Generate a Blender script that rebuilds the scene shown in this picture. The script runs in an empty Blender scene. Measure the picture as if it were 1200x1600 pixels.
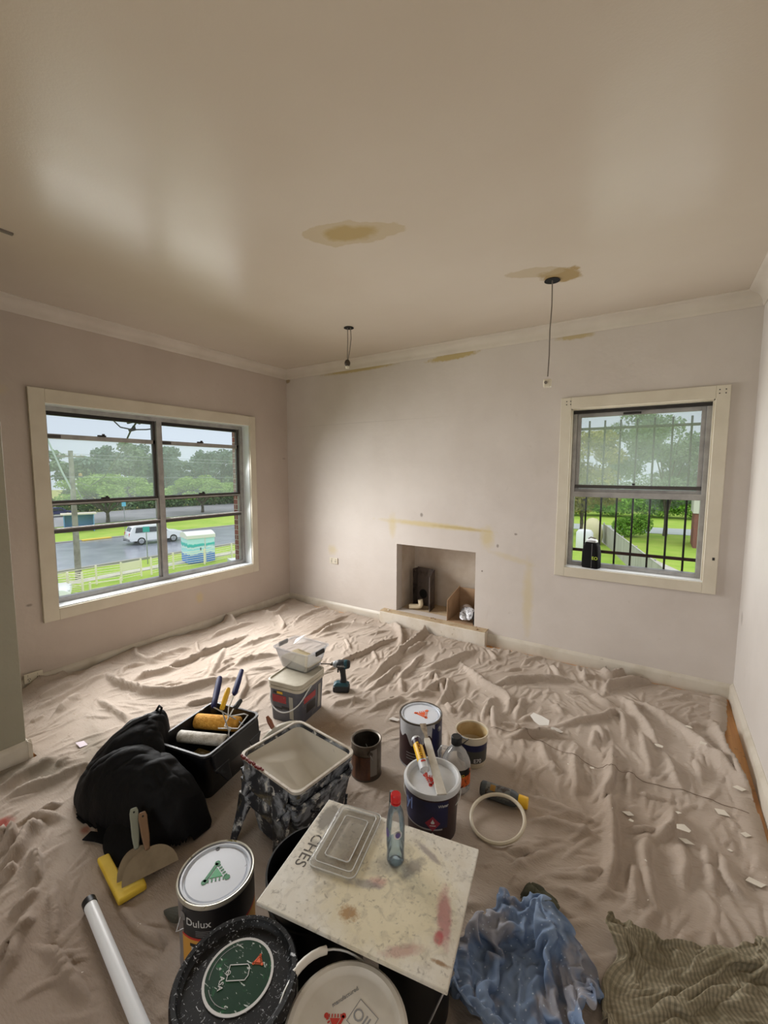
import bpy, bmesh, math, random
import numpy as np
from mathutils import Vector, Matrix, Euler, noise as mnoise

random.seed(7)
RNG = np.random.default_rng(11)
SC = bpy.context.scene
COL = SC.collection
PI = math.pi

def lin(c):
    c = c / 255.0
    return c / 12.92 if c <= 0.04045 else ((c + 0.055) / 1.055) ** 2.4
def rgb(r, g, b):
    return (lin(r), lin(g), lin(b), 1.0)

# ------------------------------------------------------------------ camera
cam_d = bpy.data.cameras.new('camera')
cam = bpy.data.objects.new('camera', cam_d)
COL.objects.link(cam)
cam.location = (3.8271, -3.7969, 1.6)
cam_d.sensor_fit = 'HORIZONTAL'
cam_d.sensor_width = 36.0
cam_d.lens = 670.95 / 1200 * 36.0
cam_d.clip_start = 0.05
cam_d.clip_end = 600
_yaw, _pitch, _roll = 0.5698, 0.0942, 0.0028
_f = Vector((-math.sin(_yaw) * math.cos(_pitch), math.cos(_yaw) * math.cos(_pitch), -math.sin(_pitch)))
_r = Vector((math.cos(_yaw), math.sin(_yaw), 0))
_u = _r.cross(_f)
_r2 = math.cos(_roll) * _r + math.sin(_roll) * _u
_u2 = -math.sin(_roll) * _r + math.cos(_roll) * _u
cam.rotation_euler = Matrix((( _r2.x, _u2.x, -_f.x), (_r2.y, _u2.y, -_f.y), (_r2.z, _u2.z, -_f.z))).to_euler()
SC.camera = cam

# ------------------------------------------------------------------ exposure
SC.view_settings.view_transform = 'Standard'
SC.view_settings.look = 'None'
SC.view_settings.gamma = 1.0
SC.view_settings.exposure = 0.0
SC.view_settings.use_curve_mapping = False
SC.cycles.use_denoising = True
SC.cycles.max_bounces = 10
SC.cycles.transparent_max_bounces = 24
SC.cycles.caustics_reflective = False
SC.cycles.caustics_refractive = False
SC.cycles.sample_clamp_indirect = 4.0

# ------------------------------------------------------------------ overcast sky
W = bpy.data.worlds.new('overcast_sky')
SC.world = W
W.use_nodes = True
nt = W.node_tree
for n in list(nt.nodes):
    nt.nodes.remove(n)
tc = nt.nodes.new('ShaderNodeTexCoord')
sx = nt.nodes.new('ShaderNodeSeparateXYZ')
nt.links.new(tc.outputs['Generated'], sx.inputs[0])
rp = nt.nodes.new('ShaderNodeValToRGB')
nt.links.new(sx.outputs['Z'], rp.inputs[0])
e = rp.color_ramp.elements
e[0].position = 0.0; e[0].color = (0.70, 0.80, 0.90, 1)
e[1].position = 1.0; e[1].color = (1.75, 1.80, 1.85, 1)
m = rp.color_ramp.elements.new(0.16); m.color = (0.68, 0.77, 0.87, 1)
m = rp.color_ramp.elements.new(0.40); m.color = (1.25, 1.32, 1.38, 1)
nz = nt.nodes.new('ShaderNodeTexNoise'); nz.inputs['Scale'].default_value = 3.0; nz.inputs['Detail'].default_value = 5
nt.links.new(tc.outputs['Generated'], nz.inputs['Vector'])
mr = nt.nodes.new('ShaderNodeMapRange'); mr.inputs[1].default_value = .3; mr.inputs[2].default_value = .7
mr.inputs[3].default_value = .95; mr.inputs[4].default_value = 1.05
nt.links.new(nz.outputs['Fac'], mr.inputs[0])
mx = nt.nodes.new('ShaderNodeVectorMath'); mx.operation = 'SCALE'
nt.links.new(rp.outputs['Color'], mx.inputs[0]); nt.links.new(mr.outputs[0], mx.inputs['Scale'])
bg = nt.nodes.new('ShaderNodeBackground'); bg.inputs['Strength'].default_value = 1.0
nt.links.new(mx.outputs[0], bg.inputs['Color'])
wo = nt.nodes.new('ShaderNodeOutputWorld')
nt.links.new(bg.outputs[0], wo.inputs['Surface'])

def area(name, loc, direction, w, h, watts, color, spread=180):
    d = bpy.data.lights.new(name, 'AREA')
    d.spread = math.radians(spread)
    d.shape = 'RECTANGLE'; d.size = w; d.size_y = h; d.energy = watts; d.color = color
    o = bpy.data.objects.new(name, d)
    COL.objects.link(o)
    o.location = loc
    o.rotation_euler = Vector(direction).to_track_quat('-Z', 'Y').to_euler()
    return o
# daylight entering by the street and side windows, then a rear fill
for _k, _z in enumerate((.86, 1.34, 1.82)):      # sky light slants down through each half of the street window
    for _y in (-1.98, -1.06):
        area('daylight_street_window', (-0.030, _y, _z), (1, 0, -0.42), 0.80, 0.44, 11.0, (1.0, 0.99, 0.975), 132)
area('daylight_side_window', (3.657, 0.055, 1.46), (0, -1, -0.02), 0.80, 1.18, 6, (1.0, 0.99, 0.975))
area('rear_fill_lamp', (2.75, -6.15, 1.5), (0, 1, -0.05), 2.2, 1.5, 17, (1.0, 0.98, 0.95))  # fill lamp added out of view to brighten the foreground

# ------------------------------------------------------------------ materials
def _new(name):
    m = bpy.data.materials.new(name)
    m.use_nodes = True
    n = m.node_tree
    b = n.nodes['Principled BSDF']
    return m, n, b
def _noise(n, scale, detail=4, rough=.55, coord='Object', stretch=None, dist=0):
    tc = n.nodes.new('ShaderNodeTexCoord')
    t = n.nodes.new('ShaderNodeTexNoise')
    t.inputs['Scale'].default_value = scale
    t.inputs['Detail'].default_value = detail
    t.inputs['Roughness'].default_value = rough
    t.inputs['Distortion'].default_value = dist
    if stretch:
        mp = n.nodes.new('ShaderNodeMapping')
        mp.inputs['Scale'].default_value = stretch
        n.links.new(tc.outputs[coord], mp.inputs['Vector'])
        n.links.new(mp.outputs[0], t.inputs['Vector'])
    else:
        n.links.new(tc.outputs[coord], t.inputs['Vector'])
    return t
def _range(n, sock, lo, hi, a=0., b=1.):
    r = n.nodes.new('ShaderNodeMapRange')
    r.inputs[1].default_value = lo; r.inputs[2].default_value = hi
    r.inputs[3].default_value = a; r.inputs[4].default_value = b
    n.links.new(sock, r.inputs[0])
    return r.outputs[0]
def _mix(n, fac, c1, c2):
    x = n.nodes.new('ShaderNodeMix'); x.data_type = 'RGBA'
    if hasattr(fac, 'is_linked') or not isinstance(fac, (int, float)):
        n.links.new(fac, x.inputs[0])
    else:
        x.inputs[0].default_value = fac
    for k, c in ((6, c1), (7, c2)):
        if isinstance(c, tuple):
            x.inputs[k].default_value = c
        else:
            n.links.new(c, x.inputs[k])
    return x.outputs[2]
def mat(name, col, rough=.5, metal=0., spec=.5, var=None, bump=None, splats=(), coord='Object', **kw):
    """var=(scale, col2, lo, hi) mottling; splats=[(scale, colour, lo, hi)] spots on top; bump=(scale, strength)"""
    m, n, b = _new(name)
    c = col
    if var:
        t = _noise(n, var[0], coord=coord, stretch=kw.get('stretch'))
        c = _mix(n, _range(n, t.outputs['Fac'], var[2], var[3]), c, var[1])
    for s in splats:
        t = _noise(n, s[0], detail=5, rough=.62, coord=coord, dist=.6, stretch=s[4] if len(s) > 4 else None)
        c = _mix(n, _range(n, t.outputs['Fac'], s[2], s[3]), c, s[1])
    if isinstance(c, tuple):
        b.inputs['Base Color'].default_value = c
    else:
        n.links.new(c, b.inputs['Base Color'])
    b.inputs['Roughness'].default_value = rough
    b.inputs['Metallic'].default_value = metal
    b.inputs['Specular IOR Level'].default_value = spec
    if bump:
        t = _noise(n, bump[0], detail=4, coord=coord)
        bp = n.nodes.new('ShaderNodeBump'); bp.inputs['Strength'].default_value = bump[1]
        bp.inputs['Distance'].default_value = .01
        n.links.new(t.outputs['Fac'], bp.inputs['Height']); n.links.new(bp.outputs[0], b.inputs['Normal'])
    return m
def blob(n, csock, center, radii, ang, col, strength=1., soft=.35, wob=.25, wscale=6.):
    """a stain with its own outline at a place on a surface"""
    tc = n.nodes.new('ShaderNodeTexCoord')
    mp = n.nodes.new('ShaderNodeMapping'); mp.vector_type = 'TEXTURE'
    mp.inputs['Location'].default_value = center
    mp.inputs['Rotation'].default_value = ang
    mp.inputs['Scale'].default_value = radii
    n.links.new(tc.outputs['Object'], mp.inputs[0])
    ln = n.nodes.new('ShaderNodeVectorMath'); ln.operation = 'LENGTH'
    n.links.new(mp.outputs[0], ln.inputs[0])
    t = _noise(n, wscale, detail=5)
    ad = n.nodes.new('ShaderNodeMath'); ad.operation = 'MULTIPLY_ADD'
    n.links.new(t.outputs['Fac'], ad.inputs[0]); ad.inputs[1].default_value = wob * 4
    n.links.new(ln.outputs['Value'], ad.inputs[2])
    f = _range(n, ad.outputs[0], 1 + wob * 2 - soft, 1 + wob * 2 + soft * .3, strength, 0.)
    return _mix(n, f, csock, col)
def glass_mat(name, haze=0.0, tint=(1, 1, 1, 1), hazecol=(.8, .85, .88, 1), rough=.02, refl=.08, milky=False):
    m, n, b = _new(name)
    n.nodes.remove(b)
    out = n.nodes['Material Output']
    tr = n.nodes.new('ShaderNodeBsdfTransparent'); tr.inputs[0].default_value = tint
    gl = n.nodes.new('ShaderNodeBsdfGlossy'); gl.inputs['Roughness'].default_value = rough
    lw = n.nodes.new('ShaderNodeLayerWeight'); lw.inputs['Blend'].default_value = .25
    mth = n.nodes.new('ShaderNodeMath'); mth.operation = 'MULTIPLY'; mth.inputs[1].default_value = refl * 6
    n.links.new(lw.outputs['Fresnel'], mth.inputs[0])
    mx = n.nodes.new('ShaderNodeMixShader')
    n.links.new(mth.outputs[0], mx.inputs[0]); n.links.new(tr.outputs[0], mx.inputs[1]); n.links.new(gl.outputs[0], mx.inputs[2])
    last = mx
    if haze > 0:
        tl = n.nodes.new('ShaderNodeBsdfDiffuse' if milky else 'ShaderNodeBsdfTranslucent'); tl.inputs[0].default_value = hazecol
        m2 = n.nodes.new('ShaderNodeMixShader')
        t = _noise(n, 5.0, detail=4)
        r = _range(n, t.outputs['Fac'], .3, .7, haze * .92, haze * 1.08)
        n.links.new(r, m2.inputs[0]); n.links.new(mx.outputs[0], m2.inputs[1]); n.links.new(tl.outputs[0], m2.inputs[2])
        last = m2
    n.links.new(last.outputs[0], out.inputs[0])
    return m

# ------------------------------------------------------------------ mesh helpers
class MB:
    def __init__(s):
        s.v = []; s.f = []; s.m = []
    def add(s, vs, fs, m=0, M=None):
        b = len(s.v)
        for v in vs:
            s.v.append(tuple(M @ Vector(v)) if M is not None else tuple(v))
        for f in fs:
            s.f.append(tuple(i + b for i in f)); s.m.append(m)
        return s
    def box(s, c, d, m=0, M=None, taper=None):
        x, y, z = d[0] / 2, d[1] / 2, d[2] / 2
        tx, ty = taper or (1, 1)
        vs = [(-x, -y, -z), (x, -y, -z), (x, y, -z), (-x, y, -z), (-x * tx, -y * ty, z), (x * tx, -y * ty, z), (x * tx, y * ty, z), (-x * tx, y * ty, z)]
        vs = [(a + c[0], b + c[1], e + c[2]) for a, b, e in vs]
        return s.add(vs, [(0, 3, 2, 1), (4, 5, 6, 7), (0, 1, 5, 4), (1, 2, 6, 5), (2, 3, 7, 6), (3, 0, 4, 7)], m, M)
    def span(s, a, b, m=0, M=None):
        return s.box([(a[i] + b[i]) / 2 for i in range(3)], [abs(b[i] - a[i]) for i in range(3)], m, M)
    def tube(s, path, r, n=8, m=0, M=None, closed=False, caps=True, flat=1.0):
        P = [Vector(p) for p in path]
        k = len(P)
        rs = r if isinstance(r, (list, tuple)) else [r] * k
        vs = []; up = None
        for i in range(k):
            if closed:
                t = (P[(i + 1) % k] - P[i - 1])
            else:
                t = P[min(i + 1, k - 1)] - P[max(i - 1, 0)]
            t = t.normalized() if t.length > 1e-9 else Vector((0, 0, 1))
            if up is None:
                up = Vector((0, 0, 1)) if abs(t.z) < .9 else Vector((1, 0, 0))
            a = (up - up.dot(t) * t)
            if a.length < 1e-6:
                a = Vector((1, 0, 0)).cross(t)
            a.normalize(); up = a
            b = t.cross(a)
            for j in range(n):
                th = 2 * PI * j / n
                vs.append(P[i] + rs[i] * (math.cos(th) * a * flat + math.sin(th) * b))
        fs = []
        for i in range(k if closed else k - 1):
            for j in range(n):
                a0 = i * n + j; a1 = i * n + (j + 1) % n
                b0 = ((i + 1) % k) * n + j; b1 = ((i + 1) % k) * n + (j + 1) % n
                fs.append((a0, a1, b1, b0))
        if caps and not closed:
            fs.append(tuple(range(n - 1, -1, -1))); fs.append(tuple((k - 1) * n + j for j in range(n)))
        return s.add(vs, fs, m, M)
    def lathe(s, prof, n=40, m=0, M=None, ms=None):
        vs = []; fs = []; mi = []
        for (r, z) in prof:
            for j in range(n):
                th = 2 * PI * j / n
                vs.append((r * math.cos(th), r * math.sin(th), z))
        for i in range(len(prof) - 1):
            for j in range(n):
                fs.append((i * n + j, i * n + (j + 1) % n, (i + 1) * n + (j + 1) % n, (i + 1) * n + j))
                mi.append(ms[i] if ms else m)
        if prof[0][0] > 1e-5:
            pass
        b = len(s.v)
        for v in vs:
            s.v.append(tuple(M @ Vector(v)) if M is not None else v)
        for f, k in zip(fs, mi):
            s.f.append(tuple(i + b for i in f)); s.m.append(k)
        return s
    def prism(s, poly, z0, z1, m=0, M=None):
        n = len(poly)
        vs = [(x, y, z0) for x, y in poly] + [(x, y, z1) for x, y in poly]
        fs = [tuple(range(n - 1, -1, -1)), tuple(range(n, 2 * n))]
        for i in range(n):
            fs.append((i, (i + 1) % n, n + (i + 1) % n, n + i))
        return s.add(vs, fs, m, M)
    def loft(s, rings, m=0, M=None, cap0=True, cap1=True):
        n = len(rings[0]); vs = [v for r in rings for v in r]; fs = []
        for i in range(len(rings) - 1):
            for j in range(n):
                fs.append((i * n + j, i * n + (j + 1) % n, (i + 1) * n + (j + 1) % n, (i + 1) * n + j))
        if cap0: fs.append(tuple(range(n - 1, -1, -1)))
        if cap1: fs.append(tuple((len(rings) - 1) * n + j for j in range(n)))
        return s.add(vs, fs, m, M)
    def patch(s, r, z0, z1, a0, a1, n=24, m=0, M=None, r1=None):
        """a label wrapped on a can: radius r (r1 at the top)"""
        r1 = r1 or r
        vs = []; fs = []
        for i in range(n + 1):
            a = a0 + (a1 - a0) * i / n
            vs += [(r * math.cos(a), r * math.sin(a), z0), (r1 * math.cos(a), r1 * math.sin(a), z1)]
        for i in range(n):
            fs.append((2 * i, 2 * i + 2, 2 * i + 3, 2 * i + 1))
        return s.add(vs, fs, m, M)
    def build(s, name, mats, parent=None, smooth=None, bevel=0, seg=2, sub=0, loc=None, rot=None, solid=0):
        me = bpy.data.meshes.new(name)
        me.from_pydata(s.v, [], s.f)
        if not isinstance(mats, (list, tuple)):
            mats = [mats]
        for q in mats:
            me.materials.append(q)
        if len(mats) > 1:
            me.polygons.foreach_set('material_index', s.m)
        me.update()
        if smooth is not None:
            me.shade_smooth()
            me.set_sharp_from_angle(angle=math.radians(smooth))
        o = bpy.data.objects.new(name, me)
        COL.objects.link(o)
        if parent: o.parent = parent
        if loc: o.location = loc
        if rot: o.rotation_euler = rot
        if solid:
            q = o.modifiers.new('solid', 'SOLIDIFY'); q.thickness = solid; q.offset = 0
        if bevel:
            q = o.modifiers.new('bevel', 'BEVEL'); q.width = bevel; q.segments = seg; q.limit_method = 'ANGLE'
            q.angle_limit = math.radians(35); q.harden_normals = False
        if sub:
            q = o.modifiers.new('sub', 'SUBSURF'); q.levels = sub; q.render_levels = sub
        return o

def tag(o, label=None, cat=None, group=None, kind=None):
    if label: o['label'] = label
    if cat: o['category'] = cat
    if group: o['group'] = group
    if kind: o['kind'] = kind
    return o
def thing(name, label, cat, loc=(0, 0, 0), rz=0., group=None):
    o = bpy.data.objects.new(name, None)
    COL.objects.link(o)
    o.empty_display_size = .1
    o.location = loc; o.rotation_euler = (0, 0, rz)
    return tag(o, label, cat, group)
def struct(o):
    o['kind'] = 'structure'
    return o
def struct_root(name):
    o = bpy.data.objects.new(name, None); COL.objects.link(o)
    o['kind'] = 'structure'
    return o
def copy_tree(o, parent=None):
    c = o.copy(); COL.objects.link(c)
    if parent: c.parent = parent
    for ch in list(o.children):
        copy_tree(ch, c)
    return c
def lettering(text, size, material, parent, M, bend=None, name='lettering', depth=.0006, align='CENTER'):
    """text lying in local XY, moved by M; bend=(radius, angle, z): wrapped on a can"""
    cu = bpy.data.curves.new('t', 'FONT')
    cu.body = text; cu.size = size; cu.align_x = align; cu.align_y = 'CENTER'; cu.extrude = depth; cu.resolution_u = 3
    o = bpy.data.objects.new('t', cu); COL.objects.link(o)
    bpy.context.view_layer.update()
    me = bpy.data.meshes.new_from_object(o.evaluated_get(bpy.context.evaluated_depsgraph_get()))
    bpy.data.objects.remove(o); bpy.data.curves.remove(cu)
    vs = [v.co.copy() for v in me.vertices]; fs = [tuple(p.vertices) for p in me.polygons]
    bpy.data.meshes.remove(me)
    out = []
    for v in vs:
        if bend:
            r, a0, z0 = bend
            a = a0 + v.x / r
            out.append(((r + v.z) * math.cos(a), (r + v.z) * math.sin(a), z0 + v.y))
        else:
            out.append(M @ v)
    return MB().add(out, fs).build(name, material, parent)
def rrect(w, h, r, n=5):
    """rounded rectangle outline"""
    pts = []
    for cx, cy, a0 in ((w / 2 - r, h / 2 - r, 0), (-w / 2 + r, h / 2 - r, PI / 2), (-w / 2 + r, -h / 2 + r, PI), (w / 2 - r, -h / 2 + r, 3 * PI / 2)):
        for i in range(n + 1):
            a = a0 + PI / 2 * i / n
            pts.append((cx + r * math.cos(a), cy + r * math.sin(a)))
    return pts
def ring3(poly, z):
    return [(x, y, z) for x, y in poly]
def T(x=0, y=0, z=0): return Matrix.Translation((x, y, z))
def Rz(a): return Matrix.Rotation(a, 4, 'Z')
def Rx(a): return Matrix.Rotation(a, 4, 'X')
def Ry(a): return Matrix.Rotation(a, 4, 'Y')

# ================================================================== the room shell
M_wall = None
def wall_material(name, base, blobs):
    m, n, b = _new(name)
    t = _noise(n, 1.6, detail=6)
    c = _mix(n, _range(n, t.outputs['Fac'], .35, .7), base, (base[0] * .9, base[1] * .885, base[2] * .87, 1))
    t = _noise(n, 14, detail=5)
    c = _mix(n, _range(n, t.outputs['Fac'], .66, .74, 0, .35), c, (base[0] * .8, base[1] * .77, base[2] * .74, 1))
    for q in blobs:
        c = blob(n, c, *q)
    n.links.new(c, b.inputs['Base Color'])
    b.inputs['Roughness'].default_value = .55
    b.inputs['Specular IOR Level'].default_value = .35
    t = _noise(n, 9, detail=6)
    bp = n.nodes.new('ShaderNodeBump'); bp.inputs['Strength'].default_value = .18; bp.inputs['Distance'].default_value = .02
    n.links.new(t.outputs['Fac'], bp.inputs['Height']); n.links.new(bp.outputs[0], b.inputs['Normal'])
    return m
WALLC = rgb(212, 204, 197)
YEL = rgb(205, 188, 140); YEL2 = rgb(188, 168, 118); BROWN = rgb(150, 128, 88); DIRT = rgb(120, 108, 98)
XZ = (0, 0, 0)
M_wall_back = wall_material('painted_plaster_back', WALLC, [
    ((1.95, 0, 1.075), (.62, .3, .030), (0, 0.03, 0), YEL, .8, .5, .18, 21),
    ((2.25, 0, 1.065), (.32, .3, .016), (0, 0.03, 0), YEL2, .7, .5, .18, 27),
    ((1.50, 0, 1.04), (.05, .3, .13), (0, 0, 0), YEL, .55, .6, .2, 21),
    ((2.52, 0, 1.00), (.07, .3, .11), (0, 0, 0), YEL, .7, .6, .2, 21),
    ((2.90, 0, .50), (.05, .3, .36), (0, 0, 0), YEL, .5, .6, .25, 18),
    ((2.75, 0, .83), (.22, .3, .03), (0, .2, 0), YEL, .35, .6, .25, 18),
    ((.69, 0, .70), (.07, .3, .06), (0, 0, 0), YEL, .5, .6, .25, 24),
    ((1.05, 0, 2.675), (.50, .3, .022), (0, 0, 0), YEL2, .9, .4, .2, 27),
    ((2.15, 0, 2.665), (.26, .3, .035), (0, -.05, 0), YEL2, .95, .3, .25, 27),
    ((3.20, 0, 2.675), (.15, .3, .025), (0, 0, 0), YEL2, .8, .4, .25, 27),
    ((.02, 0, 2.67), (.05, .3, .03), (0, 0, 0), BROWN, .8, .4, .2, 27),
    ((1.84, 0, 1.17), (.018, .3, .022), (0, 0, 0), DIRT, .7, .5, .2, 36),
    ((2.62, 0, .93), (.012, .3, .02), (0, 0, 0), DIRT, .7, .5, .2, 36),
    ((2.48, 0, .68), (.008, .3, .008), (0, 0, 0), DIRT, .9, .4, .2, 36),
    ((2.78, 0, 1.05), (.014, .3, .010), (0, 0, 0), DIRT, .7, .4, .2, 36),
    ((1.1, 0, 2.12), (1.0, .3, .006), (0, 0, 0), (.42, .37, .33, 3), .30, .8, .05, 3),
])
M_wall_left = wall_material('shaded_plaster_left', rgb(200, 188, 178), [  # back wall's paint made darker, with this wall's shade in the colour
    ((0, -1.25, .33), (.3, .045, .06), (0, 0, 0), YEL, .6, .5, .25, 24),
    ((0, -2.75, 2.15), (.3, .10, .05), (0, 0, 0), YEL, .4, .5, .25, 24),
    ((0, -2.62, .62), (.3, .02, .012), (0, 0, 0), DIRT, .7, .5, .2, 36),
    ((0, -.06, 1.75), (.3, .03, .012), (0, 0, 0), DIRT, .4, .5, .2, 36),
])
M_wall_plain = wall_material('painted_plaster_right', rgb(214, 208, 202), [
    ((4.34, -.12, .62), (.3, .03, .05), (0, 0, 0), DIRT, .4, .5, .2, 36), ])
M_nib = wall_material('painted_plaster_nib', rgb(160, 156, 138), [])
# ceiling: eggshell sheen, filler stains, brown rings round the cable holes
def ceiling_material():
    m, n, b = _new('ceiling_paint')
    base = rgb(210, 199, 186)
    t = _noise(n, .9, detail=6)
    c = _mix(n, _range(n, t.outputs['Fac'], .3, .7), base, rgb(203, 190, 175))
    for q in [
        ((2.46, -1.985, 2.78), (.25, .115, .3), (0, 0, .35), rgb(190, 172, 140), .7, .06, .34, 6),
        ((2.46, -1.985, 2.78), (.15, .075, .3), (0, 0, .35), rgb(178, 155, 105), .9, .35, .3, 9),
        ((3.26, -.945, 2.78), (.13, .10, .3), (0, 0, .3), rgb(165, 140, 92), .9, .15, .34, 9),
        ((3.14, -1.06, 2.78), (.17, .07, .3), (0, 0, .4), rgb(184, 166, 134), .6, .08, .22, 9),
    ]:
        c = blob(n, c, *q)
    n.links.new(c, b.inputs['Base Color'])
    b.inputs['Roughness'].default_value = .24
    b.inputs['Specular IOR Level'].default_value = .10
    t = _noise(n, 120, detail=3)
    t2 = _noise(n, 1.3, detail=3)
    ad = n.nodes.new('ShaderNodeMath'); ad.operation = 'MULTIPLY_ADD'; ad.inputs[1].default_value = .05
    n.links.new(t.outputs['Fac'], ad.inputs[0]); n.links.new(t2.outputs['Fac'], ad.inputs[2])
    bp = n.nodes.new('ShaderNodeBump'); bp.inputs['Strength'].default_value = .30; bp.inputs['Distance'].default_value = .02
    n.links.new(ad.outputs[0], bp.inputs['Height']); n.links.new(bp.outputs[0], b.inputs['Normal'])
    return m
M_ceil = ceiling_material()
M_cornice = mat('cornice_paint', rgb(212, 203, 192), .4, var=(4, rgb(204, 194, 182), .4, .7))
M_trim = mat('cream_gloss_trim', rgb(214, 206, 188), .35, var=(5, rgb(206, 197, 178), .4, .7), bump=(30, .05))
M_skirt = mat('skirting_paint', rgb(206, 198, 184), .4, var=(6, rgb(188, 178, 160), .45, .75), splats=[(22, rgb(140, 128, 112), .68, .74)])
M_sill = mat('sill_gloss_white', rgb(232, 236, 238), .25)
M_brick = None
def brick_material():
    m, n, b = _new('red_brick')
    tc = n.nodes.new('ShaderNodeTexCoord')
    t = n.nodes.new('ShaderNodeTexBrick')
    mp = n.nodes.new('ShaderNodeMapping'); mp.inputs['Rotation'].default_value = (PI / 2, 0, 0)
    n.links.new(tc.outputs['Object'], mp.inputs[0]); n.links.new(mp.outputs[0], t.inputs['Vector'])
    t.inputs['Color1'].default_value = rgb(140, 66, 58); t.inputs['Color2'].default_value = rgb(112, 50, 46)
    t.inputs['Mortar'].default_value = rgb(180, 170, 160); t.inputs['Scale'].default_value = 4.3
    t.inputs['Mortar Size'].default_value = .015
    n.links.new(t.outputs['Color'], b.inputs['Base Color']); b.inputs['Roughness'].default_value = .8
    return m
M_brick = brick_material()
RW = 4.3423; HC = 2.78
def holed(axis, a0, a1, z0, z1, holes, t0, t1):
    """wall slab with rectangular holes; axis 'x' runs along x (thickness in y), 'y' along y"""
    us = sorted({a0, a1} | {h[0] for h in holes} | {h[1] for h in holes})
    zs = sorted({z0, z1} | {h[2] for h in holes} | {h[3] for h in holes})
    b = MB()
    for i in range(len(us) - 1):
        for j in range(len(zs) - 1):
            um, zm = (us[i] + us[i + 1]) / 2, (zs[j] + zs[j + 1]) / 2
            if any(h[0] < um < h[1] and h[2] < zm < h[3] for h in holes):
                continue
            if axis == 'x': b.span((us[i], t0, zs[j]), (us[i + 1], t1, zs[j + 1]))
            else: b.span((t0, us[i], zs[j]), (t1, us[i + 1], zs[j + 1]))
    return b
LW = (-2.45, -.575, .55, 2.10)      # street window opening: y0 y1 z0 z1
RWN = (3.19, 4.125, .81, 2.11)      # side window opening: x0 x1 z0 z1
FB = (1.553, 2.414, .14, .849)      # firebox opening
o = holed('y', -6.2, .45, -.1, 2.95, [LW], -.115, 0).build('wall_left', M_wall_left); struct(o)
o = holed('y', -6.2, .45, -.6, 2.95, [(-2.42, -.60, .56, 2.09)], -.26, -.118).build('wall_left_brickwork', M_brick); struct(o)
o = holed('x', 0, RW, -.1, 2.95, [RWN, FB], 0, .11).build('wall_back', M_wall_back); struct(o)
o = holed('x', -.1, RW + .2, -.6, 2.95, [(3.20, 4.115, .82, 2.10), (1.45, 2.52, -.2, 1.0)], .112, .24).build('wall_back_brickwork', M_brick); struct(o)
b = MB(); b.span((RW, -6.2, -.1), (RW + .2, .24, 2.95)); struct(b.build('wall_right', M_wall_plain))
b = MB(); b.span((-.1, -6.2, -.1), (.925, -2.965, 2.95)); struct(b.build('wall_nib', M_nib, bevel=.004))
o = holed('x', .9, RW, -.1, 2.95, [(1.7, 3.8, .7, 2.15)], -6.4, -6.2).build('wall_rear', M_wall_plain); struct(o)
b = MB(); b.span((-.26, -6.4, HC), (RW + .2, .24, HC + .1)); struct(b.build('ceiling', M_ceil))
# floor boards
def floor_material():
    m, n, b = _new('worn_floorboards')
    t = _noise(n, 3, detail=6, stretch=(8, .6, 1))
    c = _mix(n, _range(n, t.outputs['Fac'], .3, .7), rgb(220, 164, 98), rgb(186, 124, 68))
    t = _noise(n, 18, detail=5)
    c = _mix(n, _range(n, t.outputs['Fac'], .6, .72), c, rgb(88, 56, 34))
    n.links.new(c, b.inputs['Base Color']); b.inputs['Roughness'].default_value = .5
    return m
M_floor = floor_material()
b = MB()
for i in range(34):
    x0 = -.26 + i * .136
    b.span((x0, -6.4, -.03), (x0 + .134, .24, -.012 + .001 * (i % 3)))
b.span((-.26, -6.4, -.06), (RW + .2, .24, -.028))
struct(b.build('floor', M_floor))
# cove cornice
def cornice(name, p0, p1, inward, s0=0, s1=0):
    p0 = Vector(p0); p1 = Vector(p1); inn = Vector(inward)
    prof = [(0, -.095), (.006, -.095), (.012, -.082)] + [(.012 + .068 * (1 - math.cos(a)), -.082 + .068 * math.sin(a)) for a in [k * PI / 2 / 8 for k in range(1, 9)]] + [(.088, -.008), (.094, -.006), (.094, 0), (0, 0)]
    b = MB(); d = (p1 - p0).normalized()
    rings = []
    for p, s in ((p0, s0), (p1, s1)):
        rings.append([p + inn * a + Vector((0, 0, HC + z)) + d * (s * a) for a, z in prof])
    b.loft(rings)
    return struct(b.build(name, M_cornice, smooth=35))
cornice('trim_1', (0, -2.96, 0), (0, 0, 0), (1, 0, 0), 0, -1)
cornice('trim_2', (0, 0, 0), (RW, 0, 0), (0, -1, 0), 1, -1)
cornice('trim_3', (RW, 0, 0), (RW, -6.2, 0), (-1, 0, 0), 1, 0)
# skirting boards
def skirting(name, p0, p1, inward, h=.085, t=.018):
    p0 = Vector(p0); p1 = Vector(p1); inn = Vector(inward)
    prof = [(0, -.012), (t, -.012), (t, h - .03), (t - .003, h - .018), (.006, h - .004), (.003, h), (0, h)]
    b = MB(); b.loft([[p + inn * a + Vector((0, 0, z)) for a, z in prof] for p in (p0, p1)])
    return struct(b.build(name, M_skirt, smooth=30))
skirting('baseboard_left', (0, -2.96, 0), (0, -.018, 0), (1, 0, 0))
skirting('baseboard_back', (0, 0, 0), (1.40, 0, 0), (0, -1, 0))
skirting('baseboard_back.001', (2.555, 0, 0), (RW, 0, 0), (0, -1, 0), .10)
skirting('baseboard_right', (RW, 0, 0), (RW, -6.2, 0), (-1, 0, 0), .11, .022)
skirting('baseboard_nib', (.925, -6.2, 0), (.925, -2.945, 0), (1, 0, 0), .10, .022)
skirting('baseboard_nib.001', (.95, -2.965, 0), (0, -2.965, 0), (0, 1, 0), .10, .02)

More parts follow.
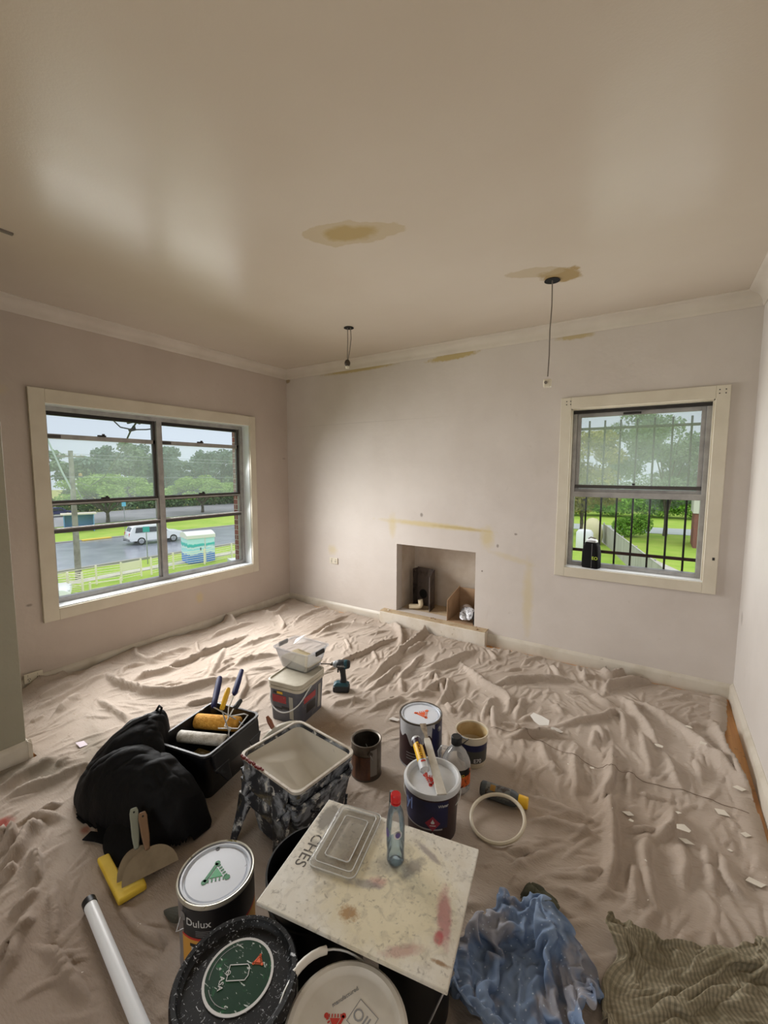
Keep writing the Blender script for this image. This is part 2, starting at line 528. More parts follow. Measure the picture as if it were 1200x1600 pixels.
# ---- firebox recess and hearth
M_fire = mat('firebox_render', rgb(206, 194, 180), .8, var=(5, rgb(188, 172, 154), .4, .7), bump=(20, .2), splats=[(30, rgb(120, 104, 88), .70, .76)])
b = MB()
b.span((1.51, .112, .12), (1.553, .45, .9)); b.span((2.414, .112, .12), (2.457, .45, .9))
b.span((1.51, .40, .10), (2.457, .45, .9)); b.span((1.51, .112, .849), (2.457, .45, .9))
struct(b.build('wall_firebox', M_fire))
M_hearth = mat('chipped_hearth_paint', rgb(214, 206, 194), .7, var=(6, rgb(200, 188, 170), .4, .7), bump=(25, .3), splats=[(40, rgb(130, 108, 84), .66, .74)])
M_hearth_top = mat('dusty_hearth_top', rgb(196, 176, 146), .85, var=(8, rgb(168, 144, 112), .4, .7), bump=(40, .4), splats=[(60, rgb(120, 96, 70), .66, .72)])
b = MB(); b.span((1.40, -.09, -.012), (2.555, .40, .130)); o = b.build('trim_hearth', M_hearth, bevel=.006)
struct(o)
b = MB(); b.span((1.402, -.086, .130), (2.553, .398, .139)); o = b.build('hearth_screed', M_hearth_top, o)

# ---- street window (window_1)
M_alu = mat('weathered_aluminium', rgb(168, 166, 164), .45, .15, var=(12, rgb(146, 144, 142), .4, .7))
M_alu_dark = mat('dark_sash_edge', rgb(74, 70, 68), .5, .2)
M_track = mat('dark_window_track', rgb(40, 37, 36), .7)
G_clear = glass_mat('window_glass', 0.02)
G_hazy = glass_mat('dusty_window_glass', 0.15, hazecol=(.95, .98, 1, 1))
G_side = glass_mat('dirty_side_window_glass', 0.24, hazecol=(.98, 1, 1, 1))
w1 = struct_root('window_1')
y0, y1, z0, z1 = LW
b = MB()
A = .105; t = .024
b.span((0, y0 - A + .01, z0 - .085), (t, y0 + .006, z1 + .095)); b.span((0, y1 - .006, z0 - .085), (t, y1 + A - .035, z1 + .095))
b.span((0, y0 + .006, z1 - .006), (t, y1 - .006, z1 + .095)); b.span((0, y0 + .006, z0 - .085), (t, y1 - .006, z0 + .004))
b.build('architrave', M_trim, w1, bevel=.003)
b = MB()
b.span((-.117, y0 - .001, z0), (.001, y0 + .012, z1)); b.span((-.117, y1 - .012, z0), (.001, y1 + .001, z1))
b.span((-.117, y0, z1 - .012), (.001, y1, z1 + .001))
b.build('reveal_lining', M_sill, w1)
b = MB(); b.span((-.125, y0, z0 - .001), (.012, y1, z0 + .014)); b.build('window_sill', M_sill, w1, bevel=.003)
b = MB()
fx = -.15
def fr(b, ya, yb, za, zb, w, xa, xb, m=0):
    b.span((xa, ya, za), (xb, ya + w, zb), m); b.span((xa, yb - w, za), (xb, yb, zb), m)
    b.span((xa, ya + w, zb - w), (xb, yb - w, zb), m); b.span((xa, ya + w, za), (xb, yb - w, za + w), m)
fr(b, y0 + .012, y1 - .012, z0 + .014, z1 - .012, .035, -.17, -.10)
b.span((-.165, -1.555, z0 + .03), (-.098, -1.505, z1 - .03))
b.build('window_frame', M_alu, w1, bevel=.002)
b = MB(); b.span((-.175, y0 + .012, z1 - .075), (-.13, y1 - .012, z1 - .045)); b.build('head_track', M_track, w1)
for k, (ya, yb) in enumerate(((-2.405, -1.555), (-1.505, -.622))):
    s = MB()
    s.span((-.155, ya, 1.845), (-.125, yb, 1.882)); s.span((-.15, ya, 1.85), (-.12, ya + .10, 1.875), 1)
    s.span((-.145, ya, 1.858), (-.142, yb, 1.95), 0) if False else None
    s.span((-.155, ya, 1.325), (-.120, yb, 1.365), 1); s.span((-.118, ya, 1.332), (-.112, yb, 1.345), 0)
    s.span((-.145, ya, 1.110), (-.110, yb, 1.150), 1); s.span((-.108, ya, 1.138), (-.100, yb, 1.150), 0)
    s.span((-.155, ya, 1.345), (-.125, ya + .016, z1 - .05), 1); s.span((-.155, yb - .026, 1.345), (-.125, yb, z1 - .05), 1)
    s.span((-.145, ya, z0 + .05), (-.115, ya + .014, 1.345), 0); s.span((-.145, yb - .018, z0 + .05), (-.115, yb, 1.345), 0)
    sash = s.build('sash', [M_alu, M_alu_dark], w1, bevel=.002)
    ym = (ya + yb) / 2 - .03
    h = MB()
    for zz in (1.882, 1.365):
        h.box((-.125, ym, zz + .006), (.02, .06, .012)); h.box((-.118, ym + .01, zz + .016), (.012, .018, .014))
    h.build('sash_catch', M_track, sash)
    g = MB(); g.span((-.142, ya, 1.87), (-.139, yb, z1 - .05)); g.build('pane', G_clear, w1)
    g = MB(); g.span((-.142, ya, 1.35), (-.139, yb, 1.86)); g.build('pane', G_hazy, w1)
    g = MB(); g.span((-.132, ya, 1.13), (-.129, yb, 1.34)); g.build('pane', G_clear, w1)
    g = MB(); g.span((-.132, ya, z0 + .05), (-.129, yb, 1.125)); g.build('pane', G_clear, w1)

# ---- side window (window_2)
w2 = struct_root('window_2')
x0, x1, z0, z1 = RWN
b = MB(); A = .085
b.span((x0 - A + .012, -.024, z0 - .075), (x0 + .004, 0, z1 + .085)); b.span((x1 - .004, -.024, z0 - .075), (x1 + A - .008, 0, z1 + .085))
b.span((x0 + .004, -.024, z1 - .004), (x1 - .004, 0, z1 + .085)); b.span((x0 + .004, -.024, z0 - .075), (x1 - .004, 0, z0 + .003))
b.build('architrave', M_trim, w2, bevel=.003)
b = MB()
for xx in (x0 - .03, x0 + .0, x1 + .015, x1 + .05):
    for zz in (z1 + .03, z1 + .055):
        b.box((xx, -.0245, zz), (.007, .002, .007))
b.box((x1 + .05, -.0245, .99), (.014, .002, .02))
b.build('screw_hole', M_track, w2)
b = MB()
b.span((x0 - .001, -.001, z0), (x0 + .012, .12, z1)); b.span((x1 - .012, -.001, z0), (x1 + .001, .12, z1))
b.span((x0, -.001, z1 - .012), (x1, .12, z1 + .001)); b.build('reveal_lining', M_trim, w2)
b = MB(); b.span((x0, -.012, z0 - .001), (x1, .125, z0 + .012)); b.build('window_sill', M_sill, w2, bevel=.003)
b = MB()
def frx(b, xa, xb, za, zb, w, ya, yb, m=0):
    b.span((xa, ya, za), (xa + w, yb, zb), m); b.span((xb - w, ya, za), (xb, yb, zb), m)
    b.span((xa + w, ya, zb - w), (xb - w, yb, zb), m); b.span((xa + w, ya, za), (xb - w, yb, za + w), m)
frx(b, x0 + .012, x1 - .012, z0 + .012, z1 - .012, .03, .065, .125)
b.build('window_frame', M_alu, w2, bevel=.002)
b = MB(); b.span((x0 + .012, .06, z1 - .04), (x1 - .012, .10, z1 - .015)); b.build('head_track', M_track, w2)
s = MB(); frx(s, x0 + .042, x1 - .042, 1.435, z1 - .04, .028, .085, .105)
s.span((x0 + .042, .070, 1.468), (x1 - .042, .086, 1.495), 1); s.span((x0 + .030, .064, 1.395), (x1 - .030, .092, 1.440), 0)
s.build('sash', [M_alu, M_alu_dark], w2, bevel=.002)
s = MB(); s.box((3.655, .07, 1.505), (.02, .014, .014)); s.box((3.62, .075, z1 - .055), (.12, .012, .016)); s.build('sash_catch', M_track, w2)
g = MB(); g.span((x0 + .06, .094, 1.45), (x1 - .06, .097, z1 - .06)); g.build('pane', G_side, w2)
g = MB(); g.span((x0 + .042, .112, z0 + .04), (x1 - .042, .115, 1.43)); g.build('pane', glass_mat('clean_side_glass', 0.0), w2)

M_iron = mat('black_painted_iron', rgb(28, 24, 26), .5, .3)
M_iron_red = mat('dark_red_oxide_iron', rgb(58, 34, 32), .6, .2)
gr = thing('security_grille', 'black iron security bars outside the small side window', 'window bars', (0, .17, 0))
for xb in (3.312, 3.427, 3.54, 3.655, 3.771, 3.888, 4.006):
    MB().tube([(xb, 0, .83), (xb, 0, 2.02)], .0075, 8).build('bar', M_iron, gr, smooth=40)
MB().span((3.14, -.004, 1.945), (4.17, .004, 1.966)).build('rail', M_iron, gr)
MB().span((3.14, -.004, .925), (4.17, .004, .95)).build('rail', M_iron_red, gr)

# ---- power points
M_plastic_w = mat('aged_white_plastic', rgb(218, 210, 192), .35)
M_black = mat('black_plastic', rgb(16, 16, 17), .45)
def power_point(loc, rz, label, n=2):
    p = thing('power_point', label, 'power point', loc, rz)
    MB().box((0, -.006, 0), (.115, .012, .07)).build('cover_plate', M_plastic_w, p, bevel=.004)
    for i in range(n):
        sx = (-.028, .028)[i]
        b = MB()
        for q, a in ((-.006, .5), (.006, -.5)):
            b.box((0, 0, 0), (.003, .002, .011), 0, T(sx + q, -.0125, -.004) @ Ry(a))
        b.box((sx, -.0125, -.017), (.003, .002, .010))
        b.build('socket', M_black, p)
        MB().box((sx, -.014, .02), (.012, .006, .016)).build('switch', M_plastic_w, p, bevel=.001)
    return p
power_point((.713, 0, .574), 0, 'cream power point on the back wall above the skirting')
power_point((.018, -2.635, .088), PI / 2, 'double socket set in the skirting below the wide street window')
# ---- bare ceiling cables
M_cable = mat('grey_cable', rgb(120, 112, 104), .5)
M_hole = mat('dark_ceiling_hole', rgb(14, 12, 11), .9)
c = thing('hanging_cable', 'two bare wires with a dark end hanging from the ceiling hole near the corner', 'cable', (1.599, -.866, HC))
MB().lathe([(0, -.001), (.038, -.001), (.042, -.004), (.038, .001)], 28).build('ceiling_hole', M_hole, c)
b = MB(); b.tube([(-.012, 0, 0), (-.012, 0, -.1), (-.014, 0, -.2), (-.016, 0, -.27)], .0036, 6); b.tube([(.018, 0, 0), (.022, .002, -.09), (.010, 0, -.18), (-.012, 0, -.27)], .0036, 6)
b.build('wire', M_cable, c, smooth=60)
MB().lathe([(0, -.035), (.016, -.032), (.024, -.015), (.024, 0), (.014, .018), (0, .022)], 18, M=T(-.016, 0, -.275)).build('junction_end', mat('tarnished_brass_end', rgb(70, 60, 50), .4, .5), c, smooth=50)
MB().lathe([(0, -.052), (.014, -.05), (.017, -.035), (.012, -.03)], 16, M=T(-.016, 0, -.275)).build('insulator', M_plastic_w, c, smooth=50)
c = thing('hanging_cable', 'single long grey cable with a white square fitting hanging before the back wall', 'cable', (3.201, -.897, HC))
MB().lathe([(0, -.001), (.043, -.001), (.047, -.004), (.043, .001)], 28).build('ceiling_hole', M_hole, c)
b = MB(); b.tube([(0, 0, 0), (.003, 0, -.15), (-.004, .002, -.3), (-.002, 0, -.45), (-.006, 0, -.58)], .0038, 6); b.build('wire', M_cable, c, smooth=60)
b = MB(); b.box((-.006, 0, -.622), (.05, .03, .052)); b.build('fitting', M_plastic_w, c, bevel=.01, seg=3)
MB().lathe([(0, 0), (.010, 0), (.010, .003), (0, .003)], 12, M=T(-.012, -.016, -.618) @ Rx(PI / 2)).build('fitting_hole', M_cable, c)
MB().span((1.025, -3.6, HC - .010), (1.045, -2.89, HC)).build('trim_4', M_cable)
bpy.data.objects['trim_4']['kind'] = 'structure'

# ================================================================== cloth built from folds
def vnoise(x, y, seed):
    r = np.random.default_rng(seed); g = r.random((64, 64))
    xi = np.floor(x).astype(int); yi = np.floor(y).astype(int)
    fx = x - xi; fy = y - yi
    fx = fx * fx * (3 - 2 * fx); fy = fy * fy * (3 - 2 * fy)
    a = g[xi % 64, yi % 64]; b_ = g[(xi + 1) % 64, yi % 64]; c = g[xi % 64, (yi + 1) % 64]; d = g[(xi + 1) % 64, (yi + 1) % 64]
    return (a * (1 - fx) + b_ * fx) * (1 - fy) + (c * (1 - fx) + d * fx) * fy
def fbm(x, y, seed, o=3):
    s = 0; a = .5
    for k in range(o):
        s = s + a * vnoise(x * 2 ** k, y * 2 ** k, seed + k); a *= .5
    return s
def smooth_line(p, it=2):
    for _ in range(it):
        q = [p[0]]
        for a, b in zip(p, p[1:]):
            q += [(a[0] * .75 + b[0] * .25, a[1] * .75 + b[1] * .25), (a[0] * .25 + b[0] * .75, a[1] * .25 + b[1] * .75)]
        q.append(p[-1]); p = q
    return p
def fold_field(X, Y, folds, power=3.0):
    """folds = [(points, width, height, skew)] -> height on the grid X, Y (uniform)"""
    acc = np.zeros_like(X)
    xs = X[0]; ys = Y[:, 0]
    for pts, w, h, skew in folds:
        p = np.array(pts)
        seg = np.linalg.norm(np.diff(p, axis=0), axis=1)
        L = max(seg.sum(), 1e-6)
        R = w * 3.2
        i0, i1 = np.searchsorted(xs, p[:, 0].min() - R), np.searchsorted(xs, p[:, 0].max() + R)
        j0, j1 = np.searchsorted(ys, p[:, 1].min() - R), np.searchsorted(ys, p[:, 1].max() + R)
        if i1 - i0 < 2 or j1 - j0 < 2:
            continue
        x = X[j0:j1, i0:i1]; y = Y[j0:j1, i0:i1]
        best = np.full(x.shape, 1e9); sd = np.zeros_like(x); sv = np.zeros_like(x); c0 = 0
        for a, b_, l in zip(p[:-1], p[1:], seg):
            if l < 1e-6: continue
            d = (b_ - a) / l
            u = np.clip((x - a[0]) * d[0] + (y - a[1]) * d[1], 0, l)
            dx = x - a[0] - d[0] * u; dy = y - a[1] - d[1] * u
            r2 = dx * dx + dy * dy
            k = r2 < best
            best = np.where(k, r2, best)
            sd = np.where(k, np.sign(d[0] * dy - d[1] * dx), sd); sv = np.where(k, (c0 + u) / L, sv)
            c0 += l
        r = np.sqrt(best)
        ww = np.where(sd * skew > 0, w * .45, w * 1.45)
        tap = np.clip(np.minimum(sv, 1 - sv) * L / max(.28 * L, 1e-6), 0, 1)
        tap = .25 + .75 * tap * tap * (3 - 2 * tap)
        end = np.exp(-np.maximum(0, 0))
        acc[j0:j1, i0:i1] += (h * tap * np.exp(-1.25 * (r / ww) ** 1.2)) ** power
    return acc ** (1 / power)
FOLD_TEXT = """35 40 0.27,-2.26 0.51,-2.30 0.70,-2.27 0.87,-2.23 1.01,-2.11
35 35 0.75,-2.25 0.92,-2.19 1.00,-2.09 1.03,-1.98 1.09,-1.87 1.16,-1.75
25 30 0.53,-2.20 0.56,-2.06 0.63,-1.88
25 35 0.54,-2.13 0.58,-2.05 0.60,-1.90 0.60,-1.72 0.58,-1.61 0.58,-1.44 0.57,-1.26 0.52,-1.10
30 30 0.01,-1.91 0.16,-1.97 0.30,-1.96 0.37,-1.93 0.32,-1.80 0.31,-1.68
30 30 0.25,-1.98 0.36,-1.93 0.33,-1.80 0.36,-1.58
30 30 0.05,-2.71 0.04,-2.52 0.01,-2.33 -0.05,-2.23
25 20 0.38,-2.81 0.40,-2.70 0.33,-2.51 0.30,-2.41 0.24,-2.25
40 30 0.59,-2.72 0.49,-2.59 0.43,-2.50
30 20 0.60,-2.47 0.85,-2.48 1.07,-2.49
20 15 0.55,-2.83 0.53,-2.75
30 20 0.25,-2.72 0.23,-2.55 0.20,-2.43
25 20 0.37,-2.20 0.26,-2.13 0.33,-1.97
25 25 1.02,-1.90 0.87,-1.71 0.61,-1.44
25 25 0.28,-1.48 0.47,-1.60 0.62,-1.66
30 25 0.30,-1.39 0.28,-1.20 0.30,-1.01 0.31,-0.82
30 28 0.98,-1.64 0.97,-1.47 1.07,-1.34 1.12,-1.25
30 22 0.69,-1.39 0.73,-1.18 0.75,-0.97 0.82,-0.88
30 20 1.19,-2.19 1.26,-2.08 1.28,-2.01
25 25 1.18,-1.67 1.35,-1.79 1.45,-1.94
25 20 1.12,-1.60 1.21,-1.54 1.30,-1.45
20 15 0.96,-1.78 0.93,-1.57
20 30 0.35,-0.55 0.63,-0.71 0.69,-0.81
30 30 0.10,-0.56 0.36,-0.60 0.17,-0.21
30 50 -0.07,-0.64 -0.11,-0.37 -0.04,-0.14
30 40 -0.09,-1.01 0.04,-0.97 0.23,-0.99
30 50 -0.10,-1.79 -0.05,-1.57 -0.05,-1.32 -0.08,-1.02 -0.11,-0.61 -0.17,-0.22
30 40 -0.06,-2.67 -0.14,-2.42 -0.15,-2.12 0.01,-1.92
20 12 0.74,-2.17 0.79,-2.02
20 12 0.82,-2.14 0.88,-1.98
20 15 0.86,-1.65 0.84,-1.51
20 15 1.39,-1.80 1.39,-1.63
30 28 0.67,-0.64 0.61,-0.36 0.64,-0.12 0.68,0.03
25 25 1.02,-0.73 1.02,-0.50 1.00,-0.11
30 30 1.09,-0.74 1.09,-0.47 1.23,-0.32 1.48,-0.23
20 15 1.14,-0.74 1.19,-0.65 1.21,-0.55
25 25 1.67,-1.29 1.67,-1.05 1.72,-0.85 1.74,-0.62 1.78,-0.32
35 35 2.02,-1.31 2.03,-1.06 2.00,-0.69 1.94,-0.19 1.95,0.13
30 25 2.04,-0.68 2.05,-0.50 2.05,-0.31
30 20 2.12,-1.31 2.12,-1.10 2.11,-0.85
20 15 1.76,-0.74 1.90,-0.89
30 18 2.02,-1.68 2.06,-1.55 2.17,-1.45
30 20 2.28,-1.55 2.32,-1.40 2.35,-1.29
20 18 2.22,-1.06 2.34,-1.21
30 25 2.45,-1.16 2.49,-1.02 2.53,-0.84
25 20 2.38,-0.82 2.51,-0.98 2.63,-1.09
30 30 1.48,-0.07 1.68,-0.12 1.92,-0.51
30 50 1.95,-0.21 1.94,0.11 2.11,0.03
20 12 1.36,-0.65 1.59,-0.85
20 12 1.49,-0.49 1.59,-0.25
20 20 0.28,0.04 0.50,0.05 0.99,0.01
25 18 1.88,-1.55 1.90,-1.39
35 28 2.25,-0.85 2.36,-0.78 2.43,-0.56 2.50,-0.24
35 30 2.53,-0.56 2.67,-0.68 2.83,-0.82 2.95,-0.84 3.04,-0.92 3.06,-1.07
35 32 2.84,-0.80 2.96,-0.64 3.11,-0.52 3.27,-0.42 3.37,-0.35
30 28 2.62,-1.24 2.63,-1.08 2.54,-0.88 2.50,-0.85
30 25 2.95,-1.23 2.92,-1.09 2.92,-0.94
35 30 2.96,-1.07 3.00,-1.18 3.05,-1.29
20 15 3.06,-1.25 3.12,-1.19 3.19,-1.19
20 18 3.15,-1.11 3.22,-1.02 3.27,-0.99
25 18 2.60,-0.16 2.74,-0.34
25 20 2.67,-1.19 2.76,-1.28
30 22 2.79,-1.24 2.78,-1.08
30 20 2.40,-0.94 2.41,-0.77
25 16 2.95,-0.31 2.96,-0.16 3.07,-0.05
20 14 2.87,-0.49 2.96,-0.37
30 22 3.15,-0.19 3.24,-0.33
25 20 2.40,-1.25 2.52,-1.11
30 20 2.31,-1.43 2.39,-1.28
30 22 2.21,-1.12 2.22,-0.90 2.17,-0.56
35 30 3.69,-0.43 3.76,-0.56 3.85,-0.79 3.90,-0.95
50 30 3.73,-0.41 3.87,-0.53 4.03,-0.68 4.15,-0.84 4.28,-1.11
30 35 3.57,-0.46 3.58,-0.30 3.73,-0.15 3.86,-0.04
25 30 3.39,-0.18 3.42,-0.28
25 40 3.52,-0.01 3.57,-0.20 3.69,0.01 3.74,-0.09
30 22 3.35,-1.08 3.46,-0.93 3.59,-0.80 3.68,-0.66 3.73,-0.81 3.72,-0.97
35 35 4.19,-0.47 4.20,-0.59 4.23,-0.88 4.27,-1.05 4.29,-1.17
30 30 4.25,-0.53 4.27,-0.85 4.30,-1.03
30 18 3.56,-0.97 3.57,-1.16
30 18 3.58,-0.90 3.63,-1.07
25 22 3.67,-1.08 3.69,-1.30 3.69,-1.49 3.69,-1.57
35 20 3.81,-0.84 3.83,-1.04 3.86,-1.19
35 16 3.50,-1.20 3.52,-1.41 3.57,-1.59
30 15 3.32,-1.27 3.38,-1.42 3.42,-1.47
35 15 4.07,-0.97 4.08,-1.14
35 18 3.94,-1.01 3.97,-1.19 4.01,-1.28
35 15 3.78,-1.24 3.79,-1.48
30 28 3.16,-1.34 3.28,-1.21 3.44,-1.16
30 20 3.92,-0.29 4.12,-0.16 4.29,-0.15
25 20 3.50,-0.49 3.57,-0.58 3.67,-0.61
30 18 3.13,-1.11 3.10,-0.81
25 14 3.30,-0.78 3.38,-0.88
20 20 4.05,-0.63 4.12,-0.55
20 12 3.33,-0.56 3.42,-0.53
30 24 3.68,-1.19 3.70,-1.43 3.67,-1.55 3.68,-1.65
45 28 3.69,-1.50 3.72,-1.67 3.74,-1.84 3.76,-1.95 3.73,-2.09
40 20 3.82,-1.89 3.83,-2.10
40 24 3.87,-1.70 3.86,-1.85 3.88,-1.97 3.90,-2.06
35 24 3.97,-1.46 3.96,-1.60 3.89,-1.71
20 18 3.79,-1.73 3.91,-1.64
30 20 3.36,-1.74 3.50,-1.76 3.60,-1.76 3.67,-1.75
30 18 3.42,-1.88 3.54,-1.84 3.70,-1.83
30 14 3.34,-2.12 3.46,-2.06
40 18 3.99,-1.66 4.00,-1.78 3.99,-1.90
40 15 4.08,-1.72 4.09,-1.86
45 18 4.13,-1.65 4.13,-1.80 4.20,-1.85
30 14 3.64,-2.05 3.71,-1.99
30 12 3.58,-2.17 3.64,-2.15 3.71,-2.17
30 15 4.07,-1.62 4.07,-1.74
30 14 3.77,-1.29 3.79,-1.50
35 16 3.85,-1.06 3.87,-1.26
30 18 3.50,-1.37 3.54,-1.51 3.55,-1.64
30 15 3.40,-1.43 3.45,-1.50
20 10 3.39,-2.17 3.50,-2.03
20 10 3.81,-1.44 3.97,-1.40
35 30 1.10,-3.13 1.14,-3.08 1.12,-3.04 1.12,-2.96 1.08,-2.87
35 24 1.23,-3.17 1.24,-3.07 1.28,-2.97 1.29,-2.88 1.33,-2.76
25 22 1.46,-3.10 1.49,-3.02 1.47,-2.94 1.47,-2.90
25 22 1.46,-3.20 1.47,-3.14 1.50,-3.09 1.61,-3.03 1.70,-2.95
30 35 1.69,-3.30 1.68,-3.25 1.62,-3.21 1.57,-3.17 1.52,-3.11
25 25 1.75,-3.31 1.75,-3.28 1.72,-3.25
30 40 1.48,-3.21 1.54,-3.20 1.58,-3.23 1.56,-3.26
30 28 1.70,-3.18 1.78,-3.20 1.84,-3.22 1.88,-3.25
30 30 1.52,-3.25 1.48,-3.22
20 12 1.65,-3.06 1.69,-2.99
25 20 1.15,-2.91 1.15,-2.85
25 24 2.07,-3.40 2.06,-3.36 2.05,-3.34 2.02,-3.29
25 24 2.17,-3.43 2.12,-3.39 2.06,-3.35 1.97,-3.29
20 15 1.93,-3.20 2.05,-3.24 2.21,-3.29
18 14 2.07,-3.12 2.24,-3.11 2.36,-3.11 2.49,-3.10 2.58,-3.08
20 12 2.25,-3.30 2.28,-3.27 2.29,-3.23
20 16 2.14,-3.32 2.25,-3.30 2.37,-3.30 2.48,-3.30
20 14 2.42,-3.20 2.50,-3.18 2.56,-3.17 2.58,-3.22
25 20 1.93,-3.34 1.93,-3.30 1.90,-3.25
20 10 2.27,-3.24 2.27,-3.22
20 10 2.44,-3.27 2.46,-3.21"""
FOLDS = []
for k, ln in enumerate(FOLD_TEXT.strip().split('\n')):
    q = ln.split()
    FOLDS.append((smooth_line([tuple(map(float, s.split(','))) for s in q[2:]]), int(q[0]) / 1000, int(q[1]) / 1000, 1 if k % 3 else -1))
def local_dir(x, y):
    vx = vy = 0.
    for pts, w, h, s in FOLDS:
        a = pts[0]; b_ = pts[-1]; m = pts[len(pts) // 2]
        d2 = (m[0] - x) ** 2 + (m[1] - y) ** 2 + .03
        an = 2 * math.atan2(b_[1] - a[1], b_[0] - a[0])
        vx += math.cos(an) / d2 ** 1.5; vy += math.sin(an) / d2 ** 1.5
    return .5 * math.atan2(vy, vx)
# where things stand the cloth lies flat
FLAT = [(1.88, -1.80, .19), (1.93, -1.42, .07), (2.589, -2.032, .10), (2.78, -1.78, .14), (3.04, -2.16, .15), (3.023, -1.628, .11),
        (3.03, -1.862, .10), (1.92, -2.50, .20), (2.53, -2.49, .24), (2.645, -2.99, .15), (3.03, -3.2, .18), (3.29, -3.1, .17), (3.12, -2.82, .2),
        (1.75, -2.80, .22), (2.0, -2.80, .22), (1.55, -2.86, .15), (1.65, -2.93, .1), (1.85, -2.93, .1), (2.12, -2.80, .12), (3.28, -1.99, .10), (3.26, -1.85, .08), (3.2, -1.9, .08), (2.12, -3.05, .10), (2.2, -2.97, .1),
        (3.56, -2.52, .16), (2.33, -2.64, .06), (2.3, -2.6, .08), (2.4, -3.2, .04), (2.28, -3.19, .04), (2.5, -3.23, .04), (2.6, -3.25, .04)]
def build_drop_cloth():
    x0, x1, yy0, yy1, st = .03, 4.33, -4.25, -.03, .0069
    nx = int((x1 - x0) / st) + 1; ny = int((yy1 - yy0) / st) + 1
    gx = x0 + np.arange(nx) * st; gy = yy0 + np.arange(ny) * st
    X, Y = np.meshgrid(gx, gy)
    wx = X + .028 * (fbm(X * 3, Y * 3 + 9, 3) - .45) + .010 * (vnoise(X * 14, Y * 14, 6) - .5)
    wy = Y + .028 * (fbm(X * 3 + 31, Y * 3, 4) - .45) + .010 * (vnoise(X * 14, Y * 14, 8) - .5)
    # small wrinkles between the big folds
    r = random.Random(5)
    small = []
    for k in range(2300):
        px = r.uniform(.05, 4.25); py = -.05 - 3.6 * r.random() ** 1.15
        th = local_dir(px, py) + r.gauss(0, .35); L = r.uniform(.07, .26)
        cv = r.uniform(-.5, .5)
        pts = []
        for s in range(5):
            u = s / 4 - .5
            pts.append((px + math.cos(th + cv * u) * L * u, py + math.sin(th + cv * u) * L * u))
        small.append((pts, r.uniform(.006, .016), r.uniform(.003, .013), r.choice((-1, 1))))
    H = np.zeros_like(X)
    # the warp is applied by evaluating on warped coordinates through a resample
    big = fold_field(X, Y, [(p, w * .54, h * 2.0, s) for p, w, h, s in FOLDS]) ; sm = fold_field(X, Y, small, 2.0)
    ii = np.clip((wx - x0) / st, 0, nx - 1.001); jj = np.clip((wy - yy0) / st, 0, ny - 1.001)
    def samp(A):
        i = ii.astype(int); j = jj.astype(int); fx = ii - i; fy = jj - j
        return (A[j, i] * (1 - fx) + A[j, i + 1] * fx) * (1 - fy) + (A[j + 1, i] * (1 - fx) + A[j + 1, i + 1] * fx) * fy
    H = samp(big) + samp(sm) + .010 * np.clip(fbm(X * 2.2, Y * 2.2, 20) - .35, 0, 1) + .004 * fbm(X * 9, Y * 9, 27)
    near_wall = np.clip((.30 - X) / .25, 0, 1)
    H += near_wall * .075 * np.clip(fbm(X * 5 + 3, Y * 4, 44) - .2, 0, 1) * 1.6
    bw = np.clip((Y + .22) / .18, 0, 1); H += bw * np.where(X < 2.6, .03, .006) * np.clip(fbm(X * 6, Y * 6, 47) - .25, 0, 1) * 1.5
    for (cx, cy, rr) in FLAT:
        d = np.sqrt((X - cx) ** 2 + (Y - cy) ** 2)
        k = np.clip((d - rr) / .07, 0, 1); k = k * k * (3 - 2 * k)
        H = H * (.06 + .94 * k)
    # outline
    rx = np.interp(-Y, [.03, .08, .19, .6, .76, .9, 1.05, 1.3, 1.7, 5], [4.31, 4.305, 4.295, 4.255, 4.225, 4.255, 4.285, 4.305, 4.312, 4.315]) + .012 * (vnoise(X * 9, Y * 9, 70) - .5)
    by = np.interp(X, [0, .05, .12, .3, .42, .55, .75, .95, 1.1, 1.35, 1.5, 2.5, 2.7, 3.2, 3.9, 4.3], [-.03, -.09, -.05, -.03, -.05, -.10, -.085, -.055, -.04, -.06, -.095, -.10, -.062, -.055, -.062, -.05]) + .03 * (vnoise(X * 7, Y * 0 + 3, 71) - .5)
    keep = (X < rx) & (Y < by) & ~((X < .96) & (Y < -2.935))
    edge = np.clip((rx - X) / .05, 0, 1)
    z = .0015 + H
    z = np.where(X > rx - .09, z + .012 * np.sin(np.clip((rx - X) / .09, 0, 1) * PI), z)
    idx = -np.ones(X.shape, int); use = np.zeros(X.shape, bool)
    q = keep[:-1, :-1] & keep[1:, :-1] & keep[:-1, 1:] & keep[1:, 1:]
    use[:-1, :-1] |= q; use[1:, :-1] |= q; use[:-1, 1:] |= q; use[1:, 1:] |= q
    idx[use] = np.arange(use.sum())
    # lateral lean of folds so crests overhang a little
    gyz, gxz = np.gradient(z, st)
    X2 = X - np.clip(gxz, -.8, .8) * .006 ; Y2 = Y - np.clip(gyz, -.8, .8) * .006
    V = np.stack([X2[use], Y2[use], z[use]], 1)
    j, i = np.nonzero(q)
    F = np.stack([idx[j, i], idx[j, i + 1], idx[j + 1, i + 1], idx[j + 1, i]], 1)
    return V, F
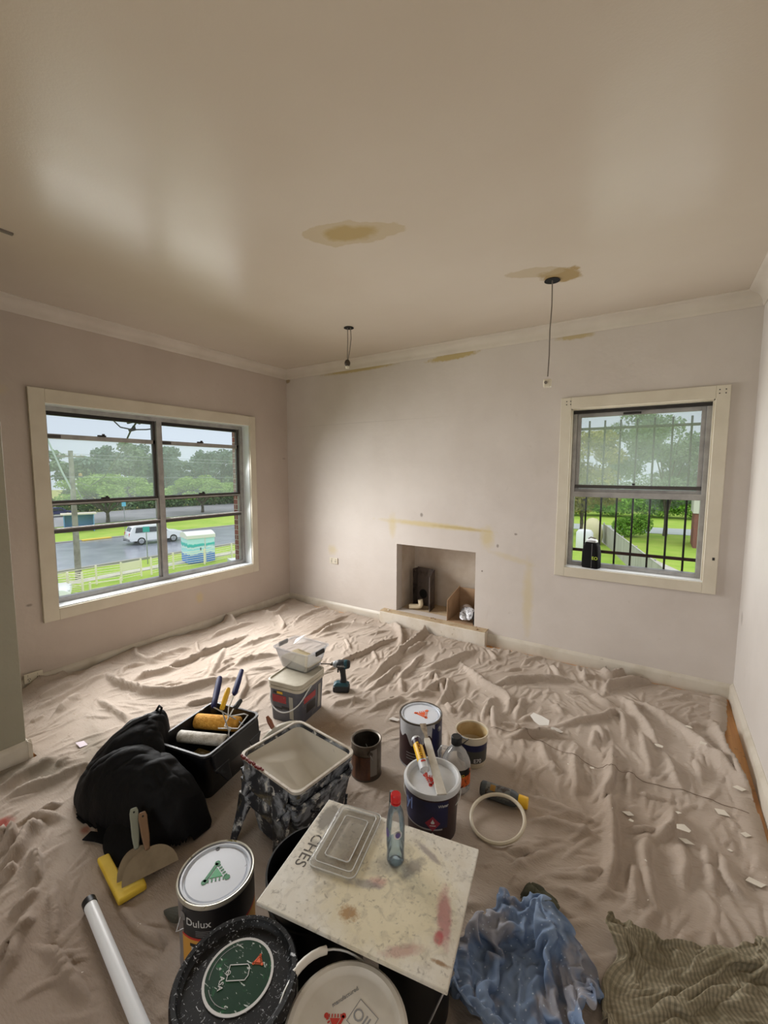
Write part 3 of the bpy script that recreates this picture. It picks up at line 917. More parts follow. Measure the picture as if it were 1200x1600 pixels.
def np_mesh(name, V, F, material, parent=None, smooth=True):
    me = bpy.data.meshes.new(name)
    me.vertices.add(len(V)); me.vertices.foreach_set('co', np.ascontiguousarray(V, dtype=np.float32).ravel())
    n = F.shape[1]
    me.loops.add(F.size); me.loops.foreach_set('vertex_index', np.ascontiguousarray(F, dtype=np.int32).ravel())
    me.polygons.add(len(F)); me.polygons.foreach_set('loop_start', np.arange(0, F.size, n, dtype=np.int32))
    if smooth: me.polygons.foreach_set('use_smooth', np.ones(len(F), bool))
    me.update(calc_edges=True); me.validate()
    me.materials.append(material)
    o = bpy.data.objects.new(name, me); COL.objects.link(o)
    if parent: o.parent = parent
    return o
def canvas_material():
    m, n, b = _new('linen_drop_cloth')
    base = rgb(188, 175, 163)
    t = _noise(n, 1.5, detail=6)
    c = _mix(n, _range(n, t.outputs['Fac'], .35, .65), base, rgb(172, 158, 145))
    t = _noise(n, 24, detail=5, stretch=(1, 3, 1))
    c = _mix(n, _range(n, t.outputs['Fac'], .55, .75, 0, .45), c, rgb(150, 132, 116))
    # dirty worn left foreground, coloured spots, and broad darker patches elsewhere
    for q in [((.9, -3.6, 0), (1.5, .75, 1), (0, 0, .2), rgb(150, 132, 116), .55, .9, .5, 2),
              ((2.3, -3.4, 0), (.8, .5, 1), (0, 0, .2), rgb(140, 122, 108), .6, .9, .5, 3),
              ((1.05, -3.02, 0), (.45, .14, 1), (0, 0, .4), rgb(92, 88, 72), .6, .8, .5, 5),
              ((1.41, -3.22, 0), (.06, .05, 1), (0, 0, 0), rgb(150, 58, 48), .85, .5, .3, 9),
              ((1.75, -3.02, 0), (.03, .02, 1), (0, 0, 0), rgb(150, 84, 66), .7, .5, .3, 12),
              ((1.25, -2.75, 0), (.35, .08, 1), (0, 0, -.3), rgb(112, 108, 92), .45, .8, .5, 6),
              ((3.7, -1.75, 0), (.75, .6, 1), (0, 0, 0), rgb(156, 138, 121), .6, .9, .5, 2),
              ((2.15, -1.85, 0), (.2, .16, 1), (0, 0, .6), rgb(146, 120, 94), .6, .8, .4, 4),
              ((2.3, -2.8, 0), (.3, .2, 1), (0, 0, 0), rgb(132, 116, 104), .6, .8, .5, 4)]:
        c = blob(n, c, *q)
    t = _noise(n, 34, detail=3)
    c = _mix(n, _range(n, t.outputs['Fac'], .735, .76), c, rgb(225, 218, 208))
    t = _noise(n, 27, detail=4)
    c = _mix(n, _range(n, t.outputs['Fac'], .75, .79), c, rgb(92, 84, 76))
    n.links.new(c, b.inputs['Base Color'])
    b.inputs['Roughness'].default_value = .9; b.inputs['Specular IOR Level'].default_value = .15
    t = _noise(n, 60, detail=4, stretch=(1, 2.5, 1))
    bp = n.nodes.new('ShaderNodeBump'); bp.inputs['Strength'].default_value = .35; bp.inputs['Distance'].default_value = .01
    n.links.new(t.outputs['Fac'], bp.inputs['Height']); n.links.new(bp.outputs[0], b.inputs['Normal'])
    return m
M_canvas = canvas_material()
V, F = build_drop_cloth()
dc = np_mesh('drop_cloth', V, F, M_canvas)
tag(dc, 'crumpled beige canvas drop cloth spread over the whole floor', 'drop cloth')
# the sewn seam across the cloth
from bisect import bisect
KD = None
def cloth_z(x, y, rad=.012):
    d = (V[:, 0] - x) ** 2 + (V[:, 1] - y) ** 2
    k = d < rad * rad
    return float(V[k, 2].max()) if k.any() else float(V[d.argmin(), 2])
seam = []
for k in range(140):
    u = k / 139
    p = (3.02 + (4.26 - 3.02) * u, -1.30 + .03 * math.sin(u * 9) + (-.02) * u)
    seam.append((p[0], p[1], cloth_z(p[0], p[1], .014) + .0008))
sz = np.convolve(np.pad([q[2] for q in seam], 3, 'edge'), np.ones(7) / 7, 'valid')
seam = [(q[0], q[1], max(z_, q[2] - .001)) for q, z_ in zip(seam, sz)]
MB().tube(seam, .0014, 5).build('seam', mat('brown_seam_thread', rgb(112, 92, 76), .9), dc)

def heap(name, x0, x1, yy0, yy1, st, folds, dome, material, seed, thick=.002, warp=.02, small=120, smallh=(.003, .008), base=.0, mid=1.0):
    gx = np.arange(x0, x1, st); gy = np.arange(yy0, yy1, st); X, Y = np.meshgrid(gx, gy)
    r = random.Random(seed); sm = []
    for k in range(small):
        px, py = r.uniform(x0, x1), r.uniform(yy0, yy1)
        near = min(folds, key=lambda f: min((q[0] - px) ** 2 + (q[1] - py) ** 2 for q in f[0]))
        p = near[0]; i = min(range(len(p) - 1), key=lambda i: (p[i][0] - px) ** 2 + (p[i][1] - py) ** 2)
        th = math.atan2(p[i + 1][1] - p[i][1], p[i + 1][0] - p[i][0]) + r.gauss(0, .3); L = r.uniform(.04, .12)
        sm.append(([(px + math.cos(th + u * r.uniform(-.4, .4)) * L * u, py + math.sin(th) * L * u) for u in (-.5, -.2, .1, .5)], r.uniform(.004, .009), r.uniform(*smallh), r.choice((-1, 1))))
    md_ = []
    for k in range(small):
        px, py = r.uniform(x0, x1), r.uniform(yy0, yy1)
        near = min(folds, key=lambda f: min((q[0] - px) ** 2 + (q[1] - py) ** 2 for q in f[0]))
        p = near[0]; i = min(range(len(p) - 1), key=lambda i: (p[i][0] - px) ** 2 + (p[i][1] - py) ** 2)
        th = math.atan2(p[i + 1][1] - p[i][1], p[i + 1][0] - p[i][0]) + r.gauss(0, .22); L = r.uniform(.08, .2); cv = r.uniform(-1.2, 1.2)
        pts = [(px, py)]
        for s_ in range(6):
            a_ = th + cv * s_ / 6
            pts.append((pts[-1][0] + math.cos(a_) * L / 6, pts[-1][1] + math.sin(a_) * L / 6))
        md_.append((pts, r.uniform(.008, .015), r.uniform(.010, .024) * mid, r.choice((-1, 1))))
    H = fold_field(X, Y, [(p_, w_ * .62, h_, s_) for p_, w_, h_, s_ in folds] + md_, 3.0) + .8 * fold_field(X, Y, sm, 2.0)
    D, keep = dome(X, Y)
    z = base + D + H * np.clip(D / .02, .25, 1) + .006 * fbm(X * 22, Y * 22, seed)
    wxn = X + warp * (fbm(X * 7, Y * 7, seed + 5) - .45); wyn = Y + warp * (fbm(X * 7 + 9, Y * 7, seed + 6) - .45)
    gyz, gxz = np.gradient(z, st)
    X2 = wxn - np.clip(gxz, -1.5, 1.5) * .012; Y2 = wyn - np.clip(gyz, -1.5, 1.5) * .012
    q = keep[:-1, :-1] & keep[1:, :-1] & keep[:-1, 1:] & keep[1:, 1:]
    use = np.zeros(X.shape, bool)
    use[:-1, :-1] |= q; use[1:, :-1] |= q; use[:-1, 1:] |= q; use[1:, 1:] |= q
    idx = -np.ones(X.shape, int); idx[use] = np.arange(use.sum())
    VV = np.stack([X2[use], Y2[use], z[use]], 1); j, i = np.nonzero(q)
    FF = np.stack([idx[j, i], idx[j, i + 1], idx[j + 1, i + 1], idx[j + 1, i]], 1)
    o = np_mesh(name, VV, FF, material)
    m_ = o.modifiers.new('solid', 'SOLIDIFY'); m_.thickness = thick; m_.offset = -1
    s_ = o.modifiers.new('sub', 'SUBSURF'); s_.levels = 0; s_.render_levels = 1
    return o
def pl(t): return [tuple(map(float, q.split(','))) for q in t.split()]

# ================================================================== paint tins, buckets, tools
M_steel = mat('tin_plate', rgb(176, 180, 186), .3, .85, var=(10, rgb(140, 142, 146), .4, .7))
M_steel_dull = mat('dull_tin', rgb(118, 112, 104), .4, .8, var=(14, rgb(84, 74, 64), .4, .7))
M_wire = mat('galvanised_wire', rgb(190, 192, 196), .35, .8)
M_wire_w = mat('paint_coated_wire', rgb(222, 222, 218), .4, .1)
M_lid_white = mat('white_lid_plastic', rgb(214, 216, 218), .4, var=(9, rgb(196, 198, 200), .4, .7))
M_lid_metal = mat('white_enamel_lid', rgb(218, 223, 232), .32, .1, splats=[(26, rgb(120, 122, 126), .735, .75)])
M_lid_dirty = mat('dirty_white_plastic', rgb(222, 217, 208), .45, var=(7, rgb(204, 197, 186), .4, .7), splats=[(30, rgb(110, 102, 92), .70, .75)])
M_navy = mat('navy_label', rgb(22, 28, 72), .4, var=(9, rgb(16, 20, 54), .4, .7))
M_maroon = mat('dark_maroon_label', rgb(52, 26, 30), .45, var=(9, rgb(36, 18, 22), .4, .7))
M_blacklab = mat('black_label', rgb(16, 16, 20), .4)
M_orange = mat('orange_print', rgb(226, 96, 44), .5)
M_red = mat('red_print', rgb(190, 48, 34), .5)
M_green = mat('green_print', rgb(18, 118, 66), .5)
M_green_l = mat('pale_green_print', rgb(66, 160, 104), .5)
M_gold = mat('gold_print', rgb(206, 150, 60), .5)
M_whiteprint = mat('white_print', rgb(216, 216, 216), .5)
M_greyprint = mat('grey_print', rgb(150, 150, 152), .5)
M_bucket_black = mat('black_bucket_plastic', rgb(9, 10, 13), .5, spec=.3, splats=[(52, rgb(200, 204, 210), .64, .665, (1, 2.6, 1)), (95, rgb(170, 174, 180), .62, .66, (2.6, 1, 1))])
M_bucket_plain = mat('dark_bucket_side', rgb(13, 13, 15), .5, splats=[(20, rgb(120, 120, 122), .72, .75)])
M_yellow = mat('yellow_plastic', rgb(236, 186, 34), .4)
M_wood_paint = mat('paint_stained_stick', rgb(212, 208, 198), .55, var=(16, rgb(190, 182, 168), .4, .7))
CAM2 = (3.8271, -3.7969)
def facing(x, y): return math.atan2(CAM2[1] - y, CAM2[0] - x)

def can_body(b, r, h, lip=.006, n=48):
    b.lathe([(0, 0), (r - .004, 0), (r + .001, .002), (r + .001, .006), (r - .001, .009), (r - .001, h - .012), (r + .001, h - .009), (r + .002, h - .004), (r + .001, h), (r - .004, h), (r - lip, h - .004)], n)
def tin_lid(parent, r, h, material, rim=True):
    b = MB(); b.lathe([(0, h - .006), (r * .80, h - .006), (r * .83, h - .010), (r * .87, h - .010), (r * .885, h - .001), (r * .93, h - .001), (r * .94, h - .007), (r - .006, h - .007), (r - .004, h - .003)], 48)
    return b.build('lid', material, parent, smooth=40)
def pour_triangle(parent, M, s, c_main, c_in, name='warning_triangle', toothed=True):
    """rounded triangle emblem with a row of short bars along two sides"""
    b = MB()
    P = [Vector((0, .62, 0)), Vector((-.6, -.42, 0)), Vector((.6, -.42, 0))]
    def bar(a, c, w, m=0):
        d = (c - a); L = d.length; an = math.atan2(d.y, d.x); mid = (a + c) / 2
        b.box((0, 0, .0006 / s), (L, w, .0012 / s), m, T(*mid) @ Rz(an))
    bar(P[0], P[1], .17)
    for p in P:
        b.lathe([(0, .0012 / s), (.15, .0012 / s), (.15, 0)], 14, M=T(*p))
    for a, c in ((P[0], P[2]), (P[1], P[2])):
        for k in range(1, 6):
            q = a + (c - a) * (k / 6); d = (c - a).normalized(); an = math.atan2(d.y, d.x)
            b.box((0, 0, .0006 / s), (.075, .17, .0012 / s), 0, T(*q) @ Rz(an))
    cen = (P[0] + P[1] + P[2]) / 3
    tri = [cen + (p - cen) * .58 for p in P]
    b.prism([(q.x, q.y) for q in tri], 0, .0013 / s, 1)
    SS = Matrix.Scale(s, 4)
    o = MB(); o.v = [tuple(M @ SS @ Vector(v)) for v in b.v]; o.f = b.f; o.m = b.m
    return o.build(name, [c_main, c_in], parent)
def bail(parent, r, z, a, drop, tilt, material, rw=.0022, name='bail', grip=None, side=1):
    """wire handle from pivots at angle a and a+pi on radius r, height z; leaning by tilt away from vertical"""
    p0 = Vector((r * math.cos(a), r * math.sin(a), z)); p1 = -Vector((p0.x, p0.y, 0)) + Vector((0, 0, z))
    mid = (p0 + p1) / 2; ax = (p1 - p0) / 2
    out = Vector((-math.sin(a), math.cos(a), 0)) * side
    dirv = out * math.cos(tilt) + Vector((0, 0, 1)) * math.sin(tilt)
    pts = []
    for k in range(25):
        th = PI * k / 24
        pts.append(mid - ax * math.cos(th) * 1.03 + dirv * drop * math.sin(th) ** .8)
    o = MB().tube(pts, rw, 6).build(name, material, parent, smooth=60)
    if grip:
        i0, i1 = grip
        MB().tube(pts[i0:i1], .0095, 10).build('grip', M_lid_dirty, o, smooth=50)
    return o
def ear(parent, r, z, a, material):
    MB().lathe([(0, 0), (.014, 0), (.014, .004), (.006, .007), (0, .007)], 16, M=Rz(a) @ T(r - .002, 0, z) @ Ry(PI / 2)).build('ear', material, parent, smooth=40)

# ---- large paint tin with the pale lid and green triangle
px, py = 2.645, -2.987
p = thing('paint_tin', 'large dark paint tin with white metal lid and green triangle, front left', 'paint tin', (px, py, 0), 0)
R, H = .1195, .264; fa = facing(px, py)
b = MB(); can_body(b, R, H); b.build('body', mat('tin_side', rgb(150, 150, 156), .3, .7), p, smooth=40)
tin_lid(p, R, H, M_lid_metal)
b = MB(); b.lathe([(R - .006, H - .006), (R - .003, H + .003), (R + .001, H + .004), (R + .0035, H - .002), (R + .0025, H - .010), (R, H - .011)], 48); b.build('rim', mat('paint_crusted_rim', rgb(186, 182, 168), .4, .4, splats=[(40, rgb(120, 110, 70), .6, .66)]), p, smooth=40)
MB().patch(R + .0008, .155, H - .015, fa - 1.0, fa + 1.9, 40).build('label', M_blacklab, p, smooth=60)
MB().patch(R + .0010, .02, .148, fa - 1.05, fa + 1.8, 40).build('label', M_gold, p, smooth=60)
MB().patch(R + .0012, .148, .156, fa - 1.05, fa + 1.9, 40).build('label', M_red, p, smooth=60)
MB().patch(R + .0014, .03, .125, fa - .72, fa + .3, 30).build('label', mat('pale_label_panel', rgb(176, 176, 180), .5, splats=[(70, rgb(90, 90, 96), .55, .6, (1, 1, 5))]), p, smooth=60)
MB().patch(R + .0015, .125, .136, fa - .76, fa + .3, 24).build('label', M_blacklab, p, smooth=60)
lettering('Dulux', .034, M_whiteprint, p, None, bend=(R + .0012, fa - .52, .205), name='brand_lettering')
for k in range(4):
    MB().patch(R + .0013, .180 - k * .0055, .1815 - k * .0055, fa - .58, fa - .15 + .05 * (k % 2), 10).build('small_print', M_greyprint, p)
pour_triangle(p, T(.0, .0, H - .0058) @ Rz(math.radians(48)), .060, M_green, M_green_l)
ear(p, R, .214, fa - 1.0, M_steel)
MB().tube([(R * 1.07 * math.cos(fa - 1.0), R * 1.07 * math.sin(fa - 1.0), .216), (R * 1.22 * math.cos(fa - .97), R * 1.22 * math.sin(fa - .97), .185), (R * 1.10 * math.cos(fa - .85), R * 1.10 * math.sin(fa - .85), .19)], .0022, 6).build('bail', M_wire, p, smooth=60)
MB().lathe([(0, 0), (.007, 0), (.007, .001), (0, .001)], 10, M=T(-.075, .06, H - .006)).build('paint_spot', M_blacklab, p)

# ---- tall tin with white-drip side and orange triangle
px, py = 2.775, -1.768
p = thing('paint_tin', 'tall dark paint tin with white paint run and orange triangle lid', 'paint tin', (px, py, 0), 0)
R, H = .117, .262; fa = facing(px, py)
b = MB(); can_body(b, R, H); b.build('body', M_steel, p, smooth=40)
tin_lid(p, R, H, M_lid_metal)
b = MB(); b.lathe([(R - .006, H - .006), (R - .003, H + .002), (R + .002, H + .002), (R + .0028, H - .006), (R, H - .008)], 48); b.build('rim', M_steel_dull, p, smooth=40)
MB().patch(R + .0008, .012, H - .012, fa - 1.9, fa + .55, 40).build('label', M_maroon, p, smooth=60)
MB().patch(R + .0008, .012, H - .012, fa + .55, fa + 1.6, 24).build('label', M_navy, p, smooth=60)
# dried white paint run down the near side
a0, a1 = fa - 1.3, fa + .68; vs = []; fs = []; n = 60
for k in range(n + 1):
    a = a0 + (a1 - a0) * k / n; u = k / n
    zb = .165 + .02 * math.sin(u * 9) + .016 * math.sin(u * 23 + 1) + (.07 if u < .04 or u > .93 else 0)
    r = R + .0022
    vs += [(r * math.cos(a), r * math.sin(a), zb), (r * math.cos(a), r * math.sin(a), H - .006)]
for k in range(n): fs.append((2 * k, 2 * k + 2, 2 * k + 3, 2 * k + 1))
MB().add(vs, fs).build('paint_run', mat('dried_white_paint', rgb(190, 190, 192), .45, var=(14, rgb(150, 150, 156), .45, .7)), p, smooth=60)
for k in range(3):
    MB().patch(R + .0014, .09 - .016 * k, .094 - .016 * k, fa - .7, fa + .3 - .1 * k, 12).build('small_print', M_greyprint, p)
pour_triangle(p, T(.005, .005, H - .0058) @ Rz(math.radians(112)), .058, M_orange, M_orange)
ear(p, R, .215, fa + 1.0, M_steel)

# ---- blue paint pail with tube and stick on its lid
px, py = 3.039, -2.158
p = thing('paint_pail', 'blue plastic paint pail with a white lid and a flammable diamond', 'paint pail', (px, py, 0), 0)
R, H = .118, .245; fa = facing(px, py)
b = MB(); b.lathe([(0, 0), (R - .014, 0), (R - .011, .004), (R - .002, H - .035), (R + .004, H - .033), (R + .004, H - .026), (R - .001, H - .024), (0, H - .024)], 48); b.build('body', M_maroon, p, smooth=40)
MB().patch(R - .0040, .085, H - .036, fa - 1.9, fa + .62, 40, r1=R + .0005).build('label', M_navy, p, smooth=60)
MB().patch(R - .0028, .079, .086, fa - 1.9, fa + .4, 30, r1=R - .0024).build('label', M_greyprint, p, smooth=60)
b = MB(); b.lathe([(0, H - .016), (R - .014, H - .016), (R - .010, H - .004), (R - .002, H + .003), (R + .007, H + .002), (R + .010, H - .006), (R + .009, H - .022), (R + .004, H - .022)], 48); b.build('lid', M_lid_white, p, smooth=35)
lettering('yl', .075, mat('pale_blue_print', rgb(120, 140, 190), .5), p, None, bend=(R - .0005, fa - .98, .165), name='brand_lettering')
lettering('Water', .018, M_whiteprint, p, None, bend=(R + .001, fa + .42, .190), name='side_lettering')
# flammable diamond
b = MB(); s = .033
vs = []; fs = []
for (u, v) in ((0, s), (-s, 0), (0, -s), (s, 0)):
    vs.append((u, v))
def wrap(u, v, r, a0, z0): return (r * math.cos(a0 + u / r), r * math.sin(a0 + u / r), z0 + v)
dm = MB(); K = 8
grid = [[wrap((i + j - K) / K * s, (j - i) / K * s, R - .0005, fa + .03, .112) for i in range(K + 1)] for j in range(K + 1)]
dm.add([v for row in grid for v in row], [(j * (K + 1) + i, j * (K + 1) + i + 1, (j + 1) * (K + 1) + i + 1, (j + 1) * (K + 1) + i) for j in range(K) for i in range(K)])
dm.build('hazard_diamond', mat('hazard_red', rgb(150, 34, 60), .45), p)
fl = [(-.006, -.004), (-.008, .003), (-.003, .010), (0, .018), (.003, .010), (.008, .003), (.006, -.004)]
MB().add([wrap(u, v + .004, R + .0006, fa + .03, .112) for u, v in fl], [tuple(range(len(fl)))]).build('flame_mark', M_whiteprint, p)
MB().patch(R + .0002, .102, .105, fa - .08, fa + .14, 8).build('hazard_bar', M_whiteprint, p)
s2 = MB(); sq = .018
s2.add([wrap(u, v, R - .006, fa + .03, .05) for u, v in ((0, sq), (-sq, 0), (0, -sq), (sq, 0))], [(0, 1, 2, 3)])
s2.build('hazard_diamond', M_whiteprint, p)
bail(p, R + .004, H - .045, fa - .62 - PI / 2 + .55, .10, math.radians(-48), M_wire_w, .0024, side=1)
pour_triangle(p, T(.0, -.01, H - .0158) @ Rz(math.radians(200)), .055, M_red, M_red)

# ---- sealant tube and stirring stick on the pail
zl = H
p = thing('sealant_tube', 'white and yellow sealant cartridge lying on the blue pail lid', 'sealant tube', (0, 0, 0), 0)
A_ = Vector((2.895, -2.050, zl + .062)); B_ = Vector((3.030, -2.195, zl + .010)); dv = (B_ - A_).normalized()
M_ = Matrix.Translation(A_) @ dv.to_track_quat('Z', 'Y').to_matrix().to_4x4()
LT = .165; q = .0215
b = MB(); b.lathe([(0, .006), (q - .003, .006), (q - .003, 0), (q, 0), (q, LT), (q + .001, LT), (q + .001, LT + .004), (q - .002, LT + .006), (.010, LT + .012), (.0085, LT + .022), (0, LT + .022)], 28, M=M_); b.build('cartridge', M_lid_white, p, smooth=40)
upv = (M_.inverted().to_3x3() @ Vector((.35, -.5, 1))); ua = math.atan2(upv.y, upv.x)
MB().patch(q + .0006, .026, .125, ua - 1.7, ua + 1.7, 26, M=M_).build('label', M_yellow, p, smooth=60)
MB().patch(q + .0009, .008, .05, ua - 1.6, ua - .1, 20, M=M_).build('label', mat('dark_purple_label', rgb(44, 24, 42), .4), p, smooth=60)
MB().patch(q + .0009, .012, .035, ua - .1, ua + 1.6, 20, M=M_).build('label', mat('dark_purple_label_b', rgb(44, 24, 42), .4), p, smooth=60)
MB().patch(q + .0009, .134, .142, ua - .6, ua + .5, 12, M=M_).build('small_print', M_red, p, smooth=60)
b = MB(); b.lathe([(.0085, LT + .018), (.0075, LT + .022), (.003, LT + .055), (0, LT + .056)], 16, M=M_); b.build('nozzle', mat('red_nozzle', rgb(196, 74, 60), .4), p, smooth=60)
tx = lettering('NO MORE', .019, mat('maroon_print', rgb(110, 20, 30), .4), p, M_ @ Matrix.Translation((0, 0, .085)) @ Rz(ua) @ T(q + .0012, 0, 0) @ Matrix(((0, 0, 1, 0), (0, 1, 0, 0), (-1, 0, 0, 0), (0, 0, 0, 1))) @ Rz(0), name='lettering')
p = thing('stirring_stick', 'paint-whitened flat stick with stained tip across the blue pail', 'stirring stick', (0, 0, 0), 0)
a = Vector((2.905, -1.965, zl + .045)); c = Vector((3.125, -2.245, zl + .006)); d = (c - a).normalized(); sd = d.cross(Vector((0, 0, 1))).normalized(); nn = sd.cross(d)
b = MB()
def sl(t, w, off=0): 
    m_ = a + d * t
    return [m_ + sd * w + nn * (.003 + off), m_ - sd * w + nn * (.003 + off), m_ - sd * w - nn * .003, m_ + sd * w - nn * .003]
Ls = (c - a).length
b.loft([sl(.03, .013), sl(.05, .017), sl(.14, .0175), sl(Ls - .01, .021), sl(Ls + .004, .021)]); b.build('handle', M_wood_paint, p, bevel=.002)
b = MB(); b.loft([sl(-.075, .016, -.0015), sl(-.03, .014, -.001), sl(.005, .008), sl(.032, .0085)]); b.build('bristle_end', mat('stained_bristle', rgb(150, 136, 116), .7, var=(40, rgb(96, 78, 62), .4, .7)), p)
# ---- stain tin (open)
px, py = 2.589, -2.032
p = thing('stain_tin', 'open rusty-brown wood stain tin on the drop cloth', 'stain tin', (px, py, 0), 0)
R, H = .080, .192; fa = facing(px, py)
b = MB(); b.lathe([(0, 0), (R - .003, 0), (R + .001, .002), (R, .007), (R - .001, .01), (R - .001, H - .01), (R + .001, H - .006), (R + .0015, H), (R - .003, H + .001), (R - .010, H - .003), (R - .011, H - .006), (R - .004, H - .012), (R - .005, .02), (0, .02)], 44)
b.build('body', M_steel_dull, p, smooth=40)
MB().patch(R + .0007, .012, .135, fa - 1.5, fa + .25, 30).build('label', mat('brown_stain_label', rgb(116, 72, 46), .35, splats=[(14, rgb(70, 40, 26), .45, .6, (1, 1, .2))]), p, smooth=60)
MB().patch(R + .0009, .03, H - .02, fa + .25, fa + .75, 16).build('label', mat('grey_side_label', rgb(136, 130, 124), .4), p, smooth=60)
b = MB(); b.lathe([(0, .07), (R - .006, .07)], 36); b.build('liquid', mat('dark_stain', rgb(22, 14, 10), .12), p)
ear(p, R, .15, fa + .25, M_steel_dull); ear(p, R, .15, fa + .25 + PI, M_steel_dull)
bail(p, R + .004, .15, fa + .25, .075, math.radians(-68), M_wire, .002, side=1)
# ---- white plastic tub, open, tan inside
px, py = 3.023, -1.632
p = thing('plaster_tub', 'open white tub with tan dregs and dark label behind the clear bottle', 'tub', (px, py, 0), 0)
R, H = .088, .178; fa = facing(px, py)
b = MB(); b.lathe([(0, 0), (R - .012, 0), (R - .010, .003), (R - .002, H - .01), (R + .002, H - .008), (R + .003, H), (R, H + .001), (R - .004, H), (R - .013, .03), (0, .03)], 44); b.build('body', mat('cream_tub', rgb(214, 204, 184), .4, var=(6, rgb(192, 176, 146), .45, .7)), p, smooth=40)
b = MB(); b.lathe([(0, .06), (R - .011, .06), (R - .0055, H - .02), (R - .0048, H - .008)], 44); b.build('dregs', mat('tan_dregs', rgb(196, 172, 128), .6, var=(10, rgb(160, 126, 76), .45, .65)), p, smooth=50)
MB().patch(R - .0078, .03, .10, fa - 1.4, fa + 1.4, 36, r1=R - .0042).build('label', mat('dark_grey_label', rgb(62, 62, 58), .5), p, smooth=60)
MB().patch(R - .0040, .10, .136, fa - 1.4, fa + 1.3, 36, r1=R - .002).build('label', M_navy, p, smooth=60)
MB().patch(R - .0066, .068, .076, fa - 1.0, fa + 1.1, 30, r1=R - .006).build('label', mat('lime_band', rgb(128, 150, 66), .5), p, smooth=60)
lettering('E70', .030, M_whiteprint, p, None, bend=(R - .006, fa + .42, .046), name='lettering')
# ---- clear jug
M_clear = glass_mat('clear_plastic', .22, (.985, .99, .99, 1), (.95, .96, .97, 1), rough=.06, refl=.3, milky=True)  # milky haze in the colour stands in for whitish highlights
px, py = 3.031, -1.868
p = thing('plastic_bottle', 'clear plastic jug with black cap and orange label on the drop cloth', 'bottle', (px, py, 0), 0)
fa = facing(px, py); R = .072
b = MB()
prof = [(.045, 0), (.062, .001), (R, .012), (R, .03), (R - .003, .036), (R, .042), (R, .135), (R - .006, .155), (.050, .19), (.030, .212), (.021, .222), (.021, .236)]
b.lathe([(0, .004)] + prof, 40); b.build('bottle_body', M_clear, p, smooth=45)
b = MB(); b.lathe([(0, .27), (.024, .27), (.027, .266), (.027, .232), (.024, .230)], 24); b.build('cap', M_black, p, smooth=40)
b = MB(); b.tube([(.026 * math.cos(t), .026 * math.sin(t), .268) for t in (fa + 2.2, fa + 1.6)] + [(.06 * math.cos(fa + 1.2), .06 * math.sin(fa + 1.2), .272), (.055 * math.cos(fa + .6), .055 * math.sin(fa + .6), .262), (.03 * math.cos(fa + .2), .03 * math.sin(fa + .2), .245)], .003, 6)
b.build('cap_strap', M_black, p, smooth=60)
b = MB(); hx, hy = math.cos(fa - 1.75), math.sin(fa - 1.75)
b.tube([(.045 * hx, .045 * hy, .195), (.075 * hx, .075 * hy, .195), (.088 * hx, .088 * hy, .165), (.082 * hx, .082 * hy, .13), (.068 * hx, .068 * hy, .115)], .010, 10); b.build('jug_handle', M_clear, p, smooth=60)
MB().patch(R + .0008, .045, .125, fa - .15, fa + 1.35, 24).build('label', mat('orange_label', rgb(206, 96, 40), .45, splats=[(26, rgb(40, 22, 18), .52, .6)]), p, smooth=60)
MB().patch(R + .0010, .10, .135, fa - .15, fa + 1.1, 20).build('label', M_blacklab, p, smooth=60)
lettering('ECO', .020, mat('yellow_print', rgb(220, 190, 60), .5), p, None, bend=(R + .0014, fa + .35, .103), name='lettering')
# ---- grey squeeze bottle lying down
a = Vector((3.158, -1.855, .038)); c = Vector((3.352, -1.835, .036)); d = (c - a).normalized()
p = thing('squeeze_bottle', 'grey bottle with yellow cap lying beside the white ring', 'bottle', tuple(a), 0)
M_ = d.to_track_quat('Z', 'Y').to_matrix().to_4x4()
b = MB(); b.lathe([(0, 0), (.026, 0), (.034, .006), (.036, .02), (.036, .15), (.033, .166), (.026, .178), (.024, .190), (0, .190)], 28, M=M_); b.build('bottle_body', mat('grey_bottle', rgb(74, 80, 84), .5, splats=[(24, rgb(130, 128, 120), .62, .7)]), p, smooth=40)
b = MB(); b.lathe([(.027, .182), (.0275, .186), (.027, .222), (.024, .226), (0, .226)], 24, M=M_); b.build('cap', M_yellow, p, smooth=40)
upv = (M_.inverted().to_3x3() @ Vector((.2, -.6, 1))); ua = math.atan2(upv.y, upv.x)
MB().patch(.0366, .03, .145, ua - .9, ua + .9, 20, M=M_).build('label', mat('worn_grey_label', rgb(104, 106, 104), .5, splats=[(40, rgb(60, 50, 44), .5, .58)]), p, smooth=60)
MB().patch(.0370, .05, .075, ua - .5, ua + .3, 12, M=M_).build('label', mat('mustard_label', rgb(150, 110, 40), .5), p, smooth=60)
# ---- lid ring
p = tag(MB().tube([(0.118 * math.cos(t), .118 * math.sin(t), 0) for t in [2 * PI * k / 64 for k in range(64)]], .0075, 10, closed=True, flat=1.0).build('lid_ring', mat('cream_ring_plastic', rgb(214, 204, 184), .4), None, smooth=60),
        'cream plastic ring from a pail lid leaning on the grey bottle', 'ring')
p.location = (3.288, -1.997, .040); p.rotation_euler = Euler((math.radians(13), math.radians(-6), 0))
b = MB(); b.lathe([(.118, -.005), (.126, -.005), (.126, .005), (.118, .005)], 64); o = b.build('ring_flange', mat('cream_ring_edge', rgb(204, 192, 168), .45), p, smooth=40)

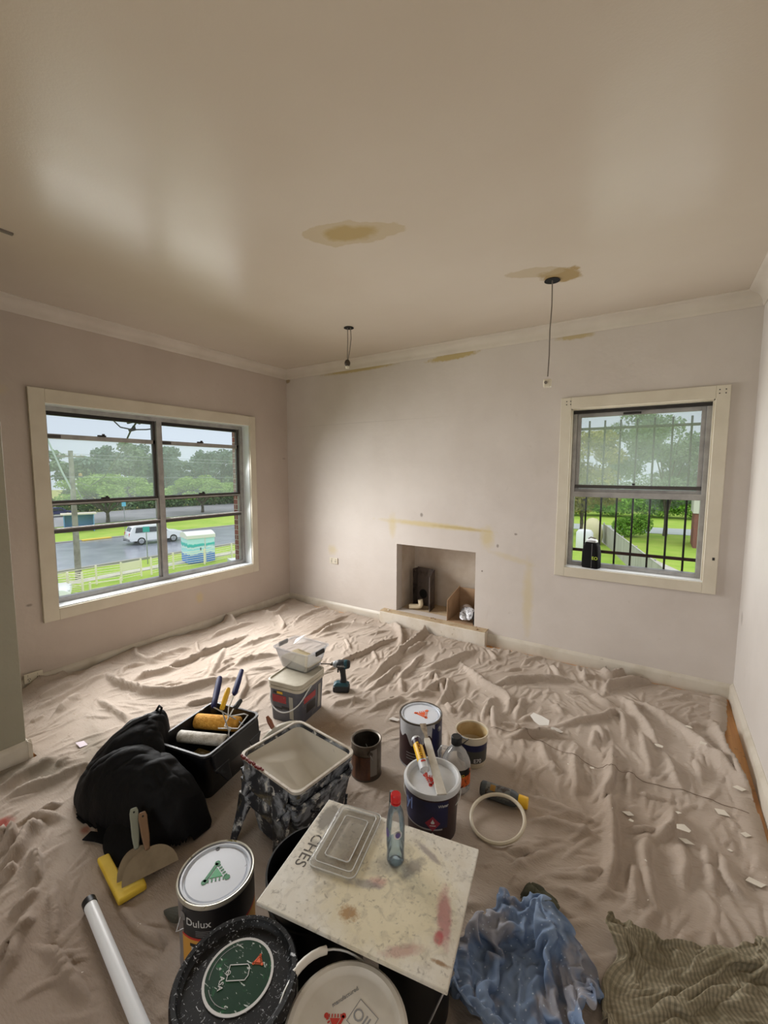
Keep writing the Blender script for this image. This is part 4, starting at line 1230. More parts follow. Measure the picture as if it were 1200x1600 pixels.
# ---- square pail of filler
px, py = 1.872, -1.808
p = thing('square_pail', 'square grey plaster pail with cream lid under the clear tub', 'pail', (px, py, 0), math.radians(8.5))
w, dp, H = .262, .305, .272
M_pailside = mat('printed_grey_pail', rgb(92, 94, 104), .45, var=(7, rgb(72, 74, 86), .4, .7), splats=[(24, rgb(170, 168, 162), .66, .74), (15, rgb(120, 120, 116), .64, .7)])
M_cream = mat('cream_pail_plastic', rgb(206, 200, 184), .45, var=(8, rgb(184, 176, 158), .4, .7), splats=[(26, rgb(130, 124, 112), .70, .76)])
b = MB(); b.loft([ring3(rrect(w * .86, dp * .86, .03), 0), ring3(rrect(w * .88, dp * .88, .035), .004), ring3(rrect(w * .955, dp * .955, .04), H - .05)]); b.build('body', M_pailside, p, smooth=30)
b = MB(); b.loft([ring3(rrect(w * .965, dp * .965, .04), H - .055), ring3(rrect(w * .995, dp * .995, .042), H - .052), ring3(rrect(w * .995, dp * .995, .042), H - .034), ring3(rrect(w * .96, dp * .96, .04), H - .033), ring3(rrect(w * .96, dp * .96, .04), H - .028),
              ring3(rrect(w * 1.01, dp * 1.01, .044), H - .027), ring3(rrect(w * 1.01, dp * 1.01, .044), H - .003), ring3(rrect(w * .985, dp * .985, .042), H), ring3(rrect(w * .93, dp * .93, .038), H), ring3(rrect(w * .915, dp * .915, .036), H - .008)]); b.build('lid', M_cream, p, smooth=30)
b = MB()
pts = []
for k in range(25):
    th = PI * k / 24
    pts.append((w * .51 * -math.cos(th), -dp * .10 - dp * .48 * math.sin(th) ** .55, H - .045 - .135 * math.sin(th) ** .9))
b.tube(pts, .0042, 8); b.build('bail', M_lid_white, p, smooth=60)
def face_rect(x, z, ww, hh, face, m, name, off=.0015):
    """printed panel on the pail: face 'f' = -y side, 'r' = +x side"""
    def at(u, v):
        k = .88 + (.955 - .88) * (v / (H - .05))
        return (u, -dp / 2 * k - off, v) if face == 'f' else (w / 2 * k + off, u, v)
    MB().add([at(x - ww / 2, z - hh / 2), at(x + ww / 2, z - hh / 2), at(x + ww / 2, z + hh / 2), at(x - ww / 2, z + hh / 2)], [(0, 1, 2, 3)]).build(name, m, p)
M_redpanel = mat('red_label_panel', rgb(168, 48, 56), .45, splats=[(60, rgb(205, 190, 180), .64, .69)])
face_rect(-.035, .155, .105, .05, 'f', M_redpanel, 'label'); face_rect(-.03, .198, .045, .016, 'f', M_yellow, 'label', .0018); face_rect(-.065, .196, .028, .014, 'f', M_blacklab, 'label', .0018)
face_rect(.055, .11, .03, .15, 'f', mat('pale_drip', rgb(170, 168, 158), .5), 'paint_drip', .0019)
face_rect(.02, .10, .08, .018, 'f', M_blacklab, 'label'); face_rect(-.05, .09, .07, .013, 'f', M_blacklab, 'label')
face_rect(-.035, .15, .13, .04, 'r', M_redpanel, 'label'); face_rect(-.02, .085, .10, .06, 'r', M_blacklab, 'label'); face_rect(-.055, .205, .05, .018, 'r', mat('dull_green_label', rgb(96, 100, 60), .5), 'label')
face_rect(.075, .11, .03, .16, 'r', mat('pale_drip_b', rgb(160, 156, 148), .5), 'paint_drip', .0019)
# ---- clear tub of filler powder on the pail
p = thing('clear_tub', 'translucent tub half full of cream filler on the square pail', 'tub', (1.815, -1.705, .2725), math.radians(2))
M_tub = glass_mat('frosted_tub_plastic', .15, (.95, .96, .98, 1), (.86, .88, .92, 1), .15, .10, milky=True)
bw, bd, tw, td, th_ = .225, .165, .305, .225, .140
def tubr(z, k=0): 
    u = z / th_
    return rrect(bw + (tw - bw) * u - k, bd + (td - bd) * u - k, .025)
b = MB(); b.loft([ring3(tubr(0), 0), ring3(tubr(.05), .05), ring3(tubr(.13), .13), ring3(rrect(tw + .014, td + .014, .03), .132), ring3(rrect(tw + .016, td + .016, .03), .140), ring3(rrect(tw - .004, td - .004, .026), .140), ring3(tubr(.13, .006), .128), ring3(tubr(.004, .006), .004)], cap1=True); b.build('tub_body', M_tub, p, smooth=35)
b = MB()
poly = tubr(.045, .010); rings = [ring3(tubr(.004, .01), .004), ring3(tubr(.03, .01), .03)]
top = [(x, y, .052 + .014 * math.sin(x * 40) + .010 * math.sin(y * 55 + 1)) for x, y in tubr(.055, .012)]
rings.append(top); b.loft(rings, cap1=False)
n_ = len(top); b.add([(x * .5, y * .5, .062 + .012 * math.sin(x * 30)) for x, y, z in top], [tuple(range(n_))]); 
k0 = len(b.v) - n_
for j in range(n_): b.f.append((k0 - n_ + j, k0 - n_ + (j + 1) % n_, k0 + (j + 1) % n_, k0 + j)); b.m.append(0)
b.build('filler', mat('cream_filler', rgb(214, 198, 160), .8, var=(14, rgb(194, 176, 136), .4, .7), bump=(30, .3)), p, smooth=60)
for sg in (-1, 1):
    b = MB(); b.box((sg * (tw / 2 + .012), 0, .125), (.012, .085, .030)); b.build('clip', M_black if sg > 0 else M_steel_dull, p, bevel=.003)
b = MB(); b.add([(-.05, -.02, .145), (.03, .01, .165), (.05, .05, .150), (-.02, .07, .19), (-.08, .04, .155), (-.06, .10, .152)], [(0, 1, 3, 4), (1, 2, 3), (3, 4, 5)]); b.build('film', glass_mat('cling_film', .10, (1, 1, 1, 1), (.9, .92, .95, 1), .2, .2, milky=True), p)
# ---- impact driver
px, py = 1.945, -1.43
p = thing('cordless_drill', 'black and teal cordless impact driver standing on its battery', 'drill', (px, py, .004), math.radians(-150))
# local +x is where the bit points
M_teal = mat('teal_plastic', rgb(8, 66, 78), .45); M_tool = mat('tool_black_rubber', rgb(20, 24, 28), .5)
b = MB(); b.loft([ring3(rrect(.115, .072, .012), 0), ring3(rrect(.12, .075, .014), .006), ring3(rrect(.12, .075, .014), .034), ring3(rrect(.105, .068, .012), .042)]); b.build('battery', M_tool, p, smooth=35)
b = MB(); b.loft([ring3(rrect(.108, .066, .012), .042), ring3(rrect(.112, .066, .012), .052), ring3(rrect(.075, .045, .012), .066)], M=T(.0, 0, 0)); b.build('battery_mount', M_teal, p, smooth=35)
b = MB()
def hg(z, x, ww, dd): return [(q[0] + x, q[1], z) for q in rrect(ww, dd, min(ww, dd) * .45, 5)]
b.loft([hg(.06, -.012, .055, .040), hg(.09, -.016, .042, .034), hg(.13, -.012, .040, .036), hg(.165, -.006, .050, .040), hg(.175, -.004, .06, .042)]); b.build('grip', M_tool, p, smooth=60)
b = MB(); b.lathe([(0, -.062), (.022, -.06), (.030, -.05), (.032, -.02), (.032, .022), (.028, .034), (.026, .036)], 24, M=T(-.004, 0, .198) @ Ry(PI / 2)); b.build('motor_housing', M_tool, p, smooth=40)
b = MB(); b.lathe([(.0325, -.040), (.0335, -.037), (.0335, -.022), (.0325, -.018)], 24, M=T(-.004, 0, .198) @ Ry(PI / 2)); b.build('teal_band', M_teal, p, smooth=40)
b = MB(); b.lathe([(0.026, .03), (.026, .048), (.018, .062), (.012, .064)], 24, M=T(-.004, 0, .198) @ Ry(PI / 2)); b.build('nose', mat('grey_nose', rgb(150, 156, 160), .4), p, smooth=40)
b = MB(); b.lathe([(.012, .058), (.013, .078), (.009, .084), (.0045, .086), (.0042, .185), (0, .187)], 16, M=T(-.004, 0, .198) @ Ry(PI / 2)); b.build('bit_holder', M_steel_dull, p, smooth=40)
b = MB(); b.box((.024, 0, .150), (.012, .014, .030)); b.build('trigger', M_black, p, bevel=.004)
lettering('makita', .022, M_whiteprint, p, T(-.004, .0325, .198) @ Rz(PI) @ Rx(PI / 2), name='brand_lettering')
lettering('makita', .022, M_whiteprint, p, T(-.004, -.0325, .198) @ Rx(PI / 2), name='brand_lettering')

# ---- scuttles (roller buckets)
M_scut_black = mat('black_scuttle_plastic', rgb(17, 18, 21), .42, splats=[(9, rgb(70, 72, 76), .62, .75), (26, rgb(150, 152, 154), .70, .76)])
M_scut_splat = mat('paint_spattered_scuttle', rgb(34, 37, 44), .5, splats=[(13, rgb(136, 140, 146), .46, .56), (9, rgb(96, 88, 68), .58, .66), (26, rgb(206, 204, 198), .57, .64), (8, rgb(20, 20, 22), .60, .66)])
M_rimpaint = mat('paint_caked_rim', rgb(208, 200, 188), .5, var=(14, rgb(170, 158, 142), .4, .7), splats=[(16, rgb(66, 56, 48), .66, .72)])
M_paint_in = mat('wet_cream_paint', rgb(200, 194, 182), .38, var=(3, rgb(190, 182, 168), .4, .7), bump=(6, .25), splats=[(6, rgb(60, 56, 54), .70, .73), (18, rgb(90, 84, 78), .74, .77)])
def scuttle(root, w, d, H, ms, mrim, minn, fill, leg_sides, deep=.6):
    t = .006
    k = .74
    def rr(z, inset=0):
        u = z / H; s = k + (1 - k) * u
        return rrect(w * s - inset, d * s - inset, .035 * s)
    b = MB(); b.loft([ring3(rr(0), 0), ring3(rr(.01), .004), ring3(rr(H * .5), H * .5), ring3(rr(H * .86), H * .86), ring3([(x * 1.02, y * 1.02) for x, y in rr(H * .87)], H * .87), ring3([(x * 1.02, y * 1.02) for x, y in rr(H * .93)], H * .93), ring3(rr(H * .93), H * .935), ring3(rr(H - .004), H - .004), ring3(rr(H - .004, 2 * t), H - .004), ring3(rr(H * .5, 2 * t), H * .5), ring3(rr(.01, 2 * t), .012)])
    body = b.build('bucket_body', ms, root, smooth=30)
    outer = [(x * 1.012, y * 1.012) for x, y in rr(H)]; inn = rr(H, 2.6 * t)
    b = MB(); b.loft([ring3(outer, H - .012), ring3([(x * 1.008, y * 1.008) for x, y in outer], H - .006), ring3(outer, H), ring3(inn, H), ring3(rr(H, 2.2 * t), H - .012)], cap0=False, cap1=False); b.build('rim', mrim, root, smooth=40)
    if fill:
        b = MB(); ring = rr(H * .9, 2.5 * t); n_ = len(ring)
        vs = []
        for (f_, ) in ((1.,), (.86,), (.6,), (.3,)):
            for x, y in ring:
                u = x / w; v = y / d
                zz = H * (.93 if f_ == 1. else .72 - .10 * (1 - f_) - .22 * u * 1.3 - .12 * v)
                vs.append((x * f_, y * f_, min(zz, H * .92)))
        fs = []
        for r_ in range(3):
            for j in range(n_): fs.append((r_ * n_ + j, r_ * n_ + (j + 1) % n_, (r_ + 1) * n_ + (j + 1) % n_, (r_ + 1) * n_ + j))
        fs.append(tuple(3 * n_ + j for j in range(n_)))
        b.add(vs, fs); b.build('paint_coat', minn, root, smooth=80)
    return body
def leg_pair(root, w, d, z_top, z_bot, side, ms, spread=.10, out=.06, name='leg'):
    """two flat splayed legs hanging from a cross web on one side"""
    sx, sy = side
    ax = Vector((-sy, sx, 0)); no = Vector((sx, sy, 0))
    half = (d if sx else w) / 2
    off = (w if sx else d) / 2
    web = MB()
    A0 = no * (off * .96); 
    web.loft([[A0 + ax * (half * .86) + Vector((0, 0, z_top)), A0 - ax * (half * .86) + Vector((0, 0, z_top)), A0 + no * .014 - ax * (half * .86) + Vector((0, 0, z_top)), A0 + no * .014 + ax * (half * .86) + Vector((0, 0, z_top))],
              [A0 + no * .02 + ax * (half * .80) + Vector((0, 0, z_top - .095)), A0 + no * .02 - ax * (half * .80) + Vector((0, 0, z_top - .095)), A0 + no * .034 - ax * (half * .80) + Vector((0, 0, z_top - .095)), A0 + no * .034 + ax * (half * .80) + Vector((0, 0, z_top - .095))]])
    web.build('leg_web', ms, root, bevel=.004)
    for s in (-1, 1):
        lg = MB(); rings = []
        for u, wd in ((0, .10), (.35, .062), (.7, .045), (1, .030)):
            z = z_top - .07 + (z_bot - z_top + .07) * u
            c = A0 + no * (.018 + out * u) + ax * s * (half * .62 + spread * u)
            rings.append([c + ax * wd / 2 + Vector((0, 0, z)), c - ax * wd / 2 + Vector((0, 0, z)), c - ax * wd / 2 + no * .012 + Vector((0, 0, z)), c + ax * wd / 2 + no * .012 + Vector((0, 0, z))])
        lg.loft(rings); lg.build(name, ms, root, bevel=.003)
# black one with rollers
p = thing('roller_scuttle', 'black roller scuttle holding paint rollers beside the backpack', 'scuttle', (1.905, -2.487, .002), math.radians(11))
BW, BD, BH = .335, .400, .262
scuttle(p, BW, BD, BH, M_scut_black, mat('scuffed_black_rim', rgb(46, 46, 48), .45, splats=[(14, rgb(170, 166, 158), .60, .68)]), None, False, ())
leg_pair(p, BW, BD, BH - .01, .10, (1, 0), M_scut_black, -.02, .03)
b = MB(); b.prism([(-.105, -.13), (.105, -.13), (.115, .03), (-.115, .03)], .02, .10); b.build('paint_dregs', mat('olive_dregs', rgb(120, 106, 60), .4, splats=[(14, rgb(206, 198, 180), .58, .66)]), p, bevel=.01)
# paint-spattered pair: one scuttle nested in another
p = thing('paint_scuttle', 'lower paint-spattered scuttle on splayed legs, under the cream-filled one', 'scuttle', (2.535, -2.487, .002), math.radians(-7))
SW, SD = .385, .335
scuttle(p, SW, SD, .285, M_scut_splat, M_scut_splat, None, False, ())
leg_pair(p, SW, SD, .270, 0.002, (0, -1), M_scut_splat, .03, .055)
b = MB(); b.tube([(.205, -.10, .25), (.225, -.05, .23), (.23, .02, .20), (.225, .07, .16), (.205, .10, .2)], .006, 8); b.build('handle', M_bucket_black, p, smooth=60)
p = thing('paint_scuttle', 'upper spattered scuttle coated inside with cream paint, nested in another', 'scuttle', (2.528, -2.480, .085), math.radians(-6))
scuttle(p, SW + .005, SD + .005, .265, M_scut_splat, M_rimpaint, M_paint_in, True, ())
leg_pair(p, SW, SD, .250, .045, (-1, 0), M_scut_splat, .0, .045)
leg_pair(p, SW * .9, SD, .255, .135, (0, -1), M_scut_splat, .0, .02)
b = MB(); rr_ = random.Random(3)
for k in range(14):
    b.box((-.17 + .011 * k + rr_.uniform(-.004, .004), -SD / 2 - .004 + .0035 * rr_.random(), .262 + .003 * rr_.random()), (.013, .009, .010 + .006 * rr_.random()))
b.build('red_paint_flakes', mat('peeling_red_paint', rgb(112, 34, 30), .6), p, bevel=.003)
b = MB(); b.span((-.12, -.1735, .215), (-.112, -.171, .262)); b.span((-.10, -.1735, .205), (-.093, -.171, .262)); b.build('paint_drip', M_lid_white, p)
# ---- rollers and handles
M_sleeve_y = mat('mustard_roller_nap', rgb(240, 182, 84), .9, var=(60, rgb(216, 152, 58), .35, .65), bump=(120, .6))
M_sleeve_w = mat('white_roller_nap', rgb(232, 228, 220), .85, var=(40, rgb(190, 184, 172), .4, .7), bump=(90, .4))
M_blueh = mat('navy_blue_handle', rgb(14, 22, 78), .6, spec=.3)
M_yelh = mat('yellow_handle', rgb(236, 184, 38), .35)
def roller(name_label, a, c, rad, msleeve, grip_a, grip_c, mh, gr=.012):
    a, c, ga, gc = Vector(a), Vector(c), Vector(grip_a), Vector(grip_c)
    p = thing('paint_roller', name_label, 'paint roller', tuple(a), 0)
    o_ = a; d = (c - a).normalized(); L = (c - a).length
    M_ = d.to_track_quat('Z', 'Y').to_matrix().to_4x4()
    b = MB(); b.lathe([(.016, 0), (rad - .004, .001), (rad, .006), (rad, L - .006), (rad - .004, L - .001), (.016, L), (.016, L - .02), (.012, L - .02), (0, L - .02)], 28, M=M_); b.build('roller_sleeve', msleeve, p, smooth=50)
    e = d * (L + .018); side = (gc - a) ; gl = (gc - a)
    k1 = e + (gl - e).normalized() * .055
    b = MB(); b.tube([d * (L - .01), e, e + (gl - e) * .35 + d * .012, gl - (gl - (ga - a)) * -.0], .0032, 7); b.build('wire_frame', M_wire, p, smooth=60)
    h = MB(); u0 = gc - a; u1 = ga - a
    h.tube([u0, u0 + (u1 - u0) * .06, u0 + (u1 - u0) * .2, u0 + (u1 - u0) * .5, u0 + (u1 - u0) * .85, u1], [gr * .6, gr, gr * .95, gr * 1.08, gr * 1.05, gr * .8], 12); h.build('handle', mh, p, smooth=50)
    return p
roller('yellow nap paint roller with navy handle in the black scuttle', (1.735, -2.455, .222), (1.965, -2.345, .222), .039, M_sleeve_y, (1.700, -2.270, .385), (1.870, -2.437, .335), M_blueh, .0165)
roller('white nap paint roller with yellow handle across the black scuttle', (1.800, -2.595, .232), (2.035, -2.488, .232), .029, M_sleeve_w, (1.865, -2.335, .395), (1.915, -2.420, .325), M_yelh, .0135)
def mini_frame(label, pts, ga, gc, mh, gr, name='roller_cage'):
    p = thing(name, label, 'roller frame', (0, 0, 0), 0)
    MB().tube(pts, .0035, 7).build('wire_frame', M_wire_w, p, smooth=40)
    u0, u1 = Vector(gc), Vector(ga)
    MB().tube([u0, u0 + (u1 - u0) * .08, u0 + (u1 - u0) * .5, u1], [gr * .6, gr, gr * 1.05, gr * .85], 12).build('handle', mh, p, smooth=50)
mini_frame('empty roller frame with navy handle standing in the black scuttle', [(1.86, -2.30, .33), (1.88, -2.35, .29), (1.925, -2.39, .275), (1.99, -2.335, .285), (2.01, -2.325, .28), (2.02, -2.40, .245), (1.93, -2.455, .245)], (1.715, -2.125, .372), (1.853, -2.290, .335), M_blueh, .0165)
mini_frame('small roller frame with black handle in the black scuttle corner', [(1.915, -2.345, .295), (1.93, -2.40, .26), (1.95, -2.43, .25), (1.99, -2.42, .25), (1.985, -2.45, .20)], (1.885, -2.272, .300), (1.915, -2.340, .290), M_black, .014)
# ---- brush behind the spattered scuttle
p = thing('paint_brush', 'wooden-handled paint brush leaning behind the cream-filled scuttle', 'paint brush', (0, 0, 0), 0)
g0, g1 = Vector((2.200, -2.345, .318)), Vector((2.270, -2.345, .235)); d = (g1 - g0)
MB().tube([g0 - d * .25, g0, g0 + d * .4, g1], [.007, .013, .010, .008], 12).build('handle', mat('varnished_wood', rgb(134, 74, 44), .35), p, smooth=60)
MB().tube([g1, g1 + d * .4, g1 + d * 1.0], [.010, .016, .018], 12, flat=.6).build('ferrule', M_blueh, p, smooth=60)
MB().tube([g1 + d * 1.0, g1 + d * 1.55], [.018, .020], 12, flat=.55).build('bristles', mat('pale_bristle', rgb(190, 176, 150), .8), p, smooth=60)
# ---- round lid standing behind the scuttle
p = tag(MB().lathe([(0, 0), (.135, 0), (.150, .004), (.156, .010), (.156, .022), (.150, .024), (.146, .012), (0, .010)], 48).build('bucket_lid', M_cream, None, smooth=40), 'round cream bucket lid leaning upright behind the cream-filled scuttle', 'lid')
p.location = (2.275, -2.285, .158); p.rotation_euler = Euler((math.radians(-80), 0, math.radians(52)))

# ---- black buckets and the board
def big_bucket(p, R, H, mside, open_top=False):
    b = MB(); b.lathe([(0, 0), (R * .86, 0), (R * .87, .006), (R * .965, H - .07), (R * 1.0, H - .068), (R * 1.0, H - .058), (R * .97, H - .056), (R * .985, H - .02), (R * 1.0, H - .018), (R * 1.0, H), (R * .965, H), (R * .955, H - .02), (R * .83, .012), (0, .012)] if open_top else
                      [(0, 0), (R * .86, 0), (R * .87, .006), (R * .965, H - .07), (R * 1.0, H - .068), (R * 1.0, H - .058), (R * .97, H - .056), (R * .985, H - .02), (0, H - .02)], 56)
    return b.build('bucket_body', mside, p, smooth=35)
p = thing('paint_bucket', 'black bucket with spattered lid and round green emblem, front left', 'bucket', (3.025, -3.205, .002), 0)
R, H = .143, .378
big_bucket(p, R, H, M_bucket_plain)
b = MB(); b.lathe([(0, H - .014), (R * .86, H - .014), (R * .90, H - .010), (R * .93, H + .001), (R * 1.0, H + .002), (R * 1.03, H - .004), (R * 1.035, H - .026), (R * 1.01, H - .027)], 56); b.build('lid', M_bucket_black, p, smooth=35)
M_green_st = mat('dark_green_emblem', rgb(10, 54, 32), .5, spec=.25, splats=[(20, rgb(28, 96, 54), .56, .64), (40, rgb(196, 204, 200), .625, .655, (1, 3, 1))])
lz = H - .0138
ex, ey = -.006, .012
MB().lathe([(0, lz + .001), (.078, lz + .001), (.078, lz - .001)], 48, M=T(ex, ey, 0)).build('emblem', M_green_st, p)
MB().lathe([(.078, lz - .001), (.078, lz + .0015), (.084, lz + .0015), (.084, lz - .001)], 48, M=T(ex, ey, 0)).build('emblem_ring', M_whiteprint, p)
b = MB()
def seg_arc(r, a0, a1, w=.0014):
    n = 18
    b.add([((r + s_ * w) * math.cos(a0 + (a1 - a0) * k / n) + ex, (r + s_ * w) * math.sin(a0 + (a1 - a0) * k / n) + ey, lz + .0016) for k in range(n + 1) for s_ in (0, 1)], [(2 * k, 2 * k + 1, 2 * k + 3, 2 * k + 2) for k in range(n)])
seg_arc(.068, 2.3, 3.9); seg_arc(.068, 4.2, 5.2); b.build('emblem_line', M_greyprint, p)
b = MB(); qx, qy = -.010, .014
def ln(a, c, w=.0016):
    a, c = Vector((*a, 0)), Vector((*c, 0)); d = (c - a); an = math.atan2(d.y, d.x); m_ = (a + c) / 2
    b.box((0, 0, 0), (d.length, w, .0010), 0, T(m_.x, m_.y, lz + .0018) @ Rz(an))
Q = [Rz(.62) @ Vector(v) for v in ((-.024, -.017, 0), (.020, -.017, 0), (.026, -.008, 0), (.026, .010, 0), (.020, .017, 0), (-.024, .017, 0))]
Q = [(v.x + qx, v.y + qy) for v in Q]
for k in range(6): ln(Q[k], Q[(k + 1) % 6])
b.lathe([(.0045, lz + .0012), (.0045, lz + .0022), (.006, lz + .0022)], 12, M=T(Q[0][0] * .5 + Q[5][0] * .5, Q[0][1] * .5 + Q[5][1] * .5, 0))
b.build('can_drawing', M_whiteprint, p)
pour_triangle(p, T(.012, .060, lz + .001) @ Rz(.5), .019, M_orange, M_orange)
lettering('ASA', .017, M_whiteprint, p, T(-.026, -.024, lz + .0016) @ Rz(-.9), name='lettering')
fa = facing(3.025, -3.205)
bail(p, R + .006, H - .062, fa - 1.25, .165, math.radians(-62), M_wire_w, .0032, side=1)
# white-lidded bucket at the bottom edge
p = thing('paint_bucket', 'white-lidded bucket with a red triangle at the bottom of the view', 'bucket', (3.297, -3.122, .002), 0)
R, H = .137, .345
big_bucket(p, R, H, M_bucket_plain)
b = MB(); b.lathe([(0, H - .012), (R * .82, H - .012), (R * .86, H - .009), (R * .91, H + .001), (R * .98, H + .002), (R * 1.03, H - .003), (R * 1.04, H - .028), (R * 1.01, H - .029)], 56); b.build('lid', M_lid_dirty, p, smooth=35)
pour_triangle(p, T(-.034, .000, H - .0118) @ Rz(math.radians(-148)), .034, M_red, M_red)
lettering('manufactured', .0125, M_greyprint, p, T(-.044, .054, H - .0115) @ Rz(math.radians(63)), name='lettering')
lettering('OIL', .034, M_greyprint, p, T(.016, .040, H - .0115) @ Rz(math.radians(-6)), name='lettering')
b = MB(); lz = H - .0115
for k in range(4):
    c4 = [(-.014, .020), (.042, .012), (.046, .062), (-.010, .070)]
    a, c = c4[k], c4[(k + 1) % 4]; a, c = Vector((*a, 0)), Vector((*c, 0)); d = c - a
    b.box((0, 0, 0), (d.length, .0012, .0008), 0, T((a.x + c.x) / 2, (a.y + c.y) / 2, lz) @ Rz(math.atan2(d.y, d.x)))
b.build('stamp_outline', M_greyprint, p)
bail(p, R + .004, H - .055, PI / 2 - .12, .180, math.radians(27), M_wire_w, .0030, grip=(8, 14), side=1)
# bucket carrying the board
p = thing('paint_bucket', 'black bucket under the stained board', 'bucket', (2.995, -2.873, .002), 0)
R, H = .158, .379
big_bucket(p, R, H, mat('wet_black_bucket', rgb(14, 14, 16), .35, splats=[(20, rgb(110, 112, 116), .70, .74)]), True)
p = thing('paint_bucket', 'second black bucket under the board, against the white-lidded one', 'bucket', (3.285, -2.775, .002), 0)
big_bucket(p, .118, .379, M_bucket_plain, True)
MB().tube([(.118, -.05, .30), (.15, -.09, .28), (.12, -.16, .20), (.06, -.17, .16)], .003, 6).build('bail', M_wire, p, smooth=60)
# the stained board
def board_material():
    m, n, b = _new('stained_marbled_board')
    t = _noise(n, 5, detail=8, rough=.65)
    c = _mix(n, _range(n, t.outputs['Fac'], .35, .65), rgb(230, 227, 218), rgb(212, 204, 188))
    for q in [((.05, -.03, 0), (.21, .20, 4), (0, 0, 0), rgb(216, 204, 168), .7, .3, .12, 32),
              ((.06, -.02, 0), (.16, .15, 4), (0, 0, 0), rgb(226, 216, 188), .7, .3, .12, 32),
              ((.225, -.04, 0), (.022, .085, 4), (0, 0, .25), rgb(172, 92, 102), .7, .4, .2, 56),
              ((.225, -.10, 0), (.014, .02, 4), (0, 0, .2), rgb(178, 62, 70), .75, .4, .2, 80),
              ((.15, -.165, 0), (.06, .016, 4), (0, 0, .5), rgb(170, 110, 106), .55, .5, .3, 56),
              ((.02, -.02, 0), (.03, .02, 4), (0, 0, .4), rgb(186, 116, 122), .55, .5, .3, 56),
              ((.03, .05, 0), (.07, .04, 4), (0, 0, .8), rgb(134, 128, 122), .55, .6, .35, 48),
              ((.10, .06, 0), (.05, .025, 4), (0, 0, 1.2), rgb(104, 100, 104), .65, .5, .35, 56),
              ((-.01, -.04, 0), (.06, .015, 4), (0, 0, .2), rgb(130, 126, 132), .6, .5, .35, 56),
              ((.13, .13, 0), (.06, .012, 4), (0, 0, -.5), rgb(120, 106, 112), .6, .5, .35, 56),
              ((-.02, -.135, 0), (.03, .022, 4), (0, 0, 0), rgb(158, 112, 48), .8, .6, .45, 96),
              ((-.10, .02, 0), (.06, .02, 4), (0, 0, 1.2), rgb(160, 122, 60), .55, .6, .4, 64),
              ((.245, -.155, 0), (.025, .006, 4), (0, 0, 0), rgb(136, 96, 44), .8, .6, .3, 96),
              ((-.235, .135, 0), (.035, .07, 4), (0, 0, 0), rgb(98, 92, 84), .75, .3, .2, 80),
              ((-.22, .02, 0), (.02, .02, 4), (0, 0, 0), rgb(90, 84, 78), .5, .6, .35, 96)]:
        c = blob(n, c, *q)
    t = _noise(n, 26, detail=6, dist=.8)
    c = _mix(n, _range(n, t.outputs['Fac'], .52, .72, 0, .42), c, rgb(138, 130, 118))
    t = _noise(n, 70, detail=5, dist=.5)
    c = _mix(n, _range(n, t.outputs['Fac'], .58, .7, 0, .5), c, rgb(112, 104, 94))
    n.links.new(c, b.inputs['Base Color']); b.inputs['Roughness'].default_value = .5
    t = _noise(n, 40, detail=4); bp = n.nodes.new('ShaderNodeBump'); bp.inputs['Strength'].default_value = .25; bp.inputs['Distance'].default_value = .005
    n.links.new(t.outputs['Fac'], bp.inputs['Height']); n.links.new(bp.outputs[0], b.inputs['Normal'])
    return m
bc = (3.166, -2.811); brz = math.atan2(-2.558 + 2.655, 3.397 - 2.859)
p = thing('stained_board', 'paint-stained pale board lying across black buckets', 'board', (bc[0], bc[1], .386), brz)
MB().box((0, 0, 0), (.550, .412, .012)).build('board_panel', board_material(), p, bevel=.0025)
M_stencil = mat('faded_black_stencil', rgb(78, 72, 64), .6, splats=[(30, rgb(176, 168, 150), .56, .62)])
lettering('CHES', .052, M_stencil, p, T(-.228, -.005, .0062) @ Rz(-PI / 2), name='stencil_lettering', depth=.0003)
lettering('NO 98', .034, M_stencil, p, T(-.262, .06, .0062) @ Rz(-PI / 2), name='stencil_lettering', depth=.0003) if False else None
# takeaway container lid
p = thing('container_lid', 'clear rectangular takeaway container lid lying on the stained board', 'container lid', (3.025, -2.762, .3925), brz + math.radians(3))
M_takeaway = glass_mat('clear_takeaway_plastic', .16, (.98, .975, .96, 1), (.95, .94, .9, 1), .1, .2, milky=True)
M_takeedge = glass_mat('clear_plastic_ridge', .55, (.95, .95, .94, 1), (.95, .95, .93, 1), .12, .25, milky=True)
lw_, ld_ = .155, .255
b = MB(); b.loft([ring3(rrect(lw_, ld_, .022), 0), ring3(rrect(lw_, ld_, .022), .008), ring3(rrect(lw_ - .012, ld_ - .012, .018), .011), ring3(rrect(lw_ - .026, ld_ - .03, .014), .011), ring3(rrect(lw_ - .03, ld_ - .036, .012), .006), ring3(rrect(lw_ * .55, ld_ * .66, .010), .006), ring3(rrect(lw_ * .52, ld_ * .64, .010), .011)], cap0=False); b.build('lid_panel', M_takeaway, p, smooth=40)
def ridge(w_, d_, r_, z_, rad=.0016):
    pts = [(x, y, z_) for x, y in rrect(w_, d_, r_)]
    return MB().tube(pts, rad, 5, closed=True)
ridge(lw_, ld_, .022, .008, .0018).build('ridge', M_takeedge, p, smooth=60); ridge(lw_ - .028, ld_ - .033, .014, .0115).build('ridge', M_takeedge, p, smooth=60); ridge(lw_ * .54, ld_ * .65, .01, .0108).build('ridge', M_takeedge, p, smooth=60)
